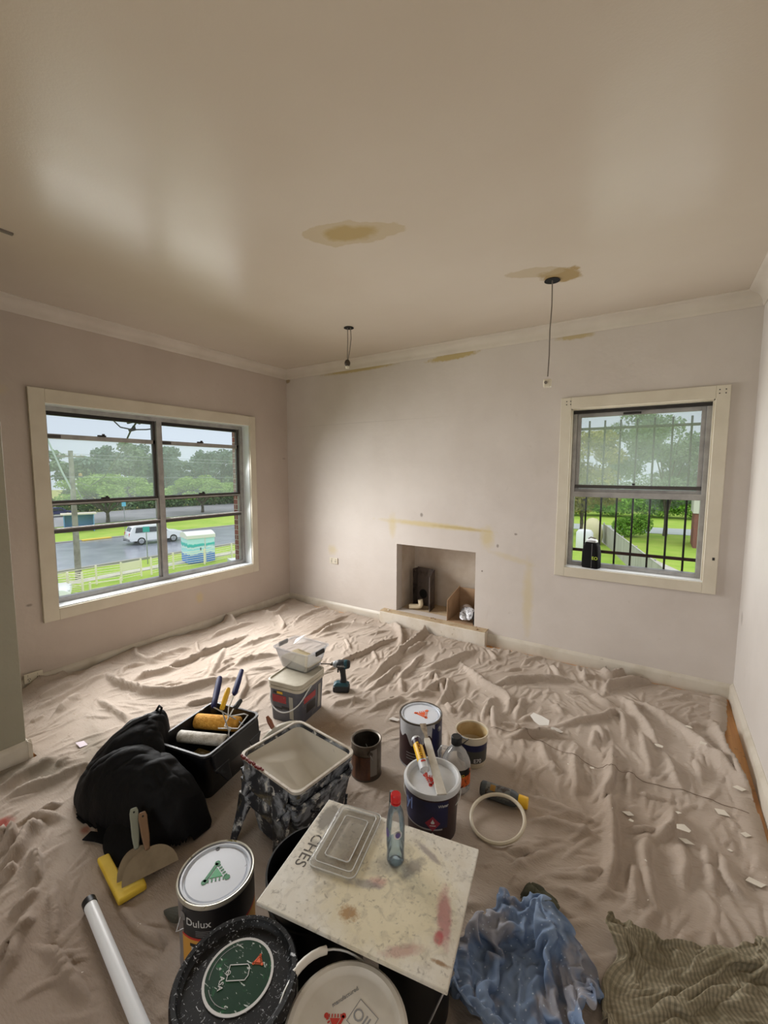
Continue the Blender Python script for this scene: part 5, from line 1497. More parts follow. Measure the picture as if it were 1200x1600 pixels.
# drink bottle on the board
p = thing('drink_bottle', 'small clear drink bottle with red cap and blue-tinted water on the board', 'bottle', (3.197, -2.742, .3925), 0)
fa = facing(3.197, -2.742); R = .0285
M_pet = glass_mat('clear_drink_bottle', .05, (1, 1, 1, 1), (.9, .93, .95, 1), .04, .3, milky=True)
b = MB(); b.lathe([(0, .006), (.012, .002), (.022, .000), (R - .002, .006), (R, .016), (R - .0015, .05), (R, .06), (R, .135), (R - .003, .155), (.021, .176), (.0135, .190), (.0125, .194), (.0125, .206)], 36); b.build('bottle_body', M_pet, p, smooth=50)
M_water = glass_mat('blue_tinted_water', .08, (.78, .89, .95, 1), (.5, .68, .80, 1), .03, .15, milky=True)
b = MB(); b.lathe([(0, .007), (.020, .002), (R - .004, .008), (R - .002, .016), (R - .003, .05), (R - .0022, .068), (0, .068)], 32); b.build('water', M_water, p, smooth=50)
b = MB(); b.lathe([(0, .226), (.013, .226), (.0155, .223), (.0158, .203), (.0145, .201)], 24); b.build('cap', mat('red_cap', rgb(206, 30, 36), .35), p, smooth=40)
b = MB(); b.lathe([(.0125, .194), (.0155, .195), (.0155, .199), (.0125, .2)], 24); b.build('neck_ring', mat('red_ring', rgb(196, 28, 34), .35), p, smooth=40)
vs = [wrap(.014 * math.cos(t), .014 * math.sin(t), R + .0006, fa + .25, .112) for t in [2 * PI * k / 20 for k in range(20)]]
MB().add(vs, [tuple(range(20))]).build('sticker', M_lid_white, p)
vs = [wrap(.008 * math.cos(t), .009 * math.sin(t), R + .0010, fa + .25, .112) for t in [2 * PI * k / 16 for k in range(16)]]
MB().add(vs, [tuple(range(16))]).build('sticker_mark', mat('violet_mark', rgb(96, 84, 140), .5), p)
vs = [wrap(.010 * math.cos(t), .014 * math.sin(t), R + .0006, fa - 1.05, .110) for t in [2 * PI * k / 20 for k in range(20)]]
MB().add(vs, [tuple(range(20))]).build('sticker', mat('violet_mark_b', rgb(96, 84, 140), .5), p)
# metal-handled frame by the board's far corner
p = thing('roller_cage', 'bare metal roller frame with dark handle between the board and the blue pail', 'roller frame', (0, 0, 0), 0)
MB().tube([(2.905, -2.30, .03), (2.935, -2.36, .14), (2.965, -2.40, .24), (2.955, -2.37, .262)], .0042, 8).build('wire_frame', M_wire, p, smooth=60)
MB().tube([(2.965, -2.39, .225), (2.962, -2.382, .285)], [.010, .009], 10).build('handle', mat('grey_rubber_handle', rgb(120, 120, 122), .5), p, smooth=60)

# ---- filling knives, foam corner, tube, rag
M_blade = mat('plaster_dusted_blade', rgb(148, 134, 112), .5, .35, var=(14, rgb(124, 110, 90), .4, .7))
def knife(label, apex, ang, spread, L, z, hcol, hl, tilt, name='filling_knife'):
    p = thing(name, label, 'filling knife', (apex[0], apex[1], z), ang)
    b = MB(); n = 14
    pts = [(.012, .011)]
    top = [(.015 + (L - .015) * (1 - math.cos(PI / 2 * k / n)), .012 + (spread - .012) * math.sin(PI / 2 * k / n)) for k in range(n + 1)]
    poly = [(x, y) for x, y in top] + [(x, -y) for x, y in reversed(top)]
    b.prism(poly, -.0009, .0009, 0, Ry(tilt)); b.build('blade', M_blade, p)
    b = MB(); 
    b.loft([[(x + .015, y * .8, zz) for y, zz in ((-.010, -.006), (.010, -.006), (.010, .006), (-.010, .006))] for x in (.008,)] + [[(x, y * s_, zz * s_) for y, zz in ((-.015, -.010), (.015, -.010), (.015, .010), (-.015, .010))] for x, s_ in ((-.005, .8), (-.03, .95), (-.07, 1.0), (-hl + .02, 1.1), (-hl, .8))])
    o = b.build('handle', hcol, p, bevel=.005, seg=3); o.rotation_euler = (0, tilt, 0)
    MB().lathe([(0, 0), (.004, 0), (.004, .0015), (0, .0015)], 10, M=T(-hl + .02, 0, .0105)).build('hang_hole', M_black, o)
knife('wide filling knife with grey-green handle lying on the yellow foam', (2.120, -2.985), math.radians(-24), .072, .105, .100, mat('grey_green_handle', rgb(138, 142, 128), .45), .130, math.radians(38))
knife('wide filling knife with brown wooden handle resting over another blade', (2.163, -2.966), math.radians(-20), .098, .105, .103, mat('brown_wooden_handle', rgb(128, 98, 72), .55), .120, math.radians(37))
p = thing('foam_corner', 'yellow L-shaped foam edge piece beside the backpack', 'foam corner', (0, 0, .006), 0)
b = MB()
Lp = [(1.978, -3.072), (2.240, -3.116), (2.262, -3.022), (2.214, -3.010), (2.190, -3.064), (1.992, -3.032)]
b.prism(Lp, 0, .026); b.build('foam_body', mat('yellow_foam', rgb(226, 192, 64), .7, var=(9, rgb(206, 168, 44), .4, .7), splats=[(40, rgb(160, 120, 44), .72, .76)]), p, bevel=.008, seg=3)
p = thing('white_tube', 'long white tube with black end cap lying in the left foreground', 'tube', (0, 0, 0), 0)
a, c = Vector((2.165, -3.176, .030)), Vector((3.05, -3.325, .030)); d = (c - a).normalized()
MB().tube([a, c], .0205, 24).build('tube_body', mat('white_pvc', rgb(238, 241, 245), .3), p, smooth=60)
MB().tube([a - d * .018, a + d * .008], .0222, 24).build('end_cap', M_black, p, smooth=60)
MB().tube([a - d * .028 + Vector((0, .008, 0)), a - d * .016 + Vector((0, .008, 0))], .008, 10).build('cap_pin', M_black, p, smooth=60)
p = thing('dark_rag', 'dark olive rag tucked against the large paint tin', 'rag', (0, 0, 0), 0)
b = MB(); b.loft([[(2.385, -3.035, .004), (2.39, -3.030, .004), (2.39, -3.030, .010), (2.385, -3.035, .010)], [(2.43, -3.055, .004), (2.43, -2.985, .004), (2.43, -3.0, .03), (2.43, -3.04, .03)], [(2.50, -3.07, .004), (2.49, -2.96, .004), (2.485, -2.985, .05), (2.50, -3.03, .05)]]); b.build('rag_cloth', mat('olive_rag', rgb(62, 60, 50), .85, bump=(30, .5)), p, sub=2)

# ---- backpack
M_bag = mat('black_nylon', rgb(5, 5, 7), .7, spec=.22, var=(12, rgb(9, 9, 11), .4, .7), bump=(16, .6))
M_bag_dull = mat('black_webbing', rgb(9, 9, 11), .85, spec=.2)
def blobmesh(name, rings, material, parent, sub=2, seed=1, amp=.012):
    """closed soft body from rings [(centre, x-axis vec, y-axis vec)]"""
    n = 20; R_ = []
    for c, ax, ay in rings:
        c, ax, ay = Vector(c), Vector(ax), Vector(ay)
        ring = []
        for k in range(n):
            t = 2 * PI * k / n
            cs, sn = math.cos(t), math.sin(t)
            q = c + ax * (abs(cs) ** .8 * (1 if cs > 0 else -1)) + ay * (abs(sn) ** .8 * (1 if sn > 0 else -1))
            nn_ = mnoise.noise(Vector((q.x * 9 + seed, q.y * 9, q.z * 9))) * amp + mnoise.noise(Vector((q.x * 24 + seed, q.y * 24, q.z * 24))) * amp * .4
            q = q + (q - c).normalized() * nn_
            q.z = max(q.z, .004)
            ring.append(q)
        R_.append(ring)
    return MB().loft(R_).build(name, material, parent, smooth=70, sub=sub)
p = thing('backpack', 'black backpack slumped on the drop cloth beside the black scuttle', 'backpack', (0, 0, 0), 0)
BR = np.array([(1.415, -2.875, .015), (1.49, -2.825, .10), (1.56, -2.755, .205), (1.65, -2.675, .325), (1.70, -2.645, .355), (1.745, -2.675, .350), (1.80, -2.735, .315), (1.88, -2.765, .285), (1.98, -2.765, .268), (2.07, -2.755, .225), (2.14, -2.75, .16), (2.20, -2.76, .03)])
BFOOT = np.array([(1.415, -2.895), (1.47, -2.92), (1.55, -2.965), (1.65, -2.985), (1.78, -2.975), (1.90, -2.945), (2.0, -2.925), (2.08, -2.90), (2.15, -2.86), (2.20, -2.80)])
def bag_dome(X, Y):
    rz_ = np.interp(X, BR[:, 0], BR[:, 2]); ry = np.interp(X, BR[:, 0], BR[:, 1]); fy = np.interp(X, BFOOT[:, 0], BFOOT[:, 1])
    t = (ry - Y) / np.maximum(ry - fy, .01); t2 = (Y - ry) / .045
    fr_ = np.where(t >= 0, np.clip(1 - np.clip(t, 0, 1) ** 2.3, 0, 1) ** .62, np.clip(1 - np.clip(t2, 0, 1) ** 3, 0, 1) ** .5)
    ends = (X > 1.42) & (X < 2.195)
    z = rz_ * fr_
    # valley between the main compartment and the front pocket
    vy = np.interp(X, [1.55, 1.66, 1.76, 1.86], [-2.93, -2.86, -2.80, -2.755])
    z = z - .055 * np.exp(-((Y - vy) / .028) ** 2) * np.clip((X - 1.55) / .08, 0, 1) * np.clip((1.95 - X) / .08, 0, 1) * fr_
    z = z + .02 * np.exp(-(((X - 1.93) / .14) ** 2 + ((Y + 2.85) / .07) ** 2))
    z = np.where(ends, z, 0)
    return np.maximum(z, 0), (X > 1.405) & (X < 2.21) & (t < 1.10) & (t2 < 1.3)
bagf = [(smooth_line(pl(t_)), w_, h_, s_) for t_, w_, h_, s_ in (
    ('1.50,-2.88 1.57,-2.835 1.64,-2.765 1.70,-2.70', .020, .030, 1), ('1.45,-2.89 1.55,-2.90 1.64,-2.87 1.70,-2.83', .018, .018, -1), ('1.62,-2.95 1.72,-2.90 1.82,-2.83 1.90,-2.79', .018, .022, 1),
    ('1.74,-2.95 1.82,-2.90 1.90,-2.87 1.98,-2.85', .02, .018, -1), ('1.88,-2.93 1.97,-2.89 2.06,-2.84', .018, .018, 1), ('1.95,-2.80 2.04,-2.80 2.12,-2.79', .018, .016, -1), ('1.80,-2.93 1.86,-2.85 1.93,-2.80', .015, .015, 1), ('2.0,-2.90 2.05,-2.85 2.09,-2.79', .015, .014, -1))]
bb = heap('bag_body', 1.36, 2.24, -3.02, -2.58, .008, bagf, bag_dome, M_bag, 13, thick=.003, warp=.012, small=90, smallh=(.003, .009), base=.004, mid=.7)
bb.parent = p
b = MB(); zp = [(1.50, -2.900, .125), (1.56, -2.870, .205), (1.62, -2.820, .285), (1.68, -2.755, .350), (1.72, -2.705, .372)]
b.tube(zp, [.006, .013, .015, .014, .009], 8); b.build('zip_flap', mat('black_zip_flap', rgb(24, 24, 27), .5, bump=(60, .6)), p, smooth=60)
MB().tube([(1.69, -2.655, .350), (1.70, -2.635, .385), (1.73, -2.64, .385), (1.745, -2.665, .345)], .006, 8).build('haul_loop', M_bag_dull, p, smooth=60)
MB().tube([(1.44 + .02 * math.cos(t), -2.905 + .012 * math.sin(t), .035 + .022 * math.sin(t)) for t in [2 * PI * k / 20 for k in range(20)]], .004, 6, closed=True).build('strap_ring', M_bag_dull, p, smooth=60)
def strap(pts, w, name):
    b = MB(); P_ = [Vector(q) for q in pts]; rings = []
    for i, q in enumerate(P_):
        t = (P_[min(i + 1, len(P_) - 1)] - P_[max(i - 1, 0)]).normalized(); s_ = t.cross(Vector((0, 0, 1))).normalized(); u_ = s_.cross(t)
        rings.append([q + s_ * w / 2 - u_ * .002, q - s_ * w / 2 - u_ * .002, q - s_ * w / 2 + u_ * .002, q + s_ * w / 2 + u_ * .002])
    return b.loft(rings).build(name, M_bag_dull, p)
strap([(1.66, -2.95, .10), (1.74, -2.965, .05), (1.82, -2.985, .02), (1.89, -3.005, .012)], .03, 'strap')
strap([(1.80, -3.035, .012), (1.86, -3.01, .014), (1.93, -2.99, .016)], .045, 'strap_end')
blobmesh('side_pouch', [((1.84, -2.93, .04), (.02, 0, 0), (0, .03, .03)), ((1.90, -2.95, .05), (.03, .02, 0), (.0, .06, .045)), ((1.98, -2.98, .04), (.03, .02, 0), (0, .055, .035)), ((2.05, -3.005, .025), (.02, .01, 0), (0, .04, .02)), ((2.09, -3.015, .012), (.008, 0, 0), (0, .015, .008))], M_bag, p, seed=4, amp=.008)

# ---- blue cloth heap, sage striped towel, bits behind it
def blue_material():
    m, n, b = _new('spotted_blue_cotton')
    t = _noise(n, 7, detail=4)
    c = _mix(n, _range(n, t.outputs['Fac'], .35, .65), rgb(134, 151, 176), rgb(104, 123, 152))
    t = _noise(n, 6, detail=3)
    c = _mix(n, _range(n, t.outputs['Fac'], .54, .62, 0, .8), c, rgb(158, 154, 156))
    tc = n.nodes.new('ShaderNodeTexCoord'); v = n.nodes.new('ShaderNodeTexVoronoi'); v.inputs['Scale'].default_value = 46; v.inputs['Randomness'].default_value = .45
    n.links.new(tc.outputs['UV'], v.inputs['Vector'])
    c = _mix(n, _range(n, v.outputs['Distance'], .10, .17, .85, 0), c, rgb(196, 206, 220))
    n.links.new(c, b.inputs['Base Color']); b.inputs['Roughness'].default_value = .85; b.inputs['Specular IOR Level'].default_value = .2
    t = _noise(n, 90, detail=3); bp = n.nodes.new('ShaderNodeBump'); bp.inputs['Strength'].default_value = .3; bp.inputs['Distance'].default_value = .004
    n.links.new(t.outputs['Fac'], bp.inputs['Height']); n.links.new(bp.outputs[0], b.inputs['Normal'])
    return m
def sheet(name, data, loc, rz, material, size, z=.004):
    """a crumpled square sheet; data = points per side, unit in metres, steps (dx dy dz) from each point to the next along its row"""
    n, u, steps = data
    q = np.array(steps.split(), int).reshape(n, n, 3)
    q[:, 0] = np.cumsum(q[:, 0], 0)
    p_ = np.cumsum(q, 1) * u
    k = np.arange(n * n).reshape(n, n)
    F_ = np.stack([k[:-1, :-1], k[:-1, 1:], k[1:, 1:], k[1:, :-1]], -1).reshape(-1, 4)
    o = np_mesh(name, p_.reshape(-1, 3), F_, material)
    uv = o.data.uv_layers.new(name='sheet')
    gx, gy = np.meshgrid(np.arange(n) / (n - 1) * size[0], np.arange(n) / (n - 1) * size[1])
    uv.data.foreach_set('uv', np.stack([gx.ravel()[F_.ravel()], gy.ravel()[F_.ravel()]], -1).astype(np.float32).ravel())
    s_ = o.modifiers.new('sub', 'SUBSURF'); s_.levels = 0; s_.render_levels = 2
    m_ = o.modifiers.new('solid', 'SOLIDIFY'); m_.thickness = .0012; m_.offset = -1
    o.location = (loc[0], loc[1], z); o.rotation_euler = (0, 0, rz)
    return o
BLUE_SHEET = (50, 0.001, """-168 -188 3 -7 -10 15 1 -7 13 0 0 10 4 2 15 1 -4 15 0 -8 13 0 -7 14 6 1 15 8 0 12 10 2 -2 10 0 4 10 5 -3 11 5 5 14 -10 -3 8 -5 18 14 24 27 -3 -1 -20 9 -9 2 11 4 5 11 10 -2 11 10 -4 9 10 -5 13 4 -7 13 6 -9 9 10 -5 9 10 3 12 3 -8 10 -8 -1 10 -6 -7 8 1 -6 -3 9 0 6 -29 -35 24 -2 8 7 10 9 9 4 5 9 6 -2 6 12 -6 5 -2 2 4 -6 -10 -11 9 -17 0 11 6 7 2 -6 6 -4 -19 9 5 -13 3 -4 -1 2 -7 -8 6 3 -2 8 6 -12 4 3 6
-14 -3 2 -1 2 16 -6 -10 11 1 -4 14 2 -2 14 4 1 13 1 -3 15 8 -3 12 13 0 5 8 2 9 4 6 13 11 1 2 8 -2 -1 10 -1 2 5 -16 -14 11 17 30 13 0 27 13 13 -25 8 -12 -5 9 -4 -2 11 7 -1 5 13 -4 11 8 -3 11 9 -4 7 9 -5 9 9 -4 10 8 -4 11 -7 -1 10 -7 -5 9 -3 -10 8 5 -2 5 13 1 9 -5 -6 18 -22 -16 19 -4 0 8 11 7 7 2 -3 1 10 4 9 8 4 8 -3 -6 -9 -2 -13 -2 7 -4 -1 7 -2 4 -1 -10 0 -6 -20 9 -7 -1 -1 -1 -7 5 2 -14 17 1 -2 12 2 -3
-13 -1 7 3 10 10 -6 -7 12 -3 -7 13 1 -3 16 6 -1 15 12 5 9 9 -1 15 9 -2 14 13 3 -2 10 4 7 8 0 1 5 -2 0 11 -5 -7 -2 -16 -8 27 33 29 2 -6 5 10 -6 -8 14 -4 -3 12 1 3 7 -4 -10 11 7 0 2 13 -5 7 10 -4 7 9 -4 6 13 -2 9 1 -2 11 -5 -1 10 -2 -5 10 -1 -7 9 1 -5 11 7 -7 11 4 5 9 17 15 15 -37 -28 12 1 -6 11 5 5 5 9 4 5 6 3 8 8 1 8 -15 -5 -1 2 -7 0 9 -7 -2 -5 -4 -10 -6 -5 2 -6 -11 16 3 -7 6 0 -14 5 -6 -10 4 9 -7
-9 1 11 1 14 5 8 -1 12 -6 -5 9 4 -4 15 1 2 17 9 -1 15 12 1 6 13 -1 12 12 5 6 8 -4 -8 10 -2 -3 10 0 3 3 -14 -10 19 7 8 16 24 19 3 -11 -3 8 -3 0 7 -5 1 11 6 -4 12 -3 -10 11 -2 -5 9 2 -4 2 13 -5 1 11 -5 7 12 -4 8 6 -1 11 -5 -1 11 6 6 5 -7 -9 7 -2 -8 10 3 -1 10 10 1 12 1 2 6 13 6 11 -11 -9 23 -22 -14 13 -3 -1 4 10 2 4 10 9 1 5 -2 7 -2 6 7 -7 -7 -1 -2 -9 -6 -9 -7 -5 -7 -10 11 -4 -11 14 7 -7 -2 -5 -12 0 2 -11
-5 0 19 -2 15 0 10 9 4 2 -5 11 6 -3 10 7 0 14 2 3 20 14 -1 9 14 -3 -1 11 4 2 6 -3 0 8 -3 -2 4 -12 -13 15 7 10 17 16 22 8 -4 -10 3 -12 -3 11 0 -4 8 -7 -3 12 5 -3 9 6 -7 10 -2 -6 10 0 -2 10 3 -6 1 13 -5 -1 13 -6 9 11 -1 11 -4 0 5 10 9 9 -2 -4 5 -8 -12 11 5 2 9 2 0 10 4 1 12 -1 2 8 6 -6 9 7 11 11 -9 -8 20 -18 -14 12 1 0 -3 18 15 5 1 10 6 -7 1 4 -15 -8 2 0 -16 1 -10 -7 4 -5 -8 8 -5 -13 4 3 -13 1 5 -12
-10 8 14 9 8 6 3 13 -1 9 2 1 4 -5 15 8 -1 11 11 4 9 11 2 14 13 -3 -7 3 -8 -9 10 3 4 5 -7 -6 7 1 6 21 14 15 8 -4 4 5 -11 -14 12 5 3 8 -8 -3 5 -1 -11 12 -3 -6 10 5 -5 5 7 3 14 2 -2 8 -4 -13 12 5 -4 3 13 -4 -2 12 -7 11 4 3 5 12 9 12 0 2 7 -9 -12 9 -7 -3 8 8 6 6 3 0 8 2 -1 6 -1 -14 15 5 1 9 4 12 8 -1 5 20 -21 -17 11 5 4 2 9 14 5 6 8 5 -15 -4 7 -10 -8 2 -7 -12 7 -3 -13 7 -8 -6 7 -3 -13 1 8 -13
-7 15 7 9 2 14 9 7 1 1 7 -7 11 -3 6 9 -1 10 15 2 8 15 5 10 3 -11 -11 11 0 -2 4 -6 -5 2 -9 -7 20 15 17 13 8 6 6 -9 -2 11 -3 -2 3 -8 -8 10 2 3 12 4 3 8 -4 -11 4 3 -14 14 2 -1 10 10 2 5 -5 -12 13 -2 -7 11 6 -5 4 12 -4 -1 14 0 7 11 6 13 1 4 1 -9 -8 11 -7 -1 10 2 2 2 11 7 11 1 2 13 1 -3 8 5 -10 7 -2 -6 11 1 16 7 -2 11 28 -24 -22 -2 12 5 3 2 13 7 -3 -5 6 -5 -11 6 -4 -6 6 -8 -9 9 -6 -5 8 -5 -10 9 -2 -9
-6 15 5 7 -1 16 11 3 7 8 4 -7 8 4 -6 12 -5 10 16 4 9 16 2 -6 5 -10 -2 6 -5 -7 1 -9 -10 25 20 21 17 11 10 -6 -17 -16 10 -4 2 9 0 -1 8 -3 0 6 -7 -8 11 2 4 8 8 2 12 1 -8 -2 3 -16 11 3 0 11 3 -1 12 -2 -12 13 0 -12 10 4 -8 -1 12 1 9 10 8 6 10 0 7 -9 -4 9 -3 6 11 -3 -3 8 5 7 -1 12 10 14 -1 3 11 2 -7 8 -2 -6 2 2 -9 11 0 15 13 -9 -10 16 -8 -5 -2 3 12 11 6 11 11 -11 -2 9 -4 -6 7 -8 -10 7 -3 -14 3 -1 -12 5 -4 -12
4 13 0 5 -2 13 8 7 12 16 -2 4 12 2 -8 9 -3 -14 10 0 8 6 -9 -4 14 1 -1 0 -11 -12 20 17 23 17 10 11 -1 -11 -14 10 -2 -2 4 -4 -4 8 -6 -6 13 1 1 10 -3 -3 9 -4 -4 3 14 5 13 7 -2 5 0 -10 2 -4 -12 8 -7 1 11 -3 -15 11 4 -13 13 5 -7 13 4 4 4 10 2 3 10 1 13 -1 1 9 0 5 4 7 5 10 3 -1 6 8 11 7 1 6 14 2 6 10 -3 1 -1 0 -19 2 1 -6 11 2 21 16 -9 -2 17 -12 -16 4 2 8 5 6 3 8 -5 -7 6 -8 -10 13 -3 -6 11 -7 -7 6 -4 -12
3 13 4 11 -7 2 8 7 11 14 -1 2 12 7 6 7 -12 -1 11 -1 -13 11 -3 -10 -5 -12 -13 12 3 4 25 23 33 1 -9 -12 9 -3 1 4 -3 -9 11 -1 3 9 -4 -7 8 -2 -7 12 -2 -3 9 -4 -8 5 13 3 6 11 2 13 3 1 3 -9 -5 7 -10 -9 1 2 -21 13 1 -13 14 3 -5 11 4 5 15 1 -3 2 12 6 4 7 7 15 0 0 1 9 4 7 6 12 12 6 1 4 2 10 15 2 1 9 -5 -2 4 2 -4 4 3 -12 9 -6 6 -1 1 15 21 -22 -22 8 6 4 13 6 -3 8 -3 -4 8 -4 0 9 -4 -8 15 -8 -5 12 -10 -4
3 10 8 9 -7 -4 10 -1 -6 15 2 1 12 -1 6 11 0 9 8 -3 -15 -5 -7 -22 10 0 11 26 17 31 7 0 -8 1 -7 -14 8 1 7 10 -4 -8 10 2 2 11 -3 0 10 -5 -10 3 -4 -13 9 -3 -11 8 8 2 8 12 4 11 3 4 9 -9 -1 9 -9 0 -3 6 -22 5 4 -15 12 2 -6 13 1 3 11 4 4 12 3 -6 8 9 8 5 6 3 16 -2 3 -1 10 3 5 10 6 9 7 14 9 -7 -4 10 -1 -5 4 7 9 10 -4 -2 9 -4 -5 -3 2 19 14 -11 -9 16 -6 -4 8 5 -14 11 4 -5 10 -8 3 12 -6 -2 17 -7 -6 9 -15 7
8 7 4 6 -6 2 12 0 -7 15 2 -2 11 -2 3 0 -8 -12 1 -6 -12 12 13 -3 28 11 31 9 1 5 -3 -8 -19 12 -1 -2 6 2 1 9 0 1 14 0 -5 11 -2 2 11 -4 -10 1 -5 -15 5 -5 -14 10 -5 -3 11 6 8 9 10 0 10 -2 1 6 -3 11 7 -3 -15 1 7 -14 2 10 -6 10 4 -6 12 4 2 12 1 1 11 3 -6 13 5 8 13 -3 -3 5 3 9 4 9 5 3 9 5 6 4 8 12 -4 -5 10 -2 1 6 7 10 12 -4 -3 -3 -4 14 9 -16 11 33 -20 -7 -6 13 -16 5 13 -5 9 -2 -5 18 -4 -5 18 -13 7 -3 -16 9
12 6 -5 4 -3 8 11 4 4 7 -3 -11 7 -6 -11 9 -1 -8 16 0 20 13 13 6 10 4 -5 -5 -9 -16 12 6 2 8 -5 -7 7 -4 -12 10 3 9 14 3 1 10 -10 -6 8 6 -4 11 -5 -8 7 -8 -10 4 -4 -14 10 -1 3 7 6 3 10 7 0 7 3 14 6 -2 2 10 -1 -9 8 4 -12 1 13 -2 4 12 -4 12 1 -7 15 3 -2 12 -2 6 10 -3 -6 14 1 2 -1 7 9 11 0 8 0 13 3 8 1 11 12 -1 -8 10 2 4 9 -1 3 -9 -4 19 -1 -13 16 39 -24 -7 8 0 -21 4 11 -2 8 7 -4 14 -2 2 14 -18 7 -5 -7 2
0 0 -9 10 5 -3 11 4 9 12 -5 -1 -5 -5 -10 -3 5 -14 30 7 34 2 -3 -8 11 3 -7 7 -1 -5 7 -1 -10 12 2 3 10 -2 -1 7 -4 -9 13 -4 1 3 -4 -8 10 -5 -6 11 5 -7 7 -6 -6 9 2 -1 8 -1 -8 3 6 11 9 4 2 4 1 13 13 4 3 10 0 -9 11 -2 -2 10 6 -6 7 9 -4 8 11 -4 9 1 1 10 0 -6 9 1 -6 12 3 -4 7 2 7 13 -4 1 6 8 9 0 10 10 8 2 5 13 -1 -3 10 -4 10 -7 -6 16 9 -9 -7 17 -14 -4 8 -10 9 9 2 -5 5 10 0 9 -8 -4 18 -4 6 -1 -6 1
12 10 17 1 7 -13 4 -9 8 10 1 -11 -2 5 -11 15 5 4 24 4 26 -3 -1 -19 9 2 -5 2 -2 -12 13 -3 2 11 1 -9 12 -2 9 11 -3 0 2 -1 -14 8 -7 -6 8 -9 -5 2 -4 -14 11 -2 -9 13 4 -2 7 10 7 13 0 7 -4 7 6 5 4 11 11 -4 -5 10 -4 -6 14 6 -1 8 5 10 14 6 1 10 7 -5 11 5 -1 8 -6 -4 9 5 -10 3 5 -5 11 6 -8 14 1 -1 13 3 5 6 4 13 0 8 15 7 -2 -1 -2 -10 13 12 -5 9 -10 -16 17 41 1 -32 -5 -6 12 9 -12 9 11 -1 -2 5 1 -2 16 3 -1 2 -3 7
-6 2 2 9 9 -1 10 3 -5 1 -3 -8 -3 6 -14 16 5 8 22 0 17 -1 3 -16 5 -1 -5 8 1 -7 13 -4 3 13 -4 -5 7 -5 -12 11 3 5 11 -1 -3 7 -6 -11 7 -8 -12 -5 -2 -15 13 0 -4 7 3 2 14 3 0 14 2 1 -6 9 12 5 5 10 11 -4 -5 10 -3 1 8 1 -7 11 6 7 13 3 5 11 10 3 11 1 3 12 0 -3 9 -1 -6 4 6 -4 6 9 -3 9 6 -3 9 -4 0 11 6 -1 12 4 6 9 -3 12 0 -4 14 7 -7 8 5 -9 8 2 -13 3 29 5 -19 -2 -12 13 4 -8 9 12 2 -2 5 9 -12 9 -3 13
1 12 1 9 4 -8 1 -1 -7 5 9 -4 -15 4 -14 31 1 16 19 1 16 3 4 -12 -2 -3 -13 12 1 -3 12 -1 4 16 -2 -6 5 -5 -20 11 -1 3 6 -9 -3 6 -7 -11 10 4 -6 2 0 -17 8 -4 9 13 2 0 9 6 -9 14 1 -4 5 6 10 -2 9 10 13 -1 2 9 -2 6 8 -2 -13 12 -3 -3 7 4 5 14 9 3 13 7 4 10 -2 1 5 3 10 7 -1 6 2 7 -5 13 5 1 9 7 -9 10 4 -10 15 0 2 12 -2 8 7 -5 15 -2 -6 12 1 -9 13 2 -5 2 15 -7 -3 28 1 -16 -9 -12 14 -2 -6 9 14 3 -4 9 -10 -4
8 12 5 -7 -5 -10 10 5 -5 -1 12 -5 -7 7 -12 41 -8 34 -3 4 -15 1 2 -14 11 2 0 11 2 2 6 0 -3 19 -1 -10 7 -5 -20 8 -8 -5 4 -11 -10 4 -8 -4 9 11 2 11 -2 -4 8 -2 7 13 3 -3 7 7 -13 14 3 -5 13 0 3 3 6 11 3 8 9 11 -1 6 8 -6 -10 10 -4 -5 12 -1 -4 12 5 -3 7 6 10 4 7 8 1 -1 12 2 -2 14 11 4 0 13 5 -4 14 8 -6 12 5 -10 14 6 -1 4 -8 7 12 0 8 1 -7 15 8 -8 7 1 -7 5 -6 -9 11 23 -3 -13 24 -4 -8 -5 -10 13 7 -7 4 0 -8 0
-11 -1 -1 7 6 -6 -6 3 -12 -5 9 -8 12 9 8 42 -5 27 -11 4 -22 6 2 -3 8 1 2 9 3 -6 11 -4 -15 16 0 -13 13 0 -13 0 -13 -13 -2 -14 -5 13 -2 -9 9 7 2 13 -1 3 7 4 9 11 5 3 12 5 -9 12 1 -3 10 1 -5 7 4 3 10 1 6 10 4 8 11 -3 3 2 -3 -13 6 -7 -11 9 5 10 5 10 9 10 9 8 -1 -1 12 7 0 13 8 -3 12 13 0 1 15 3 -10 11 11 -8 15 8 -2 4 -8 8 11 2 4 13 -6 2 -1 -9 13 2 -5 7 7 -10 -1 -6 -15 11 33 7 -19 -1 -10 9 9 -4 2 -4 -10 10
4 10 9 -7 -1 -7 1 11 -8 6 -1 -1 33 -7 19 0 13 -3 -5 7 -21 9 -4 -12 10 8 6 13 5 2 10 -1 -17 9 -4 -22 9 -2 -13 1 -11 -12 1 -13 -11 13 3 1 14 1 1 13 4 1 3 3 9 13 1 -6 14 4 -1 12 6 0 7 2 5 12 -3 0 11 1 -3 12 -2 -1 8 3 8 8 1 -3 5 -1 -11 12 -5 2 4 8 8 4 6 10 6 7 12 4 3 16 7 0 14 10 -8 4 12 -2 3 14 8 -8 7 10 -5 14 -2 9 10 -9 2 13 2 4 -3 -7 8 7 -8 3 -2 -8 7 -3 -12 9 25 5 -21 11 -1 1 8 -10 4 -6 -3 12
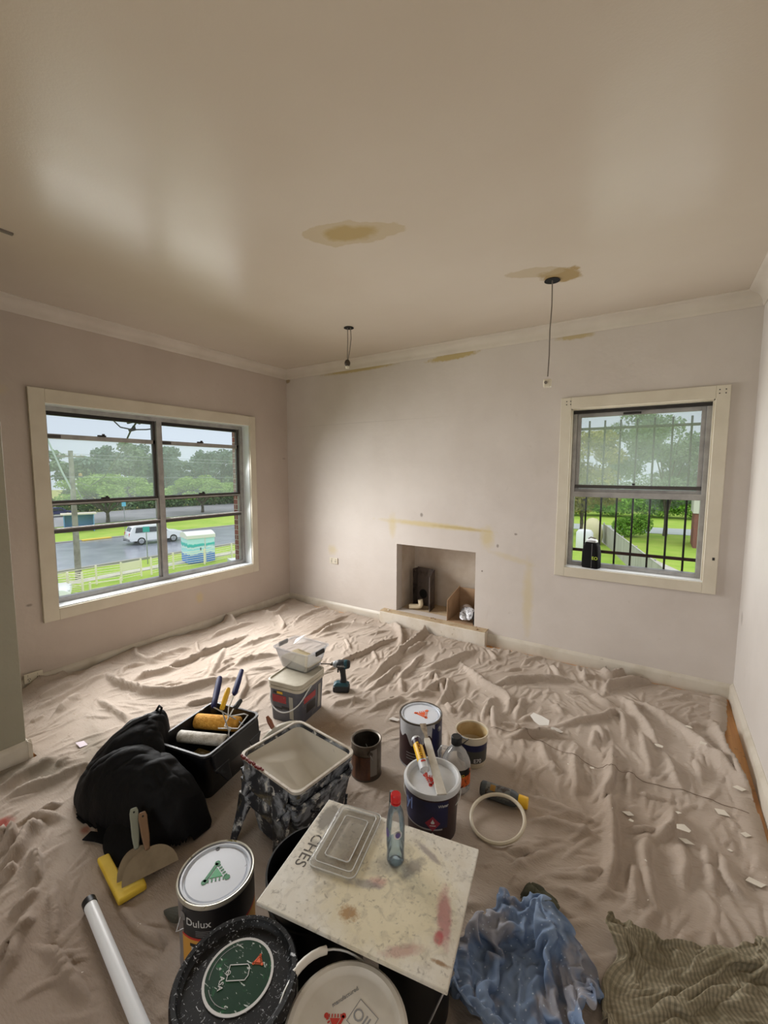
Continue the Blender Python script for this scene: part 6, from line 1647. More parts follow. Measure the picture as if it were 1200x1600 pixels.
-10 11 9 1 -1 -11 -3 11 -9 8 3 -2 29 -11 21 -2 12 -15 7 5 -14 1 4 -15 12 -4 -2 11 5 1 8 2 -7 4 -10 -18 8 -1 -20 4 -8 -7 7 -1 -12 11 1 5 13 0 2 11 2 -4 12 4 -1 11 2 5 11 2 1 11 4 4 13 4 6 11 -4 4 15 -2 -3 8 2 -13 8 2 6 12 0 -2 11 0 -4 12 -5 -4 8 -8 7 5 3 13 4 8 8 1 4 12 7 2 10 5 7 10 5 1 12 14 1 -1 8 0 -5 13 -6 7 12 0 8 9 -5 5 10 6 -4 8 -8 7 -15 -12 15 13 -4 -2 26 7 -25 8 -3 5 -2 -10 6 4 -7 0
-4 13 5 -2 -3 -10 3 8 -9 7 8 1 34 -5 13 -10 1 -21 8 5 -11 10 0 -2 10 1 -9 -3 -3 -15 16 8 -6 12 -9 -6 -4 -2 -22 6 -3 -14 14 1 3 11 1 -6 9 -4 8 7 0 1 12 2 4 10 8 -4 11 0 7 13 5 1 14 2 -3 14 -3 -3 14 -1 1 14 2 1 10 3 -7 10 -2 12 13 -5 -5 8 0 -3 9 -10 5 14 -5 0 2 8 8 5 8 12 2 8 11 -2 7 8 6 5 14 10 -2 12 15 -8 -6 4 -11 13 13 -5 8 10 0 3 10 1 -4 5 8 2 -9 -14 16 38 11 -33 11 -5 3 4 -9 7 -3 -11 11 6 -14 -6
-5 16 7 -3 -3 -13 -2 11 -12 17 -1 0 34 -2 15 -7 -3 -19 6 4 -10 3 3 -14 11 -2 -5 5 -2 -12 10 3 -13 17 0 -3 -3 -4 -20 4 1 -14 14 0 3 10 -3 8 11 0 -2 10 0 -5 8 2 7 9 4 9 12 2 -4 12 0 -8 13 1 -7 12 -1 3 14 2 3 10 1 4 14 2 7 17 0 2 13 -6 4 12 -3 -3 7 -8 -8 10 -4 -8 10 4 5 5 10 12 6 8 12 2 7 12 5 0 12 6 -2 13 3 -6 12 8 -5 11 11 -6 8 11 0 6 3 3 -5 7 4 -2 7 -12 6 12 -4 -3 21 2 -14 3 -7 9 9 -6 2 -1 -7 6
-2 15 4 0 -2 -13 -7 3 -11 45 1 13 8 -4 -10 -7 1 -17 8 -2 -4 1 9 -13 10 -5 -10 12 -2 -7 15 -2 -3 0 5 -17 -2 -2 -19 13 5 -11 12 0 6 12 -4 8 6 -1 -9 11 -1 -7 14 2 3 12 -2 5 8 8 7 13 1 2 10 -1 -8 10 1 -5 8 -3 1 14 1 -5 16 2 8 18 0 8 15 -2 4 11 -4 -4 3 -7 -12 13 -2 -4 14 -1 2 12 1 13 8 5 16 7 7 14 4 6 15 3 -4 11 -1 -2 12 -3 -1 15 11 -4 10 9 -6 10 18 -3 0 -4 13 -11 10 -5 -3 -4 -20 20 29 12 -25 8 -9 10 6 1 -6 6 -8 4
1 17 0 -4 -4 -11 7 -2 -11 15 2 0 24 -5 1 0 -3 -8 3 0 -8 8 0 -6 7 0 -9 13 0 -5 6 -1 -13 -2 5 -19 7 0 -19 12 6 -5 12 1 4 13 -1 4 6 -2 -11 11 -3 -8 12 3 11 13 -1 -1 13 -2 -6 12 4 3 7 2 9 12 -2 0 7 2 -12 12 -2 -2 16 -3 1 17 -3 -2 14 -2 0 10 4 5 7 -1 -5 10 -6 3 12 -2 6 15 4 4 12 3 14 7 9 13 1 2 15 1 -1 16 -2 -1 15 -4 -4 15 12 -3 11 12 -5 -4 8 -3 10 7 6 -4 5 -5 1 4 -6 7 11 0 -1 22 6 -14 9 -10 1 0 -9 4
-5 11 0 6 -4 -10 6 2 -10 3 -3 -7 37 -3 13 -2 0 -15 -3 -6 -7 2 -2 -10 13 3 -7 12 0 -8 6 0 -13 12 1 -14 0 6 -23 8 1 -9 12 2 7 14 2 4 11 -1 -7 8 -5 -2 12 2 0 12 1 0 11 -2 -4 14 1 1 13 0 5 10 0 7 10 -3 -3 7 5 -12 15 -2 5 13 -5 1 11 1 -3 12 4 5 13 -1 2 8 -7 4 7 -6 3 15 6 1 13 3 7 -2 -1 16 -1 3 15 1 0 15 0 2 16 10 3 12 11 -9 2 10 0 0 6 -3 8 5 -1 14 14 2 -9 5 -6 12 -3 2 12 23 7 -27 10 -8 6 8 -9 2
3 15 3 4 -6 -13 2 5 -15 -2 -6 -9 32 -4 10 5 -5 -6 2 -7 -14 5 -3 -8 2 -3 -13 14 4 -7 12 3 -12 17 7 -12 9 4 -15 -1 5 -12 12 -4 2 13 1 -1 10 5 6 9 -6 -3 10 -1 10 12 -1 -6 11 3 -8 13 0 7 11 -2 -8 13 -2 3 10 3 8 11 -2 -1 11 3 -9 13 -4 -2 10 0 7 9 4 9 15 0 1 11 -7 -6 8 -8 -9 14 4 4 -1 -1 18 -4 -1 19 1 4 15 4 6 15 9 4 9 14 -6 4 9 -3 7 8 0 10 -2 -2 14 10 -1 2 10 1 -5 8 -3 6 0 -1 16 18 6 -6 23 -1 -18 -8 -8 13
-5 12 -7 12 -4 -5 6 4 -15 -2 -8 -13 6 -17 -3 34 4 7 -5 -4 -12 3 -3 -9 5 -1 -8 10 2 -11 13 6 -12 15 7 -13 12 0 -10 5 1 -9 8 2 -5 10 2 2 10 1 -5 8 0 7 13 -5 -2 13 -1 3 12 3 -1 9 0 -8 9 -1 7 12 0 0 13 1 2 11 -2 8 11 -7 0 13 2 -2 8 9 -6 10 -9 -2 12 -4 0 10 0 -3 11 -1 3 10 0 7 5 3 13 -10 0 14 3 -1 13 9 2 8 10 -3 8 11 -5 4 10 5 11 -2 3 16 3 1 15 13 -1 -1 9 -4 -9 8 0 10 6 -2 10 5 4 10 31 7 -22 10 -10 13
3 15 -4 15 -6 -3 1 1 -17 4 -7 -10 -3 -20 -9 34 3 14 1 -2 -11 -1 0 -10 8 -2 -12 16 -2 -2 15 -2 -6 13 7 -13 12 0 -9 3 10 -10 -4 2 -15 10 4 -1 9 3 4 11 -1 5 16 -5 1 14 -2 -5 10 4 -8 12 4 3 11 -7 8 8 3 -5 13 1 -5 15 -4 3 13 -5 9 8 3 8 13 2 2 6 -2 -13 9 -4 -11 13 -3 -1 11 -1 8 5 1 14 5 7 7 1 -4 11 3 -14 2 5 -6 10 12 7 7 2 7 13 3 4 13 8 5 12 6 2 15 12 -5 -2 3 -6 15 15 1 -13 1 -1 11 -8 9 15 38 1 -7 12 -2 -4
7 10 -11 13 -4 1 2 -2 -18 -6 -9 -10 -4 -14 -9 19 -2 11 25 1 9 -6 -1 -17 11 -5 -2 11 -2 -7 17 1 -8 15 1 -9 8 9 -8 1 5 -14 0 7 -14 11 3 -6 11 0 -2 9 0 -1 13 -4 -1 12 -1 3 11 5 5 12 1 6 14 -2 4 14 -4 1 12 0 -7 10 -2 1 10 -5 4 9 3 -5 13 2 -2 10 -2 -1 9 -6 3 13 0 -5 11 2 -1 3 1 11 10 -1 5 6 -8 1 3 -9 8 2 1 14 -1 7 9 3 5 14 5 5 11 8 5 13 10 1 12 12 -5 10 8 -3 10 7 0 -11 12 -5 1 -6 7 16 -4 2 11 10 -12 1
6 13 -6 13 -6 1 -7 -5 -11 0 -5 -15 -3 -15 -10 31 9 24 7 -9 -2 -1 -4 -9 8 -4 -1 13 -7 -4 14 6 -9 13 -2 -8 1 11 -14 7 8 -12 8 6 -11 13 -5 -3 10 6 -1 5 3 -11 11 1 -2 14 -2 2 13 0 -4 12 0 6 12 2 8 14 -6 -1 10 -4 -1 13 0 5 10 -4 3 10 1 -4 8 5 -9 10 -3 6 12 -4 -4 10 -5 -8 7 4 8 12 -4 -1 10 -2 3 11 -6 3 -1 -1 16 3 -1 13 5 -8 7 4 4 16 2 4 11 9 10 8 6 9 17 9 0 18 14 -3 1 9 -6 0 9 -1 -1 -3 1 21 1 -2 17 -5 -6 -12
5 11 -8 12 -6 -1 -6 -6 -9 1 -5 -10 -1 -9 -10 17 3 8 16 -11 12 -1 -4 -10 7 -9 -9 13 2 -1 13 1 12 15 2 -10 6 4 -16 9 10 -9 7 -7 -12 9 -7 -3 12 3 -7 8 8 -6 4 11 2 11 7 -6 11 4 -5 14 -2 -1 14 -1 1 13 -7 -1 12 -7 5 11 -1 -3 12 -3 5 6 5 13 11 0 2 12 -2 -10 10 0 -8 10 -2 0 11 0 -4 12 -4 0 4 -5 6 12 2 5 5 -7 14 2 -9 13 10 -9 8 -2 0 13 5 -1 15 8 8 10 6 9 13 9 8 11 9 13 11 9 -12 0 3 5 11 -4 7 16 26 -19 7 1 -38 -4
2 8 -12 10 -7 -1 4 -10 -5 -7 0 -9 0 -8 -13 16 -5 5 19 -2 17 -9 -16 -16 10 5 6 9 -1 8 18 5 1 17 2 -8 13 -6 -8 11 4 -11 3 -9 -6 10 -7 -8 11 1 -6 8 6 -6 7 12 -3 8 8 -4 9 11 -1 10 9 -5 14 0 -5 14 -5 1 13 -9 -4 11 -5 9 12 2 -2 8 1 6 9 3 10 9 -3 -8 10 0 -2 12 0 -5 12 -2 -2 11 -2 2 -5 -7 8 9 3 7 8 -7 5 12 -7 10 0 -10 13 10 -7 6 7 -7 9 9 9 9 8 4 17 6 11 8 6 6 15 10 5 5 -3 8 14 19 -19 -12 12 -1 1 9 -4 4
-1 2 -19 8 -7 12 6 -2 -8 0 -6 -5 -4 -1 -15 17 -6 5 22 -9 15 -8 -11 -19 11 3 9 4 5 6 15 6 3 18 -1 4 17 -6 -7 11 -5 -1 9 -6 -10 6 -5 -7 9 0 -7 12 2 -9 11 4 -5 4 13 3 8 9 -4 11 8 -3 9 -2 -4 10 0 -5 13 5 -4 13 -6 -6 9 0 6 11 3 2 6 4 6 10 -4 -8 12 -1 0 10 -1 -6 11 1 6 9 -2 9 -3 -9 8 -3 -8 6 10 -8 5 12 7 8 8 -12 11 7 -8 12 11 0 5 13 -1 1 8 7 14 7 11 12 12 2 10 -2 9 11 -6 7 13 42 -17 -36 0 3 15 -2 5 8
11 0 -14 -3 -4 12 10 4 11 3 -6 -7 -5 4 -13 -2 -4 -17 35 -15 25 -4 -9 -16 12 -2 -1 5 3 8 8 10 4 16 -2 7 18 -2 -3 13 -6 -3 7 -3 -9 12 -6 -2 11 -6 -2 11 -1 1 9 6 -7 10 5 -1 6 8 -2 9 6 0 7 -5 -7 9 -4 -9 10 5 -5 9 9 -2 8 7 -8 11 0 -2 11 6 6 11 0 -1 12 0 -4 7 -7 7 8 3 2 6 -3 11 1 -10 13 -7 -13 6 10 -10 7 16 4 5 10 1 2 11 -6 11 10 -3 -4 8 0 9 12 5 13 4 8 13 6 6 10 0 15 8 13 -8 -3 28 -12 -29 -1 10 20 0 2 12
14 -1 5 -3 -1 -1 -6 16 12 10 -10 0 -4 5 -12 1 -10 -16 14 -8 4 17 -11 11 10 -6 -17 0 7 7 12 4 2 5 -10 2 15 -5 -1 14 -1 -6 13 0 -6 12 -4 -4 11 2 6 11 1 6 10 3 10 14 -1 -1 9 4 -6 11 0 -6 2 7 -2 11 -7 -4 12 0 -11 4 12 -3 0 12 -10 9 9 -8 14 0 0 14 3 1 15 2 3 0 -9 10 4 -5 8 10 4 9 2 -12 11 1 -13 8 5 -11 10 13 -9 8 14 12 -8 11 -3 5 15 0 -6 5 -2 12 6 1 11 10 12 11 -14 2 19 23 8 -14 28 -7 -18 -2 1 13 3 5 7 4 -1 9
-3 6 -13 9 -3 9 -8 15 1 3 3 9 7 -9 -1 -7 3 -19 5 -7 -9 39 -15 32 -9 -6 -27 14 -4 -9 3 5 7 8 1 7 14 -4 0 9 -6 -12 12 -1 -2 14 0 -4 13 1 1 10 2 8 10 3 10 13 0 5 11 0 6 12 1 -6 10 3 -11 3 -2 -9 13 1 2 12 2 -8 0 12 -7 2 10 -5 5 11 -4 13 -1 2 11 -3 7 6 -5 9 -4 -11 6 10 -6 12 12 -3 10 12 -8 4 2 -12 3 8 -5 11 11 7 7 14 -2 -6 12 4 1 8 -2 5 7 7 8 -7 5 15 18 -2 -11 28 -5 -18 1 11 7 -6 1 15 5 5 10 6 0 5
-7 10 -13 10 -1 10 10 4 0 -10 10 12 13 -4 7 1 -10 -8 -2 4 -18 32 -16 31 0 -5 -25 5 -10 -20 14 1 2 1 8 12 14 -1 2 12 -4 -6 9 -7 -9 12 6 4 13 0 0 10 3 1 12 2 8 10 2 10 10 3 9 7 -2 -10 15 3 -5 -2 -5 -9 13 -4 -4 11 1 2 12 6 4 -3 11 -8 -2 14 -4 13 -8 3 9 5 6 10 -3 11 6 -11 4 -3 -15 13 12 -3 8 11 -10 -2 11 -3 10 8 -1 -11 12 6 12 11 0 0 10 3 4 8 0 0 -4 -2 19 21 15 -11 28 -7 -24 -5 -3 14 -1 12 9 11 -1 3 7 -1 10 6 10 10
0 10 -3 5 2 7 9 4 9 3 5 6 7 0 8 1 -6 -10 1 -6 -10 4 1 -8 36 -24 22 -2 2 -26 5 -2 -7 12 5 0 12 -4 2 12 -2 2 8 -1 -5 11 -3 -6 10 4 3 8 5 8 14 2 3 9 1 12 10 6 9 7 -1 -4 12 -1 -11 0 -7 -14 13 -3 -5 7 2 10 5 -2 12 1 6 -5 6 7 0 10 1 4 10 -5 1 8 -1 11 8 3 11 8 -13 12 2 -11 9 12 -4 2 12 2 -5 7 -2 -12 14 0 -1 13 2 3 7 6 4 2 0 12 0 2 11 32 -2 -26 11 12 -3 -2 1 14 6 1 9 8 -1 2 10 1 -1 7 2 2
6 13 -7 2 2 11 2 1 13 8 4 12 12 -6 3 3 -3 -9 -1 -6 -10 -7 9 -24 37 -27 32 7 -1 -12 7 0 -8 11 0 -4 7 3 -10 10 -1 3 13 1 4 5 -5 -8 10 4 -3 9 4 5 12 0 9 5 3 12 12 7 6 12 0 -4 8 -4 -10 6 -4 -15 12 -2 -6 -1 -3 14 1 -5 14 7 -2 7 4 13 -5 11 -7 5 10 5 2 4 -8 7 10 -4 10 8 -5 18 12 0 5 10 -5 5 12 1 -10 8 -2 -18 10 0 -9 10 2 9 6 2 9 2 4 13 27 5 -25 18 -7 -12 -1 9 13 9 2 10 0 5 14 9 2 2 9 -2 -11 13 0 -4
2 16 10 7 -4 -3 5 -7 6 4 4 10 4 -2 9 4 -5 2 1 1 -12 5 2 -12 10 -7 4 31 -24 20 1 5 -23 8 5 2 10 -4 1 11 5 -9 1 3 -9 11 1 -6 10 -5 12 11 4 -5 11 -3 0 6 5 2 11 -3 6 14 5 4 8 5 -10 6 -6 -14 12 2 5 3 -4 14 -8 -5 12 1 -8 14 3 8 -4 15 0 -1 6 -6 8 12 1 4 9 -3 7 6 0 20 15 0 3 12 -4 -5 5 -3 -13 6 -2 -13 14 1 1 10 2 2 8 1 1 8 2 13 32 6 -32 2 0 14 5 1 9 -1 1 9 10 2 -1 10 6 1 12 4 -3 3 -3 -12
12 9 -10 5 -2 9 4 -5 -1 -1 -4 3 -2 2 19 6 -6 4 11 -5 -1 -9 11 -18 14 -5 -3 22 -18 18 11 -3 -17 9 -2 -10 6 -1 10 10 7 2 6 4 -13 6 3 -6 11 -2 10 12 -2 -2 7 3 -12 7 1 -8 13 0 2 3 0 13 12 1 -10 13 5 -3 11 -1 8 1 -4 13 -2 -6 12 -7 -7 9 10 -2 9 11 3 0 10 1 -6 4 -9 10 11 3 9 13 -3 5 11 -3 -3 12 2 -3 7 -1 -8 8 1 -10 12 -1 5 6 0 9 9 3 3 7 0 11 18 4 -19 21 6 -10 3 -4 15 9 2 2 2 -6 -9 11 0 -1 9 8 -3 11 5 -7
11 -5 -11 9 5 9 4 -5 20 -7 -13 0 -6 1 -1 7 0 13 3 7 12 10 -7 -12 -1 9 -10 -3 10 -8 34 -30 24 9 -1 -12 9 2 -23 10 3 13 1 8 -11 10 -3 7 4 4 -10 13 -1 1 4 6 -8 13 -6 5 12 6 -2 11 1 0 7 -4 5 7 -5 -1 9 5 2 7 7 7 -8 -9 9 1 -7 14 10 -1 7 9 -4 9 12 1 -8 5 -5 -4 9 -3 5 9 6 12 10 -7 -7 13 -2 -8 13 2 -3 12 1 2 5 -4 13 8 6 -7 4 -5 21 16 7 -5 18 9 -21 19 5 -4 -6 -12 18 14 4 -6 8 -5 -10 8 -2 -10 4 -7 -5 8 10 -9
8 -4 -5 3 -5 16 3 -6 16 5 -8 -3 -3 1 7 -4 11 5 -2 7 8 10 -2 5 2 7 -5 0 8 -14 5 2 -4 11 -5 0 25 -23 6 9 1 3 7 6 -7 10 3 2 7 0 -8 5 3 -1 8 4 -2 9 -4 7 9 4 -4 10 2 -1 6 -9 1 10 -7 6 3 12 -4 7 11 -1 2 -4 10 5 -8 11 6 -4 11 10 -3 -3 10 -2 3 11 -3 -8 8 -6 -9 12 -3 6 8 7 9 9 -3 4 14 -2 -7 9 -2 8 9 3 2 9 0 10 7 0 9 22 9 -36 10 6 -1 1 -4 20 12 -3 12 13 -1 -8 5 1 -16 -2 -6 -13 9 -2 -12 4 -11 -7
9 -6 1 -1 -7 4 6 1 14 2 1 7 8 0 1 -11 6 12 -1 9 7 -11 7 5 12 1 6 6 -5 -1 13 4 -9 -3 8 -11 4 1 -1 20 -18 13 19 -9 -2 3 5 0 9 7 -5 5 3 -7 10 -3 6 5 4 -6 10 0 4 12 6 -8 7 -9 9 1 -11 4 12 6 0 -1 12 -4 8 6 7 5 -8 8 7 -1 8 12 -5 -6 9 -5 -11 12 -1 4 11 -5 -2 11 -2 -5 13 0 3 7 2 15 10 -5 -5 12 3 4 11 0 12 3 -3 18 15 7 -27 23 12 -25 -1 -5 14 9 -3 12 8 2 8 6 1 -9 -4 -15 -1 4 -10 -13 8 1 -18 1 -7 -6
14 -5 1 -4 -10 3 3 5 11 1 9 1 -2 8 8 1 0 6 4 4 12 -13 9 4 -2 4 12 0 -13 8 11 1 -2 6 7 -6 2 11 -7 6 6 -17 24 -7 3 9 -22 21 5 1 5 17 6 -15 0 8 -5 11 -1 -3 11 1 2 9 0 1 7 -7 9 1 -11 4 8 2 2 6 11 -1 2 14 1 10 -2 0 12 -2 1 9 -4 -7 10 -7 -3 14 2 -4 9 -9 1 10 -6 5 12 6 -1 12 -6 12 2 -8 16 14 8 0 15 3 -7 13 10 -6 21 8 -32 -1 -4 17 0 -6 18 8 5 -11 7 -2 5 11 -2 -3 -8 -12 -11 -5 -13 -13 10 -12 -9 8 0 -11
9 0 -5 1 -3 9 2 -2 9 -1 10 8 -6 10 -8 0 10 6 5 -7 6 2 -1 18 -13 10 3 -6 1 13 0 2 7 10 -2 5 1 2 -7 7 6 -9 8 7 -12 5 13 -5 18 -16 9 19 -21 13 8 2 -3 7 9 -9 12 4 -2 11 -1 1 1 -6 11 5 -8 10 10 -6 5 5 9 2 5 14 0 10 6 -6 11 -3 -2 11 -8 -6 12 -7 -4 10 -5 -2 13 1 1 8 0 -3 7 -9 14 11 -4 10 19 9 -25 14 7 -8 13 2 -6 8 9 4 5 -3 13 6 0 12 10 -1 8 4 -2 -8 7 6 -12 7 -2 -1 5 -8 -8 -6 -12 -16 -4 -15 -10 -4 -10 -11
12 -9 1 0 -2 11 3 11 8 -2 12 0 -6 5 -7 -2 12 0 4 0 11 4 -3 12 -7 -4 19 -4 9 2 -13 12 -2 0 -1 14 6 -1 6 9 -3 -2 6 -1 -4 11 8 -11 2 7 -7 15 4 -9 16 -14 7 14 -22 17 7 14 -4 4 -5 6 12 5 5 3 -3 9 8 -6 9 14 0 4 12 5 -3 6 11 -3 8 -5 -5 9 0 -9 7 5 -8 10 -17 8 12 -3 5 17 7 -9 8 -10 10 12 8 -24 18 7 -28 4 -4 15 10 1 8 4 11 11 15 0 3 12 0 -1 8 -3 3 8 1 13 10 1 -2 10 -3 -11 5 -5 -12 -3 -9 -15 -14 -8 -12 -9 -8 -15
1 -10 5 9 11 -3 2 10 6 -8 7 -1 3 10 1 0 4 9 -1 12 0 -3 8 10 -3 -8 14 -1 1 11 -12 9 1 -6 8 7 2 0 8 8 -7 13 4 6 -10 11 -7 -2 7 5 -5 8 5 -8 14 4 -10 15 -4 -3 4 -26 30 10 14 -4 7 -1 9 10 1 7 10 -4 10 11 -1 6 14 0 -2 12 0 -1 12 2 -4 8 -9 -7 7 40 -26 9 -17 -10 10 -15 8 10 5 8 14 -3 2 13 6 -31 7 -8 6 8 -4 2 5 7 3 12 4 2 9 8 13 15 -6 -7 12 0 0 5 4 14 10 -1 0 9 -2 -7 7 -1 -12 1 -7 -16 -12 -9 -14 -13 -8 -14
12 -2 0 4 14 6 2 12 -9 -2 4 6 0 10 -6 -5 13 6 3 -4 13 -6 8 5 -5 -2 14 -9 5 9 -14 11 0 9 8 7 -6 6 14 6 -7 11 13 -2 6 7 -4 -9 6 1 2 7 -3 -18 5 12 0 13 8 -13 8 -28 19 3 -1 12 7 5 7 11 1 8 15 3 -1 14 1 -2 15 2 -1 13 1 4 14 -5 -2 10 -23 -1 15 31 -24 8 1 -13 7 1 -21 9 -10 9 5 15 2 11 -12 3 13 -7 -3 9 3 -6 5 -7 4 7 2 8 15 12 -3 10 6 9 15 0 -6 4 3 11 12 1 3 -2 -10 -11 7 -1 -11 5 1 -13 -9 -9 -13 -10 -7 -14""")
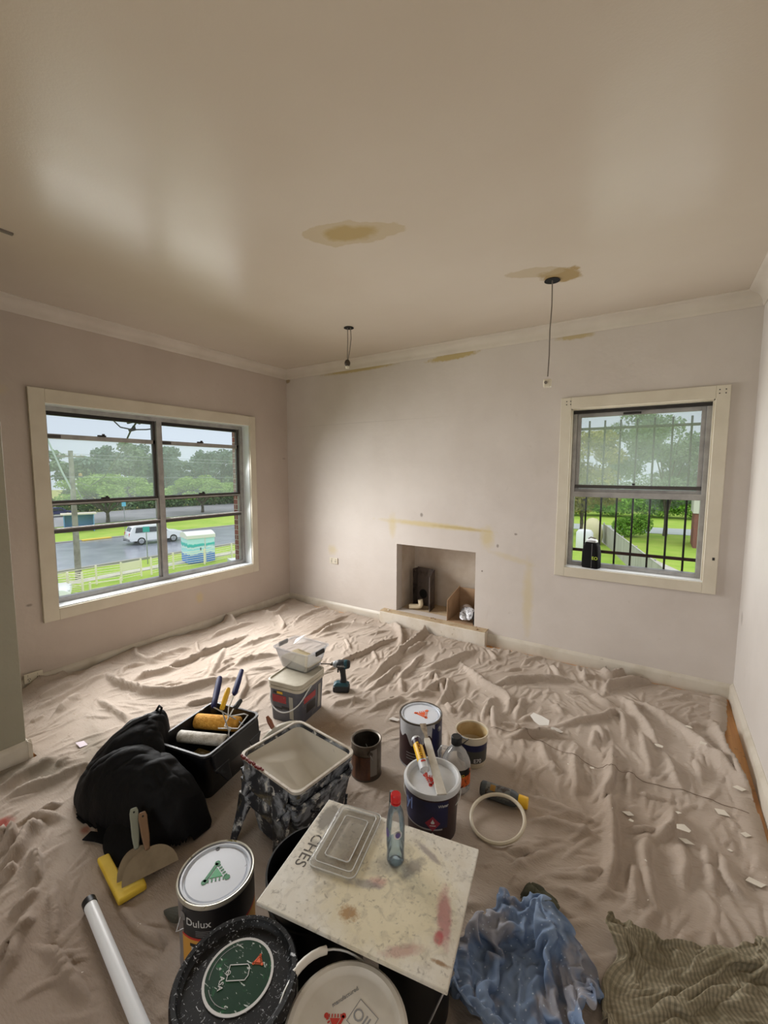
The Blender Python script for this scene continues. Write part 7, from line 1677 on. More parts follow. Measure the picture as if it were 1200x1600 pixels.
TOWEL_SHEET = (44, 0.001, """-270 -256 30 22 6 -1 11 -2 -9 10 31 22 -1 -10 -15 13 -3 -6 10 4 -11 13 11 -4 19 8 -3 20 9 1 14 10 -3 15 5 3 11 10 6 15 5 5 10 8 3 16 0 2 13 8 -5 15 7 -3 15 7 5 7 5 -3 15 3 -1 12 6 6 18 2 1 16 6 1 16 8 4 16 6 -1 14 5 -9 15 6 5 12 9 -6 16 3 6 14 6 2 13 9 4 13 7 2 15 4 -1 2 9 12 19 4 -4 23 -1 -22 12 8 8 6 15 6 2 7 -13 8 -4 3 6 16 10 12 5 5 -5 -6 8
0 11 3 13 -3 -8 8 2 -6 15 23 18 11 5 -10 12 -6 -4 4 0 -8 15 8 2 16 10 -8 19 13 1 17 5 -2 11 10 -3 13 10 -3 15 6 8 9 1 16 16 7 -1 15 7 -3 13 6 -6 12 3 4 10 5 -6 13 7 0 17 2 -4 18 8 3 16 3 4 15 5 -4 16 7 3 12 10 3 15 5 -1 14 8 2 16 5 -2 12 6 8 13 5 -3 15 3 -4 10 10 6 11 4 2 6 12 18 31 -8 -30 6 10 5 5 13 2 7 12 -2 7 -8 5 12 4 -5 14 13 9 4 -4 7
-4 -5 -15 11 6 -3 9 8 0 18 24 21 6 -10 -19 15 5 -2 10 3 -4 13 9 7 15 9 -9 19 10 -6 16 5 3 11 9 6 12 7 -2 14 10 0 12 2 10 13 3 -5 16 7 -2 13 9 2 12 6 3 10 1 -14 14 7 4 16 5 9 18 7 4 16 6 -2 15 5 -3 16 4 -5 14 8 1 12 8 4 15 6 -2 16 10 -1 10 4 13 15 4 -2 15 5 -3 10 6 1 12 3 -2 14 8 11 12 2 3 16 2 -25 6 9 1 8 12 3 8 -1 7 12 -9 7 11 8 -3 11 7 5
8 29 18 -3 -14 -19 20 21 12 11 7 0 8 -6 -9 9 2 -10 13 6 -3 14 9 7 18 9 -2 19 6 0 14 8 -5 13 7 -3 9 8 9 12 5 8 14 10 2 12 2 -6 15 6 -5 13 10 3 12 5 0 9 4 -11 18 3 1 20 3 3 18 2 3 13 11 3 12 8 6 16 6 -2 12 6 -6 13 10 0 16 9 3 15 5 5 12 7 2 15 -3 -6 14 3 -4 11 11 4 10 4 2 13 6 8 5 4 15 20 0 -27 10 9 2 7 12 -10 16 3 6 4 -6 13 11 -9 9 9 8 -9
-3 13 -5 13 3 4 8 3 -4 6 -2 -13 12 -6 -9 11 9 1 12 3 -7 15 10 5 15 10 4 17 2 -5 14 9 -1 14 8 1 14 7 -1 9 7 10 9 8 6 14 6 -4 14 3 1 15 8 6 13 8 -3 7 5 -15 20 2 -2 25 2 -2 18 0 3 14 4 0 5 14 4 14 8 2 14 9 5 14 10 2 12 10 2 15 4 1 15 4 -5 16 -1 -6 14 0 -7 15 5 2 9 13 5 7 3 12 10 3 7 0 6 16 17 3 -38 13 15 4 15 -2 13 12 2 -2 9 -2 -1 7 -10 14
4 6 5 2 0 -14 10 -4 -4 6 3 -8 11 6 3 11 3 -11 15 5 7 16 9 -4 17 8 4 15 6 6 14 7 -8 12 9 -6 13 3 10 10 10 6 14 8 2 10 6 -5 16 4 -2 11 7 8 15 9 2 15 -3 -4 16 6 -10 21 5 -6 18 1 0 10 3 6 12 11 -5 10 10 10 14 8 10 14 13 2 13 8 -3 13 4 -6 16 -5 -8 16 4 -6 13 7 6 12 4 -2 14 5 0 11 4 9 8 7 11 10 2 5 4 3 15 12 8 3 11 0 -2 10 -6 12 25 13 -32 1 -4 -3
-25 -16 -11 23 22 11 10 0 -18 11 2 -4 7 0 -10 13 9 5 13 5 -6 15 8 5 18 6 -1 15 5 2 14 7 -4 11 9 5 11 5 3 11 9 9 14 13 3 16 5 -4 12 6 -9 14 -1 -1 14 5 1 13 4 0 19 2 4 18 7 -5 13 4 -6 12 6 0 12 4 9 11 10 9 13 12 1 13 11 -5 15 1 -4 16 -1 -6 15 11 -6 13 1 4 13 7 5 15 3 -4 14 6 -2 14 5 5 9 2 8 5 6 9 6 6 7 9 2 -1 13 6 9 13 -5 9 11 0 12 33 7 -38
12 6 -20 -1 8 13 14 15 6 12 0 -11 8 5 -7 16 9 4 15 3 0 14 7 -4 15 8 1 16 4 -1 13 9 -4 13 11 3 14 3 4 14 3 3 11 13 6 13 11 2 16 3 -3 13 0 -6 13 -3 -8 14 8 2 11 6 10 17 4 0 16 5 0 14 6 1 10 6 3 11 12 3 15 7 -6 13 5 -7 15 0 -3 16 11 1 15 7 -1 15 4 -1 14 0 0 12 8 -4 18 7 4 17 5 1 7 1 10 9 3 4 -8 3 12 15 9 7 21 5 -2 4 -6 14 5 2 9 9 3 -2
-4 29 18 9 -3 -5 13 6 3 5 2 -10 10 6 -5 16 7 2 14 1 4 14 3 2 14 9 -3 14 8 1 15 4 -1 15 12 1 13 8 -1 14 3 -3 15 3 1 10 12 -1 13 3 0 14 2 -2 13 1 2 14 6 -6 14 6 7 12 6 7 15 5 3 14 7 -1 13 8 -4 14 8 -2 11 10 -1 13 3 -6 16 2 4 14 11 -5 16 7 1 15 2 6 14 3 -4 12 4 1 18 9 -4 19 7 -2 2 -2 12 12 5 6 -4 4 13 12 7 12 23 3 -5 3 -1 7 5 -3 7 7 -1 -6
2 3 -16 7 5 6 8 -1 -8 5 9 5 14 5 5 16 0 2 13 5 -10 14 2 2 13 8 8 14 9 2 17 5 -2 18 5 6 15 6 -3 8 12 -7 12 2 -9 12 10 0 14 7 -1 13 1 1 14 -1 -1 13 8 8 12 7 0 15 4 -3 16 1 1 15 5 0 7 15 6 15 10 1 12 10 -4 15 3 -6 13 2 5 16 5 3 15 7 1 15 8 0 11 2 -9 14 6 1 17 5 0 18 7 0 9 -1 4 9 8 7 3 3 16 4 8 12 19 -1 -10 11 -1 6 6 1 10 8 1 5
-3 5 -2 3 3 6 8 4 -6 13 9 0 15 4 0 12 3 7 15 2 3 12 3 -9 16 5 0 13 10 6 10 6 10 21 4 4 16 9 1 14 7 -6 9 8 -10 9 6 -5 17 10 3 14 -1 3 11 0 -2 12 6 -2 13 7 5 15 5 2 14 3 -5 16 4 -1 13 9 -5 10 16 5 10 8 0 14 4 -7 16 1 6 13 5 -4 16 7 2 13 9 1 13 5 -3 16 6 2 16 -2 -4 15 7 8 8 6 6 10 0 2 1 6 16 11 10 6 19 -3 5 11 1 2 -1 -6 13 17 7 5
0 12 -4 1 -1 14 10 7 -10 10 3 9 14 5 0 14 5 -7 16 1 2 14 2 5 14 8 -5 15 7 -6 14 -1 8 11 14 16 17 8 -2 13 7 0 7 8 -11 16 7 -5 16 -5 12 15 -1 -1 17 2 -2 4 16 -9 14 5 -3 12 8 3 14 5 0 15 4 0 10 7 -2 10 15 2 12 8 -3 12 6 2 15 2 -5 13 8 5 15 5 3 16 6 -2 15 6 3 14 3 -1 16 4 -9 18 0 5 12 10 2 6 -1 12 6 9 9 14 2 6 17 -1 5 4 5 10 7 -5 4 11 3 10
-2 11 2 5 -1 15 7 3 -7 11 4 -5 11 5 10 16 -2 -2 14 6 -2 15 3 -5 14 9 3 16 8 -1 15 -3 -6 12 9 14 10 15 8 16 5 -4 11 7 2 16 7 -6 19 -3 7 11 -7 6 15 5 -6 13 10 -8 3 13 -9 10 10 -3 15 7 0 14 0 2 13 7 -5 8 12 12 11 11 -1 11 6 -8 15 7 0 15 7 4 15 -2 -5 17 6 1 15 7 4 15 7 4 18 2 -3 17 2 -5 9 6 8 12 3 7 9 3 5 15 3 4 16 -3 6 1 8 11 9 0 5 12 -8 3
0 9 -2 5 2 16 12 1 -1 4 4 -13 12 5 9 14 -2 -3 16 3 3 14 4 -1 14 7 -8 15 9 2 16 -1 -1 21 1 6 4 19 8 12 10 5 16 6 -2 15 -5 7 15 1 3 12 0 3 13 5 -13 14 8 -3 11 9 -3 9 12 -3 7 12 -5 14 2 -3 10 7 -3 13 8 4 9 11 10 15 0 0 15 4 1 14 2 2 16 8 -7 14 12 -8 18 5 -2 18 2 3 16 6 9 14 4 -10 10 3 4 12 5 9 18 -5 3 11 -5 4 10 8 3 -2 8 12 14 1 2 12 -12 0
-1 11 0 7 2 15 10 1 3 4 4 -13 16 -1 -1 11 2 8 14 -1 -9 13 7 7 17 6 -2 14 9 -7 15 -1 8 24 0 -7 11 12 8 5 18 8 14 4 10 17 1 3 15 -1 4 10 -1 -7 12 2 -2 11 12 -5 12 9 -4 15 4 3 12 10 -6 4 14 -8 12 7 -1 14 5 -5 12 8 6 10 5 11 14 0 9 16 1 2 12 6 -14 20 9 -3 18 9 -4 16 9 -3 17 5 4 11 4 -4 15 1 -2 17 0 6 13 0 13 11 -8 -9 9 7 8 -4 8 9 11 -6 -1 16 -5 -1
4 10 0 -1 2 15 13 3 6 4 3 -14 17 -2 -6 12 1 7 13 -2 3 13 5 -8 16 8 9 15 3 -1 14 6 -7 24 2 -1 20 2 2 3 18 7 8 9 8 12 4 13 13 -4 -6 14 0 -3 14 2 -1 11 11 5 12 5 -1 10 12 -8 15 7 1 12 10 -4 8 9 -7 10 9 -6 15 5 -1 15 0 6 11 6 9 12 4 8 16 -1 -3 12 14 -12 19 9 -4 20 8 0 16 5 1 14 5 -1 11 -5 7 16 2 5 15 4 -2 8 -7 -7 14 3 3 3 10 12 9 -6 1 12 -5 -3
8 6 4 -11 6 10 11 5 8 11 1 -13 16 -3 -7 15 -3 -1 7 2 12 14 4 -5 17 4 -5 12 6 12 16 1 -2 21 8 -8 22 3 -1 13 6 2 6 10 8 6 5 8 10 7 7 14 0 0 14 0 -6 10 5 -4 10 10 5 12 11 3 15 8 -3 14 11 -2 8 11 -8 13 4 -4 10 9 -7 15 0 6 16 0 -1 11 4 9 13 2 6 17 8 -3 14 16 -8 20 8 -6 14 6 -3 11 -2 10 14 0 8 15 5 1 10 -1 -11 13 -2 -2 16 2 5 12 6 3 8 0 8 11 -6 -4
2 10 -1 -13 7 8 8 2 7 13 3 -10 16 -5 -4 16 -1 -3 11 -1 7 12 0 8 14 9 -11 15 1 2 12 5 9 22 6 -5 18 7 -9 17 2 0 13 1 5 5 10 7 9 2 6 12 9 3 12 6 1 9 -3 -12 12 9 1 10 12 6 13 12 8 15 9 3 10 12 -7 15 4 -5 11 8 -8 12 4 -7 14 1 5 11 2 7 11 3 7 17 7 4 18 12 -6 17 13 -9 12 4 -4 12 -1 9 14 0 1 15 -4 -4 9 8 -4 14 -2 4 17 -1 -2 16 6 1 7 5 9 8 -7 6
2 11 -2 -13 7 5 6 2 12 16 -2 -5 14 -5 -2 17 -4 0 13 2 -7 11 2 12 14 5 -3 13 4 -11 14 3 5 19 8 9 18 6 -9 15 5 -3 13 1 0 14 0 4 -1 11 7 12 3 0 14 8 2 11 5 0 12 3 -11 15 5 3 9 15 8 11 15 11 15 9 4 13 4 -7 15 5 -6 9 9 -12 14 2 -5 9 1 9 8 6 10 16 6 0 16 7 -6 16 14 -7 16 2 5 15 4 0 11 -6 -4 12 0 2 11 2 -7 16 5 -1 13 -1 4 15 5 1 12 7 9 8 -5 13
5 9 -1 -14 9 2 5 -1 11 17 -2 6 15 -4 -11 14 -3 7 12 2 -6 14 -1 0 12 5 10 15 -1 -9 11 8 -9 20 7 6 18 6 9 12 8 -9 13 2 -5 11 -1 2 9 5 4 3 11 11 14 5 3 14 7 -4 12 2 -5 13 4 -9 17 5 3 9 18 11 11 13 6 11 9 4 14 4 -8 16 3 -4 12 8 -11 16 -1 -1 1 10 12 12 3 4 16 8 -3 16 12 -3 17 3 -3 15 2 2 14 -1 -5 9 -1 3 12 1 -2 10 3 -10 15 3 4 11 -5 12 12 7 8 12 4 9
6 12 1 -13 6 0 -2 0 12 18 -4 0 17 -6 -6 17 -3 -1 11 2 9 10 2 -9 13 2 8 15 0 6 13 5 -8 19 8 -10 16 9 11 16 0 3 7 9 -6 11 1 -9 18 -3 3 3 12 6 6 12 10 14 4 6 15 2 -5 11 6 -8 15 5 -10 15 11 6 6 16 6 9 13 4 15 4 1 15 5 -1 17 3 -6 14 6 -12 13 0 9 3 12 9 14 4 7 19 6 -1 16 5 -8 11 4 -10 13 2 -4 12 1 5 5 -3 -7 13 2 2 13 7 3 8 -11 13 14 7 10 12 7 2
5 9 1 -14 8 0 -1 -1 13 16 -5 1 16 -4 -12 18 -4 -1 9 1 13 13 -1 -4 13 -2 -6 12 4 7 14 6 5 19 8 -9 20 6 -5 10 7 13 15 0 -2 3 9 -13 17 -3 1 13 1 3 4 15 7 7 12 8 14 3 1 15 1 0 13 7 -13 17 7 -7 10 10 7 9 14 2 8 12 2 14 8 6 18 2 0 16 7 -13 17 -3 -2 9 7 9 4 12 10 15 7 3 15 1 -8 12 4 -9 10 3 -6 12 1 11 6 2 -9 13 -4 6 12 -4 0 9 -3 15 11 10 7 11 9 -8
2 11 -2 -9 7 6 -1 -1 10 14 -6 -1 15 -3 -9 16 -6 5 13 -2 -2 12 0 10 13 -2 -9 11 0 -5 10 11 6 21 8 2 19 7 -8 13 4 6 9 3 10 8 8 -12 15 -2 -6 16 -1 -1 10 7 7 5 15 7 5 10 8 15 4 0 17 4 -7 10 8 -15 16 3 -1 13 10 3 11 11 3 8 12 5 14 9 3 23 5 -2 10 0 -11 9 5 5 8 9 9 10 12 4 16 0 -5 6 0 -10 15 6 -1 12 5 9 11 -1 -4 12 -3 -3 4 -10 11 6 -1 14 13 7 -6 10 12 -6
-1 12 0 0 0 11 -4 2 10 13 -5 -5 18 -6 -5 15 -2 1 13 -5 -3 11 -3 5 13 1 2 4 4 -13 16 6 2 19 9 -1 18 8 5 14 2 -3 5 8 12 16 -2 -2 10 7 -13 15 -2 2 14 3 -4 11 8 10 3 13 7 6 12 4 17 4 0 13 6 -11 10 9 -9 13 7 2 15 5 -3 14 3 5 14 11 0 14 16 1 11 -1 2 9 7 -4 3 8 11 14 -1 -4 12 9 -4 13 4 -6 12 4 6 15 8 0 9 0 -2 11 -4 7 -2 -11 9 13 2 6 9 -2 -13 12 13 -4
1 11 5 5 -4 4 -3 3 14 12 -7 -5 15 -3 -13 17 -3 6 10 -8 7 12 -4 -10 9 6 5 7 6 -6 14 4 -1 16 10 2 17 4 -1 15 5 -5 12 -1 9 10 8 8 17 -2 -6 10 6 -10 13 2 6 14 6 -8 10 7 10 3 15 4 7 12 8 14 6 -5 13 7 -6 11 6 -8 13 6 0 13 6 -2 15 8 3 15 11 -4 10 4 13 9 7 -9 10 5 3 8 0 -3 10 7 -3 15 8 -2 13 4 3 15 5 -1 11 0 1 1 -2 14 10 -6 8 9 -2 -8 8 -6 -11 15 3 1
4 10 -1 9 -6 6 -3 3 13 11 -10 2 15 -4 -16 17 -1 2 10 -5 10 5 -4 -10 7 3 -6 10 6 8 12 8 -9 17 3 -2 15 4 2 13 6 7 14 1 -8 13 6 6 14 6 7 15 1 -6 10 3 -4 13 6 2 12 5 -1 12 9 4 0 16 3 10 11 7 15 4 -1 14 5 -6 7 10 -11 13 7 -1 14 7 2 15 11 -3 12 3 8 9 9 4 8 3 -11 15 3 3 11 -1 8 6 13 -7 16 4 -2 15 4 -1 17 2 -1 -1 -3 19 16 -8 3 3 1 -11 7 -4 -10 15 -6 -3
6 8 5 12 -6 2 -3 2 14 9 -10 2 9 -2 -18 20 -1 0 9 -3 13 3 -4 -9 2 -1 -12 10 8 10 15 3 -1 16 7 -5 16 3 -2 13 4 -1 15 2 4 11 5 -2 14 1 4 14 8 1 12 4 -4 11 5 -2 12 7 1 14 6 1 10 11 3 4 15 4 10 10 8 17 3 0 10 5 -9 6 12 -9 15 8 -1 12 9 2 12 3 3 12 8 1 11 8 -1 13 2 3 11 -6 8 14 3 -5 10 12 -3 14 8 -3 19 4 1 4 -7 20 12 -9 0 7 3 -12 3 0 -13 14 -8 4
5 8 2 14 -6 5 1 -2 13 6 -8 -2 2 2 -16 16 -1 1 14 -2 10 1 -4 -10 -1 0 -11 16 -1 2 9 8 11 16 6 -5 15 1 0 15 5 -2 12 5 -5 16 6 7 9 0 -3 13 4 -4 11 8 3 13 5 -2 14 6 1 14 6 -2 15 8 -1 11 9 6 6 15 5 11 9 6 15 2 0 8 8 -9 6 14 -5 13 7 1 14 3 5 8 9 -10 13 9 3 10 1 12 16 -4 4 17 -5 1 12 10 -1 12 11 -1 19 4 1 13 -6 14 12 -10 -4 -5 10 -10 6 0 -12 14 -8 3
1 7 4 17 -5 6 7 -4 11 5 -7 -3 -6 6 -15 14 -1 -1 10 -5 7 7 1 -7 1 -4 -10 12 1 -2 12 5 8 14 1 10 12 6 -13 16 2 -3 14 0 9 11 10 3 11 4 -5 10 4 -4 11 5 5 15 4 -1 15 9 -6 14 8 0 14 7 0 14 8 -3 14 8 3 8 12 5 10 7 7 13 6 -1 9 9 -2 4 13 -8 13 4 4 14 8 -1 9 12 -6 14 -5 5 14 -5 5 16 -2 14 15 5 5 14 14 -2 15 -3 3 20 2 2 11 -6 -1 -8 8 -9 7 2 -11 12 -9 2
1 2 9 16 0 2 13 -2 8 5 -6 -5 -9 7 -11 8 -3 -5 13 -5 12 5 2 -13 8 -4 -6 10 -6 2 11 8 -5 10 5 17 18 0 -7 11 8 -10 16 -1 5 7 5 13 15 5 -4 6 8 -10 13 2 4 13 6 8 13 7 -9 14 10 -8 15 6 -1 14 9 1 13 8 2 12 10 -3 9 11 8 11 5 9 15 3 1 9 12 -5 4 12 -8 18 3 7 14 9 -4 9 2 -9 15 -6 8 17 -1 15 14 -1 15 15 10 2 15 8 -3 15 -8 8 14 3 -4 -7 8 -12 7 0 -7 12 -10 3
1 -2 7 12 10 -1 15 0 0 11 -5 0 -10 7 -10 8 -4 -9 7 -4 15 12 -5 -5 6 1 -10 11 -6 6 5 10 -15 15 3 14 17 -1 -1 13 5 -3 12 3 -9 7 5 13 13 6 7 13 4 -8 10 6 -9 9 6 9 17 0 3 15 9 -6 7 11 -7 14 7 1 11 12 0 14 6 1 11 13 1 13 7 4 12 3 11 14 3 -2 6 13 -6 12 12 -5 19 2 5 15 2 -8 10 -4 -4 14 3 20 16 -2 17 17 -1 9 15 8 -1 10 5 -2 8 1 4 1 10 -12 10 -4 -5 10 -9 3
-5 9 5 13 -5 6 15 10 -3 14 1 -3 -5 4 -15 8 0 -10 7 -5 14 10 -9 2 7 4 -9 10 -4 4 6 8 -14 14 5 3 15 -2 -1 12 2 -6 12 5 4 13 -1 2 8 10 6 13 6 3 12 4 -8 12 1 -5 9 7 13 17 6 2 6 12 -8 14 6 1 13 7 3 12 9 -1 13 8 2 11 12 0 14 6 1 14 0 12 14 3 -7 7 20 -4 16 10 -8 17 -1 -1 14 -3 -8 15 -3 16 10 4 21 14 -1 12 14 6 0 12 10 -2 7 -1 9 7 5 -10 10 -1 -2 8 -8 4
-7 5 8 15 -6 7 14 11 -5 17 5 -6 -6 3 -16 14 2 -8 11 -8 8 8 -6 10 8 -1 -8 4 3 -4 9 4 -9 12 5 -7 13 1 0 11 -1 -3 14 5 0 14 2 6 12 2 -3 10 10 7 13 6 2 10 2 -12 10 4 9 9 7 11 13 10 0 10 9 -5 12 4 2 14 7 4 13 9 0 15 5 3 12 13 -2 16 5 1 15 -2 6 12 10 -7 12 18 -5 18 4 -8 15 -6 -2 18 -4 5 5 5 24 11 3 7 14 5 -5 8 9 8 7 3 13 11 1 -8 8 0 4 9 -2 2
-3 5 10 15 -4 7 19 7 -5 7 10 -14 1 6 -17 16 -3 2 6 -10 6 16 1 2 4 -2 -7 -4 -1 -9 10 5 -12 17 5 -5 15 4 2 9 -5 4 12 7 -5 16 3 0 13 0 5 14 3 -5 8 12 5 14 6 0 15 -2 -4 2 11 11 7 9 11 13 9 1 11 8 -8 12 4 3 14 9 6 15 6 2 17 5 4 15 10 -7 14 2 2 17 -2 2 14 11 -6 16 8 -7 14 6 -1 19 -4 -1 9 1 17 3 10 15 16 4 0 12 6 -5 1 6 14 11 2 -2 6 0 7 10 2 2
-5 1 11 17 3 1 18 7 -5 7 9 -14 4 8 -15 15 -7 4 6 -8 5 15 3 -6 4 0 -9 -8 -3 -9 15 3 -3 17 4 -5 15 7 -3 12 -6 9 15 3 -4 8 8 -8 13 0 2 14 2 -2 12 9 -3 15 8 1 11 1 0 10 5 8 0 13 10 9 11 7 13 7 -3 16 2 -8 15 6 4 10 11 9 17 5 5 18 3 1 14 9 -5 16 -1 5 21 -2 -1 14 9 -7 12 6 1 17 4 -3 16 2 2 0 9 14 8 10 7 13 2 -5 6 6 9 5 2 9 7 -2 5 15 5 7
-5 9 -3 16 2 0 17 7 -6 14 7 -3 3 5 -8 13 -9 -3 10 0 0 10 4 -9 6 1 -9 -4 -2 -8 13 -5 6 15 8 -5 13 5 -4 16 -3 4 16 1 1 9 8 -10 11 2 -3 11 3 0 11 7 0 14 5 4 17 3 -1 10 5 -5 9 7 10 3 15 6 8 12 5 16 2 -6 18 3 -4 14 4 5 10 14 7 16 4 9 16 2 4 17 5 -1 17 0 -6 18 0 5 16 2 -2 13 11 -6 15 8 -4 9 6 10 1 8 2 11 6 5 6 4 10 2 -2 16 7 3 6 6 -4 10
-2 7 8 14 2 -10 18 7 -4 15 8 -1 11 -2 -3 5 -1 -6 7 0 -4 10 4 -7 11 2 -7 -1 -1 -14 12 -5 11 20 2 0 9 9 -8 14 -2 5 14 3 -5 9 3 -8 12 4 -6 10 1 7 11 10 -2 13 4 4 14 2 -1 13 7 -7 12 3 5 12 7 6 0 17 0 13 8 7 15 4 -5 15 0 2 17 10 -1 15 9 8 11 4 10 18 4 6 20 -1 -5 16 0 -6 12 5 6 14 7 -5 12 9 -5 7 3 8 12 10 4 2 8 10 4 -5 15 6 6 13 19 25 -9 9 2 -6
-6 9 -2 18 0 2 19 4 -6 12 8 -3 12 4 -6 5 -1 -5 8 -1 -4 10 2 -8 11 5 -7 3 0 -14 13 -3 12 19 -3 2 11 6 -6 10 2 -4 9 2 -6 10 3 -12 12 5 -1 13 0 5 9 7 11 15 8 -2 10 2 -7 16 6 -1 15 1 -5 15 3 3 6 14 7 2 17 4 14 4 5 15 2 -1 14 8 2 17 10 6 13 6 4 17 -4 -1 20 4 2 19 2 -2 11 -1 -6 10 11 6 9 5 1 12 7 0 7 7 8 5 7 16 1 -1 15 19 31 -2 13 8 -7 5 -13 -13
-2 18 -21 12 -8 8 13 0 21 25 7 -3 13 1 -7 9 4 -14 8 -2 -1 6 3 -11 4 5 -9 11 5 -8 15 -5 2 16 -2 11 13 3 -4 9 2 -9 -2 -3 -13 15 9 -2 16 3 -3 16 2 -1 4 6 14 14 3 8 15 8 -12 13 5 -12 15 3 5 15 1 -7 14 8 4 5 16 7 4 13 11 15 4 0 17 0 -5 14 11 5 15 9 5 17 -6 0 18 -1 -4 17 4 1 15 3 -7 10 8 5 8 8 6 7 9 7 8 4 6 -4 -6 26 18 36 4 17 4 -7 5 -8 -3 0 -5 -2
1 15 11 12 -1 -8 9 -2 -7 9 -8 3 14 3 -10 24 4 38 8 -1 -20 10 0 -5 4 2 -11 9 10 -10 16 -2 -3 16 -3 6 14 3 6 3 2 -12 4 1 -16 10 2 -8 15 6 1 16 2 2 10 6 8 8 4 9 15 5 -12 16 7 -4 15 3 -3 14 0 5 12 9 -7 13 11 5 9 11 9 7 11 10 21 -1 -7 15 -4 -1 13 11 1 15 6 5 15 1 -2 14 1 -6 14 6 2 11 5 8 12 9 3 -4 -9 20 20 22 -7 -13 -7 22 30 40 -1 7 -15 0 11 6 -6 -4 -11 0
10 4 11 9 2 -10 11 -3 -9 15 2 -5 3 -4 -8 3 2 -10 25 -1 38 6 -1 -14 10 1 -10 13 3 -5 13 7 -9 13 1 0 10 -1 6 10 6 -7 -6 0 -15 14 3 -6 14 5 -2 14 2 0 10 6 3 13 1 3 14 7 -5 14 7 -2 15 2 3 13 0 5 10 8 -5 13 10 6 13 11 2 11 10 2 20 2 2 15 -2 -8 12 5 1 15 7 3 14 5 5 15 4 -5 10 1 11 12 6 -2 9 3 12 17 14 -3 22 28 -11 -3 -4 10 -3 -9 25 15 7 -4 7 1 -3 -2 -3 -3
-6 7 -4 17 2 -4 12 -2 -11 12 0 -9 14 5 -2 5 5 -9 4 -13 20 19 1 6 5 0 -14 10 5 -8 15 5 -3 12 6 -2 10 -3 9 5 6 -11 4 0 -13 14 -6 -2 12 7 -2 10 7 -1 10 3 3 15 3 -6 10 9 -1 14 3 3 14 5 0 15 3 0 12 3 -6 12 9 5 10 12 6 13 10 2 19 3 -3 16 1 -2 13 5 4 14 3 1 14 7 0 13 4 2 11 4 4 12 1 5 12 2 11 23 23 -13 4 6 6 2 4 10 12 3 7 8 -2 -7 9 -5 -4 -1 -6 4
6 4 3 7 -1 -15 13 3 -5 13 -1 -10 9 0 -5 30 49 6 -7 -46 30 5 -7 -22 10 7 -3 12 -3 -4 9 9 -6 13 4 4 14 4 3 10 2 -9 6 1 -14 12 -14 3 9 8 -2 12 5 2 7 11 0 14 3 -6 11 8 -1 11 8 -4 15 0 4 14 7 -6 13 3 -3 16 3 -5 13 6 6 10 11 0 12 12 6 17 3 -1 16 0 -6 13 6 3 14 6 7 13 0 10 11 6 2 14 0 12 22 16 -21 15 16 -3 1 4 15 -7 7 14 18 5 3 5 -16 -7 4 -12 -8 1 -3 10
11 3 5 6 2 -16 4 2 -17 12 2 6 5 0 -11 20 12 -13 16 -5 33 -1 -12 -3 6 0 1 13 4 -5 9 1 -5 10 10 0 13 6 -7 14 3 -4 12 -2 -6 5 -10 1 13 -4 1 5 11 3 13 3 -6 8 15 -3 15 5 1 11 7 -4 12 7 -4 17 0 4 16 5 -5 10 6 -10 17 3 -2 15 -1 -2 6 17 1 13 13 1 19 2 2 16 1 -3 17 1 5 11 6 11 5 5 15 14 3 8 22 10 -13 7 9 -3 2 11 4 6 10 11 16 -1 -5 4 -17 7 2 -8 -5 10 -8 3""")

o = sheet('blue_cloth', BLUE_SHEET, (3.565, -2.580), 1.3, blue_material(), (.70, .73))
tag(o, 'crumpled blue spotted cloth heaped beside the stained board', 'cloth')
def towel_material():
    m, n, b = _new('sage_striped_towel')
    tc = n.nodes.new('ShaderNodeTexCoord'); 
    t = _noise(n, 7, detail=4)
    c = _mix(n, _range(n, t.outputs['Fac'], .35, .65), rgb(170, 160, 138), rgb(130, 120, 98))
    for rot, sc, f in ((.0, 20, .50), (PI / 2, 14, .22)):
        w = n.nodes.new('ShaderNodeTexWave'); w.inputs['Scale'].default_value = sc; w.inputs['Distortion'].default_value = 1.2; w.inputs['Detail'].default_value = 1.; w.inputs['Detail Scale'].default_value = .6
        mp = n.nodes.new('ShaderNodeMapping'); mp.inputs['Rotation'].default_value = (0, 0, rot)
        n.links.new(tc.outputs['UV'], mp.inputs[0]); n.links.new(mp.outputs[0], w.inputs['Vector'])
        c = _mix(n, _range(n, w.outputs['Fac'], .45, .6, 0, f), c, rgb(100, 96, 80))
    n.links.new(c, b.inputs['Base Color']); b.inputs['Roughness'].default_value = .95; b.inputs['Specular IOR Level'].default_value = .1
    t = _noise(n, 160, detail=3); bp = n.nodes.new('ShaderNodeBump'); bp.inputs['Strength'].default_value = .5; bp.inputs['Distance'].default_value = .004
    n.links.new(t.outputs['Fac'], bp.inputs['Height']); n.links.new(bp.outputs[0], b.inputs['Normal'])
    return m
o = sheet('striped_towel', TOWEL_SHEET, (4.025, -2.300), .12, towel_material(), (.72, .50), .016)
tag(o, 'rumpled sage green striped towel lying right of the blue cloth', 'towel')
# small dark knotted rag showing behind the blue cloth
def kdome(X, Y):
    r = np.sqrt(((X - 3.535) / .05) ** 2 + ((Y + 2.275) / .045) ** 2) + .25 * (fbm(X * 22, Y * 22, 66) - .45)
    return .035 * np.sqrt(np.clip(1 - r ** 2, 0, 1)), r < 1
kf = [(pl('3.44,-2.25 3.49,-2.22 3.54,-2.25'), .014, .03, 1), (pl('3.46,-2.28 3.50,-2.24 3.55,-2.22'), .012, .025, -1), (pl('3.48,-2.20 3.50,-2.25 3.51,-2.29'), .012, .025, 1)]
o = heap('olive_rag', 3.41, 3.60, -2.31, -2.18, .005, kf, kdome, mat('dark_olive_cloth', rgb(74, 74, 54), .9, var=(30, rgb(48, 48, 36), .4, .7)), 77, small=20, base=.006)
tag(o, 'small dark olive rag peeping out behind the blue cloth', 'rag')

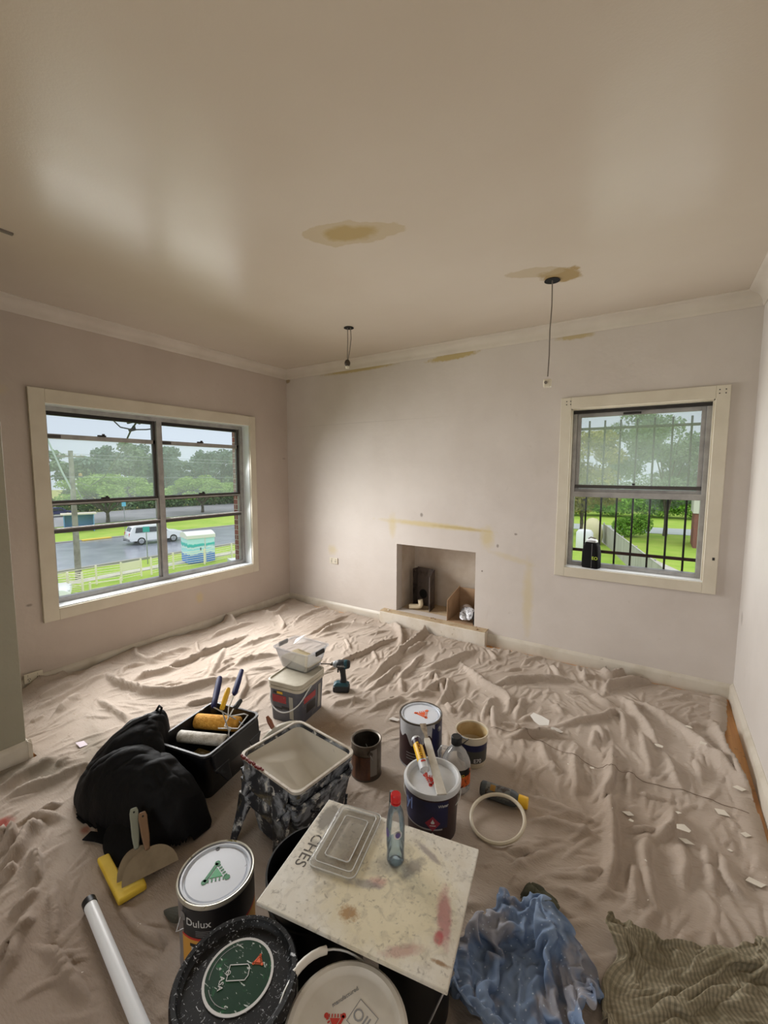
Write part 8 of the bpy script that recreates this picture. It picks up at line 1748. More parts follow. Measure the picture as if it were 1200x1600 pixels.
# ---- paper and paint flakes on the cloth
M_paper = mat('white_paper', rgb(222, 218, 212), .7)
M_flake = mat('cream_paint_flake', rgb(216, 208, 194), .6)
def scrap(name, label, cat, poly, material, group=None, th=.0015):
    cx = sum(q[0] for q in poly) / len(poly); cy = sum(q[1] for q in poly) / len(poly)
    z = max(cloth_z(x, y, .02) for x, y in poly + [(cx, cy)])
    r = random.Random(int(cx * 1000) + int(cy * 777))
    lo = [(x - cx, y - cy, r.uniform(0, .004)) for x, y in poly]; hi = [(a, b_, c + th) for a, b_, c in lo]
    o = MB().loft([lo, hi]).build(name, material)
    o.location = (cx, cy, z - .001)
    return tag(o, label, cat, group)
scrap('torn_paper', 'large torn sheet of white paper on the drop cloth near the back wall', 'paper', [(3.225, -1.075), (3.275, -1.085), (3.33, -1.115), (3.335, -1.165), (3.29, -1.20), (3.25, -1.17), (3.215, -1.12)], M_paper)
scrap('torn_paper', 'curled paper corner beside the large torn sheet', 'paper', [(3.335, -1.12), (3.40, -1.125), (3.41, -1.105), (3.37, -1.085), (3.34, -1.09)], M_paper)
scrap('torn_paper', 'pale lilac paper scrap on the cloth behind the backpack', 'paper', [(1.03, -2.77), (1.10, -2.775), (1.11, -2.74), (1.05, -2.735)], mat('lilac_paper', rgb(222, 208, 218), .7))
scrap('torn_paper', 'small white tape strip on the cloth before the tall paint tin', 'paper', [(2.44, -1.57), (2.50, -1.56), (2.505, -1.535), (2.45, -1.54)], M_paper)
r = random.Random(12)
for (fx_, fy_, s) in ((3.903, -.965, .022), (4.053, -.717, .02), (4.115, -.868, .024), (4.243, -1.151, .028), (4.155, -1.361, .034), (4.227, -1.47, .02), (4.222, -1.738, .036), (3.993, -1.63, .03), (4.005, -1.66, .03), (3.784, -1.614, .026), (3.80, -1.682, .012), (4.16, -1.60, .010), (3.60, -1.36, .012), (3.98, -1.53, .012), (3.5, -1.45, .010)):
    n_ = r.choice((4, 5)); a0 = r.random() * 6
    e_ = r.uniform(.45, .8)
    poly = [(fx_ + s * math.cos(a0 + 2 * PI * k / n_ + r.uniform(-.3, .3)), fy_ + e_ * s * math.sin(a0 + 2 * PI * k / n_ + r.uniform(-.3, .3))) for k in range(n_)]
    scrap('paint_flake', 'small pale paint flake on the right half of the drop cloth', 'paint flake', poly, M_flake, 'paint flakes on the drop cloth')

# ---- things in the firebox
M_box_in = mat('sooty_sheet_metal', rgb(96, 86, 80), .5, .4, splats=[(9, rgb(52, 44, 42), .5, .65), (24, rgb(150, 138, 126), .68, .74)])
p = thing('metal_flue_cover', 'dark folded sheet metal cover standing in the left of the firebox', 'flue cover', (1.735, .245, .1395), math.radians(-10))
b = MB(); b.span((-.115, .055, 0), (.115, .063, .42)); b.build('back_sheet', M_box_in, p)
b = MB(); b.span((-.122, -.02, 0), (-.114, .055, .41)); b.build('side_flange', M_box_in, p)
b = MB(); b.loft([[(.106, .055, 0), (.114, .055, 0), (.114, .055, .415), (.106, .055, .415)], [(.150, -.085, 0), (.158, -.085, 0), (.158, -.085, .37), (.150, -.085, .37)]]); b.build('side_flange', M_box_in, p)
b = MB(); b.lathe([(0, 0), (.05, 0), (.05, .006), (0, .006)], 24, M=T(-.03, .054, .13) @ Rx(PI / 2)); b.build('dark_hole', M_hole, p)
p = thing('pipe_elbow', 'cream plastic pipe elbow lying in front of the metal cover in the firebox', 'pipe', (1.69, .15, .1395), 0)
b = MB(); b.tube([(-.045, -.035, .028), (.04, .0, .03), (.06, .008, .036), (.07, .012, .055), (.062, .014, .105)], .0265, 18); b.build('pipe_body', mat('cream_pipe', rgb(216, 202, 174), .4), p, smooth=60)
MB().lathe([(0, 0), (.021, 0)], 16, M=T(-.0455, -.0352, .028) @ Rz(.39) @ Ry(-PI / 2)).build('pipe_bore', M_hole, p)
M_card = mat('brown_cardboard', rgb(168, 138, 108), .85, var=(9, rgb(150, 120, 92), .4, .7))
p = thing('cardboard_box', 'open cardboard box in the right of the firebox', 'box', (2.27, .15, .1395), 0)
b = MB(); b.span((-.135, -.16, 0), (.135, .16, .006)); b.build('box_base', M_card, p)
b = MB(); b.loft([[(-.135, .16, 0), (-.129, .16, 0), (-.129, .16, .285), (-.135, .16, .285)], [(-.135, -.06, 0), (-.129, -.06, 0), (-.129, -.06, .235), (-.135, -.06, .235)], [(-.135, -.16, 0), (-.129, -.16, 0), (-.129, -.16, .205), (-.135, -.16, .205)]]); b.build('side_panel', M_card, p)
b = MB(); b.span((-.129, .154, 0), (.135, .16, .27)); b.build('back_panel', M_card, p)
b = MB(); b.span((.128, -.14, 0), (.134, .154, .13)); b.build('side_panel', M_hole, p)  # cardboard side in near-black, its shade put into the colour
p = thing('wrapped_pipe', 'clear plastic wrapped item lying in the cardboard box in the firebox', 'wrapped item', (2.30, .10, .16), 0)
b = MB(); rs = []
for k in range(13):
    t = -.3 + PI * .9 * k / 12
    rs.append((-.055 * math.cos(t) - .01, .04 - .02 * k / 12, .055 + .060 * math.sin(t)))
b.tube(rs, .024, 12); b.build('coil', mat('grey_brown_coil', rgb(128, 112, 100), .5), p, smooth=60)
M_wrap = glass_mat('crinkled_clear_wrap', .30, (.95, .95, .97, 1), (.85, .86, .9, 1), .1, .3)
wb = blobmesh('wrap', [((-.03, -.05, .02), (.02, 0, 0), (0, .02, .02)), ((-.005, -.055, .05), (.055, 0, 0), (0, .035, .045)), ((.03, -.04, .075), (.06, 0, 0), (0, .05, .06)), ((.06, -.02, .06), (.04, 0, 0), (0, .04, .05)), ((.075, 0, .05), (.01, 0, 0), (0, .02, .02))], mat('crinkled_silvery_wrap', rgb(196, 196, 200), .25, .3, splats=[(30, rgb(110, 108, 110), .5, .6)], bump=(40, 1.0)), p, sub=1, seed=6, amp=.02)
# bits on hearth
r = random.Random(4)
for k in range(9):
    s = r.uniform(.006, .012)
    o = MB().box((0, 0, 0), (s * 1.6, s, s * .7)).build('plaster_crumb', M_card if k % 3 else M_flake, None, bevel=.001)
    o.location = (r.choice((1.46, 1.5, 2.0, 2.05, 2.45, 2.5)) + r.uniform(-.03, .03), -.05 + r.uniform(-.02, .05), .1395 + s * .35); o.rotation_euler = (0, 0, r.random() * 3)
    tag(o, 'plaster crumb on the dusty hearth top', 'crumb', 'plaster crumbs on the hearth')

# ---- black pouch on the side window sill
p = thing('tool_pouch', 'black fabric pouch with lime lettering standing on the side window sill', 'pouch', (3.388, .035, .8225), math.radians(-18))
M_pouch = mat('black_pouch_fabric', rgb(9, 9, 10), .8, spec=.2)
b = MB(); b.loft([ring3(rrect(.125, .085, .02), 0), ring3(rrect(.132, .09, .022), .02), ring3(rrect(.13, .09, .022), .12), ring3(rrect(.115, .08, .022), .175), ring3(rrect(.09, .07, .02), .205), ring3(rrect(.08, .06, .02), .21)]); b.build('pouch_body', M_pouch, p, smooth=40)
b = MB(); b.loft([ring3(rrect(.078, .058, .016), .208), ring3(rrect(.08, .06, .016), .212), ring3(rrect(.078, .058, .016), .226), ring3(rrect(.06, .04, .012), .232)]); b.build('top_clip', mat('silver_clip', rgb(170, 172, 172), .35, .5), p, smooth=40)
MB().tube([(-.03, 0, .235), (-.01, 0, .248), (.03, 0, .240)], .005, 8).build('pull_tab', M_steel_dull, p, smooth=60)
MB().tube([(.022, -.0445, .008), (.023, -.0462, .06), (.022, -.0462, .12), (.020, -.041, .17), (.017, -.036, .2)], .0014, 6).build('piping', M_greyprint, p, smooth=60)
lettering('EO', .036, mat('lime_print', rgb(190, 214, 60), .5), p, T(.047, -.0462, .085) @ Rx(PI / 2), name='lettering')

# ================================================================== the street and gardens outside
G0 = -5.4
def ground_poly(name, pts, z, material, kind='structure', th=.04):
    b = MB(); b.prism(pts, z - th, z); o = b.build(name, material); o['kind'] = kind; return o
def grass_material(name, a, c):
    m, n, b = _new(name)
    t = _noise(n, .35, detail=7, rough=.65)
    k = _mix(n, _range(n, t.outputs['Fac'], .35, .65), a, c)
    t = _noise(n, 7, detail=4)
    k = _mix(n, _range(n, t.outputs['Fac'], .45, .75, 0, .5), k, (c[0] * .7, c[1] * .75, c[2] * .7, 1))
    n.links.new(k, b.inputs['Base Color']); b.inputs['Roughness'].default_value = .9; b.inputs['Specular IOR Level'].default_value = .1
    return m
M_grass = grass_material('lawn_grass', rgb(140, 176, 66), rgb(172, 190, 92))
M_grass_far = grass_material('park_grass', rgb(160, 176, 96), rgb(176, 168, 116))
M_asphalt = mat('wet_asphalt', rgb(152, 157, 168), .2, var=(.5, rgb(132, 138, 150), .4, .65), spec=.7)
M_asphalt2 = mat('dry_asphalt', rgb(160, 160, 164), .5, var=(.4, rgb(146, 146, 150), .4, .65))
M_conc = mat('pale_concrete', rgb(196, 192, 182), .8, var=(1.5, rgb(176, 172, 160), .4, .7))
M_kerb = mat('kerb_concrete', rgb(150, 148, 142), .8)
ground_poly('ground', [(-180, -80), (120, -80), (120, 200), (-180, 200)], G0 - .06, M_grass, th=.3)
def edge(pa, pb, y):
    u = (y - pa[1]) / (pb[1] - pa[1]); return (pa[0] + (pb[0] - pa[0]) * u, y)
near = ((-31.03, 8.53), (-30.71, 23.39)); far = ((-44.69, 13.36), (-41.85, 32.24))
ground_poly('street', [edge(*near, -40), edge(*near, 75), edge(*far, 75), edge(*far, -40)], G0, M_asphalt)
for nm, (pa, pb), s in (('street_kerb', near, 1), ('street_kerb.001', far, -1)):
    a, c = edge(pa, pb, -40), edge(pa, pb, 75)
    ground_poly(nm, [(a[0], a[1]), (c[0], c[1]), (c[0] + s * .45, c[1]), (a[0] + s * .45, a[1])], G0 + .10, M_kerb, th=.3)
c = edge(*far, 16.9)
b = MB(); b.prism([(c[0] - .5, 15.6), (c[0] + .05, 15.6), (c[0] + .25, 18.2), (c[0] - .3, 18.2)], G0 + .02, G0 + .125); o = b.build('yellow_kerb', mat('yellow_kerb_paint', rgb(220, 190, 70), .7)); o['kind'] = 'structure'
n2 = ((-58.54, 45.49), (-58.86, 30.95)); f2 = ((-75.96, 59.33), (-76.15, 40.62))
ground_poly('back_street', [edge(*n2, -60), edge(*n2, 150), edge(*f2, 150), edge(*f2, -60)], G0 - .01, M_asphalt2)
ground_poly('verge_path', [(-27.6, -40), (-27.3, 75), (-26.4, 75), (-26.7, -40)], G0 - .01, M_conc)
ground_poly('park_lawn', [(-180, -60), (-76.3, -60), (-76.3, 190), (-180, 190)], G0 - .02, M_grass_far)
# behind the house: a cross street seen by the side window
ground_poly('side_street', [(-60, 48), (60, 60), (60, 67), (-60, 53)], G0 - .005, mat('pale_wet_road', rgb(205, 208, 214), .25, spec=.7))
ground_poly('side_path', [(-.4, 47.0), (6.6, 30), (5.4, 12), (2.5, 12), (4.2, 27), (-1.6, 47)], G0 - .02, M_conc)

# ---- trees
def leaf_mesh(name, clusters, n, size, material, parent, seed, flat=.5):
    r = np.random.default_rng(seed)
    ks = r.choice(len(clusters), n, p=np.array([c[3] * c[4] * c[5] for c in clusters]) ** .8 / (np.array([c[3] * c[4] * c[5] for c in clusters]) ** .8).sum())
    cl = np.array(clusters)[ks]
    d = r.normal(size=(n, 3)); d /= np.linalg.norm(d, axis=1)[:, None]
    rad = r.random(n) ** .45
    P = cl[:, :3] + d * rad[:, None] * cl[:, 3:6]
    a = r.normal(size=(n, 3)); a[:, 2] *= flat; a /= np.linalg.norm(a, axis=1)[:, None]
    b_ = np.cross(a, r.normal(size=(n, 3))); b_ /= np.linalg.norm(b_, axis=1)[:, None] + 1e-9
    s = size * r.uniform(.6, 1.4, n)[:, None]
    V_ = np.stack([P - a * s - b_ * s * .1, P + b_ * s * .55, P + a * s + b_ * s * .1, P - b_ * s * .55], 1).reshape(-1, 3)
    F_ = np.arange(n * 4).reshape(-1, 4)
    return np_mesh(name, V_, F_, material, parent, smooth=False)
def leaf_mat(name, a, c):
    m, n, b = _new(name)
    t = _noise(n, .8, detail=5)
    k = _mix(n, _range(n, t.outputs['Fac'], .35, .65), a, c)
    t = _noise(n, 6, detail=2)
    k = _mix(n, _range(n, t.outputs['Fac'], .4, .7, 0, .6), k, (min(1, c[0] * 1.35), min(1, c[1] * 1.3), c[2] * 1.1, 1))
    n.links.new(k, b.inputs['Base Color']); b.inputs['Roughness'].default_value = .6; b.inputs['Specular IOR Level'].default_value = .25
    b.inputs['Subsurface Weight'].default_value = 0
    return m
M_leaf_acacia = leaf_mat('acacia_leaf', rgb(112, 150, 66), rgb(150, 180, 96))
M_leaf_dark = leaf_mat('she_oak_leaf', rgb(92, 118, 104), rgb(116, 138, 122))
M_leaf_mid = leaf_mat('gum_leaf', rgb(104, 130, 100), rgb(130, 152, 120))
M_leaf_yel = leaf_mat('olive_gum_leaf', rgb(120, 124, 58), rgb(166, 160, 92))
M_leaf_green = leaf_mat('bright_shrub_leaf', rgb(92, 140, 52), rgb(146, 190, 84))
M_leaf_deep = leaf_mat('deep_green_leaf', rgb(62, 88, 56), rgb(96, 122, 80))
M_bark = mat('grey_bark', rgb(112, 104, 96), .9, var=(3, rgb(86, 78, 72), .4, .6))
def branches(parent, base_h, spread, top, n, r0, seed):
    r = random.Random(seed); b = MB()
    b.tube([(0, 0, -.1), (.03, .02, base_h * .5), (0, 0, base_h)], [r0 * 1.25, r0, r0 * .9], 9)
    for k in range(n):
        a = 2 * PI * k / n + r.uniform(-.3, .3); q = r.uniform(.6, 1.)
        b.tube([(0, 0, base_h * .92), (spread * .3 * q * math.cos(a), spread * .3 * q * math.sin(a), base_h + (top - base_h) * .4), (spread * .75 * q * math.cos(a), spread * .75 * q * math.sin(a), base_h + (top - base_h) * .75)], [r0 * .6, r0 * .4, r0 * .12], 6)
    return b.build('trunk', M_bark, parent, smooth=60)
def umbrella_tree(name, label, loc, h, rad, base_h, seed, n=9000):
    p = thing(name, label, 'tree', loc, 0)
    branches(p, base_h, rad, h * .8, 9, .22, seed)
    r = random.Random(seed); cl = []
    for k in range(34):
        a = r.uniform(0, 2 * PI); q = math.sqrt(r.random()) * .86
        cl.append((rad * q * math.cos(a), rad * q * math.sin(a), base_h + (h - base_h) * (.95 - .62 * q * q) - .4 + r.uniform(-.35, .2), rad * .2, rad * .2, (h - base_h) * .14))
    leaf_mesh('foliage', cl, n, .16, M_leaf_acacia, p, seed, .35)
    return p
umbrella_tree('acacia_tree', 'spreading umbrella-crowned tree on the grass strip beyond the white car', (-61.4, 40.8, G0), 6.3, 6.4, 1.5, 3, 14000)
umbrella_tree('acacia_tree', 'very wide low-crowned tree behind the utility pole and bus shelter', (-59.3, 24.9, G0), 6.6, 8.2, 1.4, 8, 16000)
def tall_tree(name, label, loc, h, rad, base_h, seed, material, n=5000, leaf=.30, cone=.3, group=None):
    p = thing(name, label, 'tree', loc, 0, group)
    branches(p, base_h, rad * .6, h * .9, 6, .2, seed)
    r = random.Random(seed); cl = []
    for k in range(26):
        u = r.random() ** .8; a = r.uniform(0, 2 * PI); q = math.sqrt(r.random()) * rad * (1 - cone * u - .25 * (1 - u))
        cl.append((q * math.cos(a), q * math.sin(a), base_h + (h - base_h) * u * .93, rad * .33, rad * .33, h * .085))
    leaf_mesh('foliage', cl, n, leaf, material, p, seed, .8)
    return p
azl = [(.40, 9, 5.0, 0, .3), (.425, 11.5, 4.2, 0, .5), (.445, 10.5, 4.6, 0, .6), (.465, 12.3, 4.4, 1, .3), (.49, 12.0, 4.8, 0, .3), (.515, 11.3, 4.8, 1, .3), (.535, 12.2, 4.0, 0, .6), (.56, 9.2, 4.4, 0, .3), (.585, 10.0, 4.6, 1, .3),
       (.61, 10.8, 4.0, 0, .5), (.635, 10.4, 5.2, 0, .2), (.66, 12.0, 4.6, 0, .3), (.685, 12.4, 4.8, 1, .2), (.71, 12.2, 4.6, 0, .2), (.735, 13.0, 5.0, 1, .2), (.37, 10, 5, 1, .3)]
tags_ = ['far-left', 'tallest conical', 'layered', 'rounded', 'broad', 'ragged', 'pointed', 'low', 'pale']
LB = ['dark conifer-like tree at the street window left edge beyond the back street', 'tall dark pine-like tree rising just left of the utility pole top', 'dark layered tree directly behind the utility pole', 'tall pale-green tree right of the utility pole top', 'broad dark tree behind the sloping overhead cable',
      'pale ragged tree below the overhead cable cluster', 'dark pointed tree close left of the wide window mullion', 'low dark tree hidden partly behind the wide window mullion', 'pale low tree just right of the wide window mullion', 'slim dark tree above the left edge of the umbrella tree',
      'dark bushy tree over the middle of the umbrella tree crown', 'tall dark tree over the right half of the umbrella tree', 'tall pale tree beyond the right side of the umbrella tree', 'dark tree standing near the street window right edge', 'tallest pale tree at the street window right edge', 'pale tree beyond the pole at the left end of the tree line']
for k, (a, h, rad, kind, cone) in enumerate(azl):
    dx, dy = -math.cos(a), math.sin(a)
    D = 92 + 6 * ((k * 7) % 3)
    tall_tree('park_tree', LB[k], (cam.location.x + dx * D * 1.06, cam.location.y + dy * D * 1.06, G0), h * 1.04, rad * .86, 1.6, 40 + k, (M_leaf_dark, M_leaf_mid)[kind], 3600, .34, cone, 'trees beyond the back street')
# low hedge line below the trees
b = thing('hedge_row', 'low dark scrub along the far side of the back street', 'hedge', (-80, 55, G0), 0)
leaf_mesh('foliage', [(r0 * .15 - 0, -35 + r0, 1.0, 2.0, 3.2, 1.3) for r0 in range(0, 75, 3)], 9000, .30, M_leaf_deep, b, 77, .9)
# side window trees
tall_tree('gum_tree', 'olive-leaved tree filling the left of the side window', (-3.4, 49.0, G0), 11.4, 4.6, 1.7, 90, M_leaf_yel, 16000, .15, .25)
tall_tree('shade_tree', 'large dark-trunked tree on the right of the side window', (4.6, 53.0, G0), 14.5, 5.8, 2.2, 95, M_leaf_mid, 20000, .17, .1)
b = thing('garden_shrub', 'bright green shrub behind the paling fence in the side window', 'shrub', (1.0, 50, G0), 0)
leaf_mesh('foliage', [(0, 0, 1.1, 1.5, 1.5, 1.1), (1.2, .3, 1.4, 1.3, 1.2, 1.2)], 4000, .12, M_leaf_green, b, 5, .8)
for k, (x, y, s, mt, lb) in enumerate(((-9, 72, 4.2, M_leaf_green, 'bright green bush across the side street at the left'), (-2.5, 74, 4.0, M_leaf_green, 'bright bush across the side street behind the gum tree'), (3.5, 76, 4.0, M_leaf_green, 'bright bush beyond the shade tree trunk'), (9.0, 76, 4.6, M_leaf_green, 'lush green bush beside the brick wall in the side window'), (-6, 84, 6, M_leaf_mid, 'grey-green tree mass far behind the gum tree'), (5, 88, 7, M_leaf_mid, 'pale tree mass far behind the shade tree'))):
    p = thing('roadside_bush', lb, 'bush', (x, y, G0), 0)
    leaf_mesh('foliage', [(0, 0, s * .5, s, s * .8, s * .5), (s * .5, 0, s * .7, s * .6, s * .6, s * .4), (-s * .5, 0, s * .6, s * .6, s * .6, s * .4)], 5000, .2, mt, p, 300 + k, .8)
# ---- paling fence seen from the side window
M_pal = mat('weathered_paling', rgb(186, 184, 180), .85, var=(1.2, rgb(160, 156, 150), .35, .65), stretch=(4, 4, .3))
p = thing('paling_fence', 'weathered grey paling fence running away below the side window', 'fence', (0, 0, G0), 0)
fa_, fb_ = Vector((-.75, 44.5, 0)), Vector((4.9, 21.0, 0)); d = (fb_ - fa_); L = d.length; d.normalize(); nr = Vector((d.y, -d.x, 0))
an = math.atan2(d.y, d.x)
b = MB(); k = 0; u = 0
while u < L:
    b.box((0, 0, .9 + .02 * (k % 3)), (.135, .018, 1.8), 0, T(*(fa_ + d * u)) @ Rz(an)); u += .145; k += 1
b.build('palings', M_pal, p)
b = MB()
for z in (.35, 1.45): b.box((L / 2, .03, z), (L, .04, .07), 0, T(*fa_) @ Rz(an))
b.box((L / 2, 0, 1.83), (L, .09, .025), 0, T(*fa_) @ Rz(an))
b.build('rail', M_pal, p)
for u in (0, L * .2, L * .4, L * .6, L * .8):
    b = MB(); b.box((0, .06, .95), (.10, .10, 1.95), 0, T(*(fa_ + d * u)) @ Rz(an)); b.build('post', M_pal, p)
# white tank seen at the window's left
p = tag(MB().lathe([(0, 0), (.7, 0), (.72, .1), (.72, 1.5), (.55, 1.75), (0, 1.85)], 24).build('water_tank', mat('white_tank', rgb(226, 228, 230), .5), None, smooth=40), 'white round tank beside the paling fence in the side window', 'tank'); p.location = (-1.75, 39.2, G0 - .06)
p = tag(MB().lathe([(0, 0), (.8, 0), (.95, .8), (.85, 1.9), (.4, 2.5), (0, 2.6)], 20).build('covered_mound', mat('pale_cover', rgb(206, 200, 160), .8), None, smooth=60), 'pale yellowish covered mound behind the white tank', 'cover'); p.location = (-1.5, 42.5, G0 - .06)
# brick return of the house at the right of the side window
b = MB(); b.span((6.72, 45.2, G0 - .1), (9.5, 49, -2.2)); o = b.build('neighbour_wall', M_brick); o['kind'] = 'structure'
b = MB(); b.span((6.60, 45.1, -2.2), (9.6, 49.1, -.4)); o = b.build('neighbour_eave_wall', mat('white_cladding', rgb(214, 210, 204), .6)); o['kind'] = 'structure'

# ---- utility pole, service cable, wires
M_pole = mat('weathered_timber_pole', rgb(150, 146, 140), .85, var=(2, rgb(122, 116, 110), .4, .6))
M_lwire = mat('pale_overhead_wire', rgb(150, 158, 166), .5)
M_dark = mat('dark_cable', rgb(58, 60, 66), .6)
p = thing('utility_pole', 'weathered timber utility pole with a slanting pale lamp arm', 'utility pole', (-27.70, 8.58, G0), 0)
H = 8.25
MB().tube([(0, 0, -.1), (0, 0, H * .5), (0, 0, H)], [.19, .16, .13], 14).build('pole', M_pole, p, smooth=60)
MB().tube([(0, 0, 5.6), (.1, -.6, 7.0), (.2, -1.25, 8.9)], [.06, .055, .05], 8).build('lamp_arm', mat('pale_blue_steel', rgb(186, 200, 206), .5), p, smooth=60)
b = MB(); b.box((0, 0, H - .35), (.10, 1.5, .10)); b.build('cross_arm', M_pole, p)
for k in (-.6, -.25, .25, .6):
    MB().lathe([(0, 0), (.04, 0), (.05, .06), (.03, .10), (0, .12)], 10, M=T(0, k, H - .30)).build('insulator', M_lid_white, p, smooth=40)
for z in (6.4, 6.1, 5.8):
    MB().lathe([(0, 0), (.05, 0), (.05, .10), (0, .10)], 10, M=T(.14, .14, z)).build('insulator', M_lid_white, p, smooth=40)
MB().tube([(.12, .12, 6.0), (.2, .4, 5.2), (.2, 1.2, 4.9)], .02, 6).build('stay_wire', M_lwire, p, smooth=60)
MB().lathe([(0, -.1), (.10, -.1), (.10, .05), (0, .1)], 12, M=T(.05, .45, 6.75)).build('lamp', mat('amber_lamp', rgb(186, 160, 110), .5), p, smooth=40)
for k, (z, dz, lb) in enumerate(((H - .2, 0, 'topmost thin power line passing the utility pole'), (H - .45, .1, 'second thin power line passing the utility pole'), (6.6, .2, 'lowest thin line passing the utility pole'))):
    q = [(-27.7 + .25 * k, 8.58 + s, G0 + z + .010 * (abs(s) % 40 - 20) ** 2 / 20 - .2) for s in range(-60, 61, 6)]
    tag(MB().tube(q, .014, 5).build('power_line', M_lwire), lb, 'power line')
# service cable from the house eave
p = thing('service_cable', 'dark overhead service cable with a looped joint outside the wide street window', 'cable', (0, 0, 0), 0)
MB().tube([(-.9, -1.10, 2.40), (-1.2, -1.215, 2.06), (-3, -.45, 1.89), (-8, 1.55, 1.44), (-16, 4.6, .95), (-27.42, 8.52, 1.0)], .010, 6).build('cable', M_dark, p, smooth=60)
MB().tube([(-1.25, -1.0, 2.19), (-1.2, -1.12, 2.13), (-1.2, -1.21, 2.155), (-1.22, -1.28, 2.145), (-1.25, -1.33, 2.20), (-1.25, -1.34, 2.30)], .006, 6).build('loop', M_dark, p, smooth=60)
MB().tube([(-1.0, -.98, 2.09), (-1.1, -1.1, 2.065), (-1.2, -1.2, 2.06), (-1.24, -1.31, 2.08), (-1.30, -1.36, 2.16), (-1.3, -1.36, 2.32)], .0075, 6).build('loop', M_dark, p, smooth=60)
for (x, y, z) in ((-1.2, -1.22, 2.145), (-1.2, -1.205, 2.06)):
    b = MB(); b.box((0, 0, 0), (.035, .075, .035), 0, T(x, y, z) @ Rx(.3)); b.box((0, .02, .02), (.02, .03, .05), 0, T(x, y, z)); b.build('clamp', M_dark, p, bevel=.006)

# ---- cream rail fence along the path
M_cream_f = mat('cream_fence_paint', rgb(230, 224, 200), .55)
def rail_fence(label, pts, h, nr, panel=None):
    p = thing('rail_fence', label, 'fence', (pts[0][0], pts[0][1], G0), 0)
    o0 = Vector((pts[0][0], pts[0][1], 0))
    V2 = [Vector((x, y, 0)) - o0 for x, y in pts]
    for v in V2: MB().box((v.x, v.y, h / 2 + .04), (.09, .09, h + .10)).build('post', M_cream_f, p)
    b = MB()
    for a, c in zip(V2, V2[1:]):
        for k in range(nr):
            z = .12 + (h - .14) * k / (nr - 1)
            b.tube([(a.x, a.y, z), (c.x, c.y, z)], .018, 5)
    b.build('rails', M_cream_f, p)
    if panel is not None:
        a, c = V2[panel], V2[panel + 1]; d_ = c - a
        b = MB(); b.box((d_.length / 2, 0, h - .25), (d_.length, .04, .5), 0, T(a.x, a.y, 0) @ Rz(math.atan2(d_.y, d_.x))); b.build('solid_panel', M_cream_f, p)
    return p
rail_fence('long cream rail fence with one solid top panel along the footpath', [(-25.2, 4.2), (-25.2, 6.4), (-25.2, 8.55), (-24.85, 9.85), (-24.95, 11.15)], 1.10, 7, 3)
rail_fence('cream rail fence running past the mural-painted kiosk', [(-24.8, 11.75), (-25.1, 13.5), (-24.75, 15.75), (-25.0, 18.4), (-25.1, 21.0)], 1.10, 7)
rail_fence('cream rail gate angled across the corner below the utility pole', [(-25.1, 5.2), (-24.2, 6.65), (-23.25, 7.0)], 1.2, 9)
rail_fence('short low cream rail on the grass beside the angled gate', [(-23.8, 7.6), (-23.4, 9.1)], .45, 2)

# ---- mural kiosk
def mural_material():
    m, n, b = _new('beach_mural_paint')
    tc = n.nodes.new('ShaderNodeTexCoord'); s = n.nodes.new('ShaderNodeSeparateXYZ'); n.links.new(tc.outputs['Object'], s.inputs[0])
    t = _noise(n, 1.6, detail=3)
    ad = n.nodes.new('ShaderNodeMath'); ad.operation = 'MULTIPLY_ADD'; ad.inputs[1].default_value = .55
    n.links.new(t.outputs['Fac'], ad.inputs[0]); n.links.new(s.outputs['Z'], ad.inputs[2])
    r = n.nodes.new('ShaderNodeValToRGB'); r.color_ramp.interpolation = 'LINEAR'
    n.links.new(_range(n, ad.outputs[0], 0, 2.3), r.inputs[0])
    e = r.color_ramp.elements; e[0].position = 0; e[0].color = rgb(66, 128, 220); e[1].position = 1; e[1].color = rgb(176, 226, 236)
    for pos, c in ((.42, rgb(70, 132, 222)), (.44, rgb(206, 236, 246)), (.60, rgb(160, 220, 236)), (.64, rgb(226, 240, 244)), (.70, rgb(60, 180, 186)), (.78, rgb(84, 200, 196)), (.80, rgb(190, 232, 240))):
        q = r.color_ramp.elements.new(pos); q.color = c
    n.links.new(r.outputs[0], b.inputs['Base Color']); b.inputs['Roughness'].default_value = .6
    return m
M_mural = mural_material()
p = thing('mural_kiosk', 'small roadside kiosk with curved white roof and blue beach mural', 'kiosk', (-25.89, 15.15, G0 - .06), math.atan2(.95, .30))
kw, kd, kh = 2.0, 1.75, 1.95
MB().span((0, 0, .05), (kw, kd, kh)).build('painted_walls', M_mural, p)
prof = [(-.06, kh - .02)] + [(-.06 + (kd + .12) * k / 12, kh + .10 + .34 * math.sin(PI * (.12 + .76 * k / 12))) for k in range(13)] + [(kd + .06, kh - .02)]
b = MB(); b.loft([[(x, y, z) for y, z in prof] for x in (-.06, kw + .06)]); b.build('roof', mat('white_kiosk_roof', rgb(222, 222, 218), .6), p, smooth=30)
MB().span((kw * .62, -.03, 0), (kw * .66, 0, kh)).build('trim_strip', M_lid_white, p)
MB().span((.9, -.02, .95), (.98, 0, 1.2)).build('painted_figure', mat('dark_figure', rgb(70, 80, 90), .6), p)
p = tag(MB().box((0, 0, .12), (1.5, 1.2, .24)).build('concrete_block', mat('pale_block', rgb(210, 212, 212), .7), None, bevel=.02), 'flat pale concrete slab on the grass right of the kiosk', 'slab'); p.location = (-23.6, 18.0, G0 - .06); p.rotation_euler = (0, 0, 1.2)
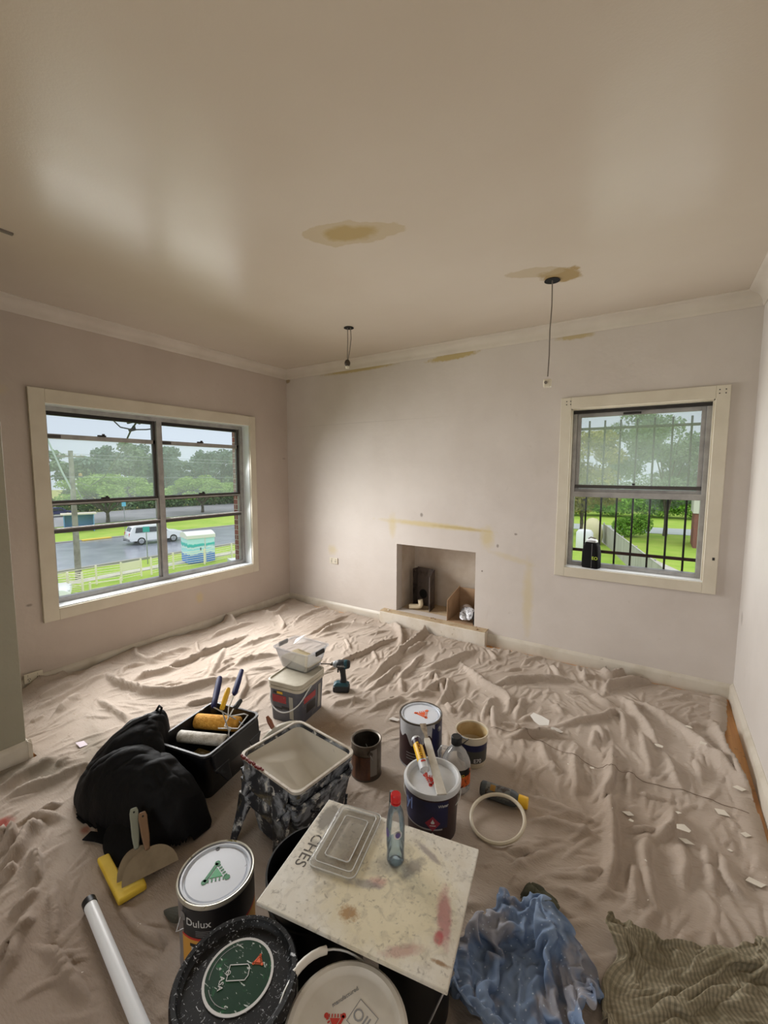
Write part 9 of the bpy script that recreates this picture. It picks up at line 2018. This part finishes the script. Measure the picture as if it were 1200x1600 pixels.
# ---- street signs
def sign(label, x, y, top, w, h, cols, rz):
    p = thing('street_sign', label, 'sign', (x, y, G0 - .05), rz)
    MB().tube([(0, 0, 0), (0, 0, top)], .035, 8).build('post', M_steel, p)
    for k, (z0, z1, c) in enumerate(cols): MB().span((.03, -w / 2, z0), (.05, w / 2, z1)).build('plate', c, p)
    return p
M_aqua = mat('aqua_sign', rgb(90, 180, 206), .5); M_signw = mat('white_sign', rgb(220, 228, 232), .5)
sign('bus stop sign on a pole across the street', -45.06, 20.11, 4.0, .38, .8, [(3.2, 4.0, M_aqua)], -.45)
sign('aqua and white bus stop sign on the near footpath before the white car', -28.64, 13.59, 2.85, .45, .5, [(2.45, 2.85, mat('teal_sign', rgb(40, 160, 160), .5))], -.5)
# ---- bus shelter
p = thing('bus_shelter', 'small blue bus shelter across the street behind the pole', 'bus shelter', (-53.5, 19.1, G0 - .05), math.atan2(2.66, .98))
M_shel = mat('blue_shelter_paint', rgb(110, 158, 206), .6)
MB().span((-1.45, .0, 0), (1.45, .1, 2.0)).build('back_wall', M_shel, p)
MB().span((-1.45, -1.4, 0), (-1.35, 0, 2.0)).build('side_wall', M_shel, p); MB().span((1.35, -1.4, 0), (1.45, 0, 2.0)).build('side_wall', M_shel, p)
MB().span((-1.7, -1.6, 2.0), (1.7, .2, 2.14)).build('roof', mat('cream_shelter_roof', rgb(214, 206, 192), .6), p)
MB().span((-1.2, -.5, .42), (1.2, -.1, .5)).build('bench', M_bark, p)
# ---- cars
def car(label, loc, rz, paint, suv=True, name='car'):
    p = thing(name, label, 'car', loc, rz)
    L_, W_, Hh = (4.85, 1.88, 1.86) if suv else (4.4, 1.78, 1.45)
    k = Hh / 1.86; hl = L_ / 2
    side = [(-hl, .45), (-hl + .02, .95 * k), (-hl + .08, 1.15 * k), (-hl + .35, 1.72 * k), (-hl + .6, 1.84 * k), (.2, 1.84 * k), (.55, 1.76 * k), (1.15, 1.16 * k), (hl - .25, 1.02 * k), (hl - .04, .85 * k), (hl, .5), (hl - .2, .38), (-hl + .15, .38)]
    rings = []
    for y, s in ((-W_ / 2 + .0, 0), (-W_ / 2 + .06, 1), (W_ / 2 - .06, 1), (W_ / 2, 0)):
        rings.append([(x * (1 if s else .985), y if z < 1.1 * k or True else y, z if z < 1.2 * k else z) for x, z in side])
    # tumblehome: pull the cabin in
    R2 = []
    for ring in rings:
        R2.append([(x, y * (1 - .16 * max(0, (z - 1.1 * k)) / (.75 * k)), z) for x, y, z in ring])
    b = MB(); b.loft(R2); b.build('body', paint, p, bevel=.04, seg=3, smooth=35)
    M_win = mat('dark_car_glass', rgb(36, 42, 48), .1, spec=.8)
    for sy in (-1, 1):
        for (xa, xb, xc, xd) in ((-hl + .50, -1.05, -1.05, -hl + .62), (-.95, -.05, -.05, -.95), (.05, .92, .42, .05)):
            def yy(z): return sy * (W_ / 2 * (1 - .16 * max(0, (z - 1.1 * k)) / (.75 * k)) + .008)
            zl, zh = 1.18 * k, 1.66 * k
            MB().add([(xa, yy(zl), zl), (xb, yy(zl), zl), (xc, yy(zh), zh), (xd, yy(zh), zh)], [(0, 1, 2, 3)]).build('side_window', M_win, p)
    MB().add([(-hl + .115, -.66, 1.22 * k), (-hl + .115, .66, 1.22 * k), (-hl + .31, .60, 1.66 * k), (-hl + .31, -.60, 1.66 * k)], [(0, 1, 2, 3)]).build('rear_window', M_win, p)
    MB().add([(1.10, -.74, 1.22 * k), (1.10, .74, 1.22 * k), (.60, .62, 1.70 * k), (.60, -.62, 1.70 * k)], [(0, 3, 2, 1)]).build('windscreen', M_win, p)
    for wx in (-hl + 1.0, hl - .98):
        for sy in (-1, 1):
            M_ = T(wx, sy * (W_ / 2 - .12), .37) @ Rx(-sy * PI / 2)
            b = MB(); b.lathe([(0, -.1), (.30, -.1), (.37, -.08), (.37, .10), (.33, .135), (.23, .135)], 24, M=M_); w = b.build('wheel', M_black, p, smooth=40)
            b = MB(); b.lathe([(.23, .13), (.22, .115), (.06, .13), (0, .132)], 20, M=M_); b.build('rim', mat('alloy', rgb(170, 172, 176), .35, .6), w, smooth=40)
    for sy in (-1, 1):
        MB().box((-hl + .06, sy * .78, 1.0 * k), (.10, .16, .34)).build('tail_light', mat('red_lamp', rgb(190, 40, 44), .3), p, bevel=.02)
        MB().box((hl - .13, sy * .68, .86 * k), (.16, .34, .16)).build('headlight', M_lid_white, p, bevel=.02)
        MB().box((.72, sy * (W_ / 2 + .06), 1.18 * k), (.14, .22, .16)).build('mirror', paint, p, bevel=.03)
    MB().box((-hl - .02, 0, .5), (.16, W_ * .96, .2)).build('bumper', mat('grey_bumper', rgb(120, 122, 126), .5), p, bevel=.03)
    MB().box((-hl - .015, 0, .98 * k), (.03, .5, .13)).build('number_plate', M_signw, p)
    return p
M_carw = mat('white_car_paint', rgb(232, 234, 236), .25, spec=.6)
dd = Vector((-36.664 + 37.201, 20.267 - 17.901, 0)); cm = Vector((-36.93, 19.08, 0)); an = math.atan2(dd.y, dd.x)
nrm = Vector((-math.sin(an), math.cos(an), 0)); cm = cm + nrm * .85
c1 = car('white four-wheel-drive car driving along the wet street', (cm.x, cm.y, G0), an, M_carw)
b = MB(); b.box((-2.55, 0, .48), (.35, .10, .06)); b.build('tow_bar', M_black, c1)
for sy in (-1, 1): MB().tube([(-1.7, sy * .68, 1.88), (-1.5, sy * .68, 1.93), (.0, sy * .68, 1.93), (.25, sy * .68, 1.87)], .022, 6).build('roof_rail', M_steel, c1)
car('dark blue car parked far left on the back street', (-73.3, 24.0, G0), PI / 2 + .05, mat('navy_car_paint', rgb(40, 44, 92), .25, spec=.6), False)
car('white car nose just showing at the lower left corner of the wide street window', (-23.6, 4.25, G0), 1.15, M_carw, False)
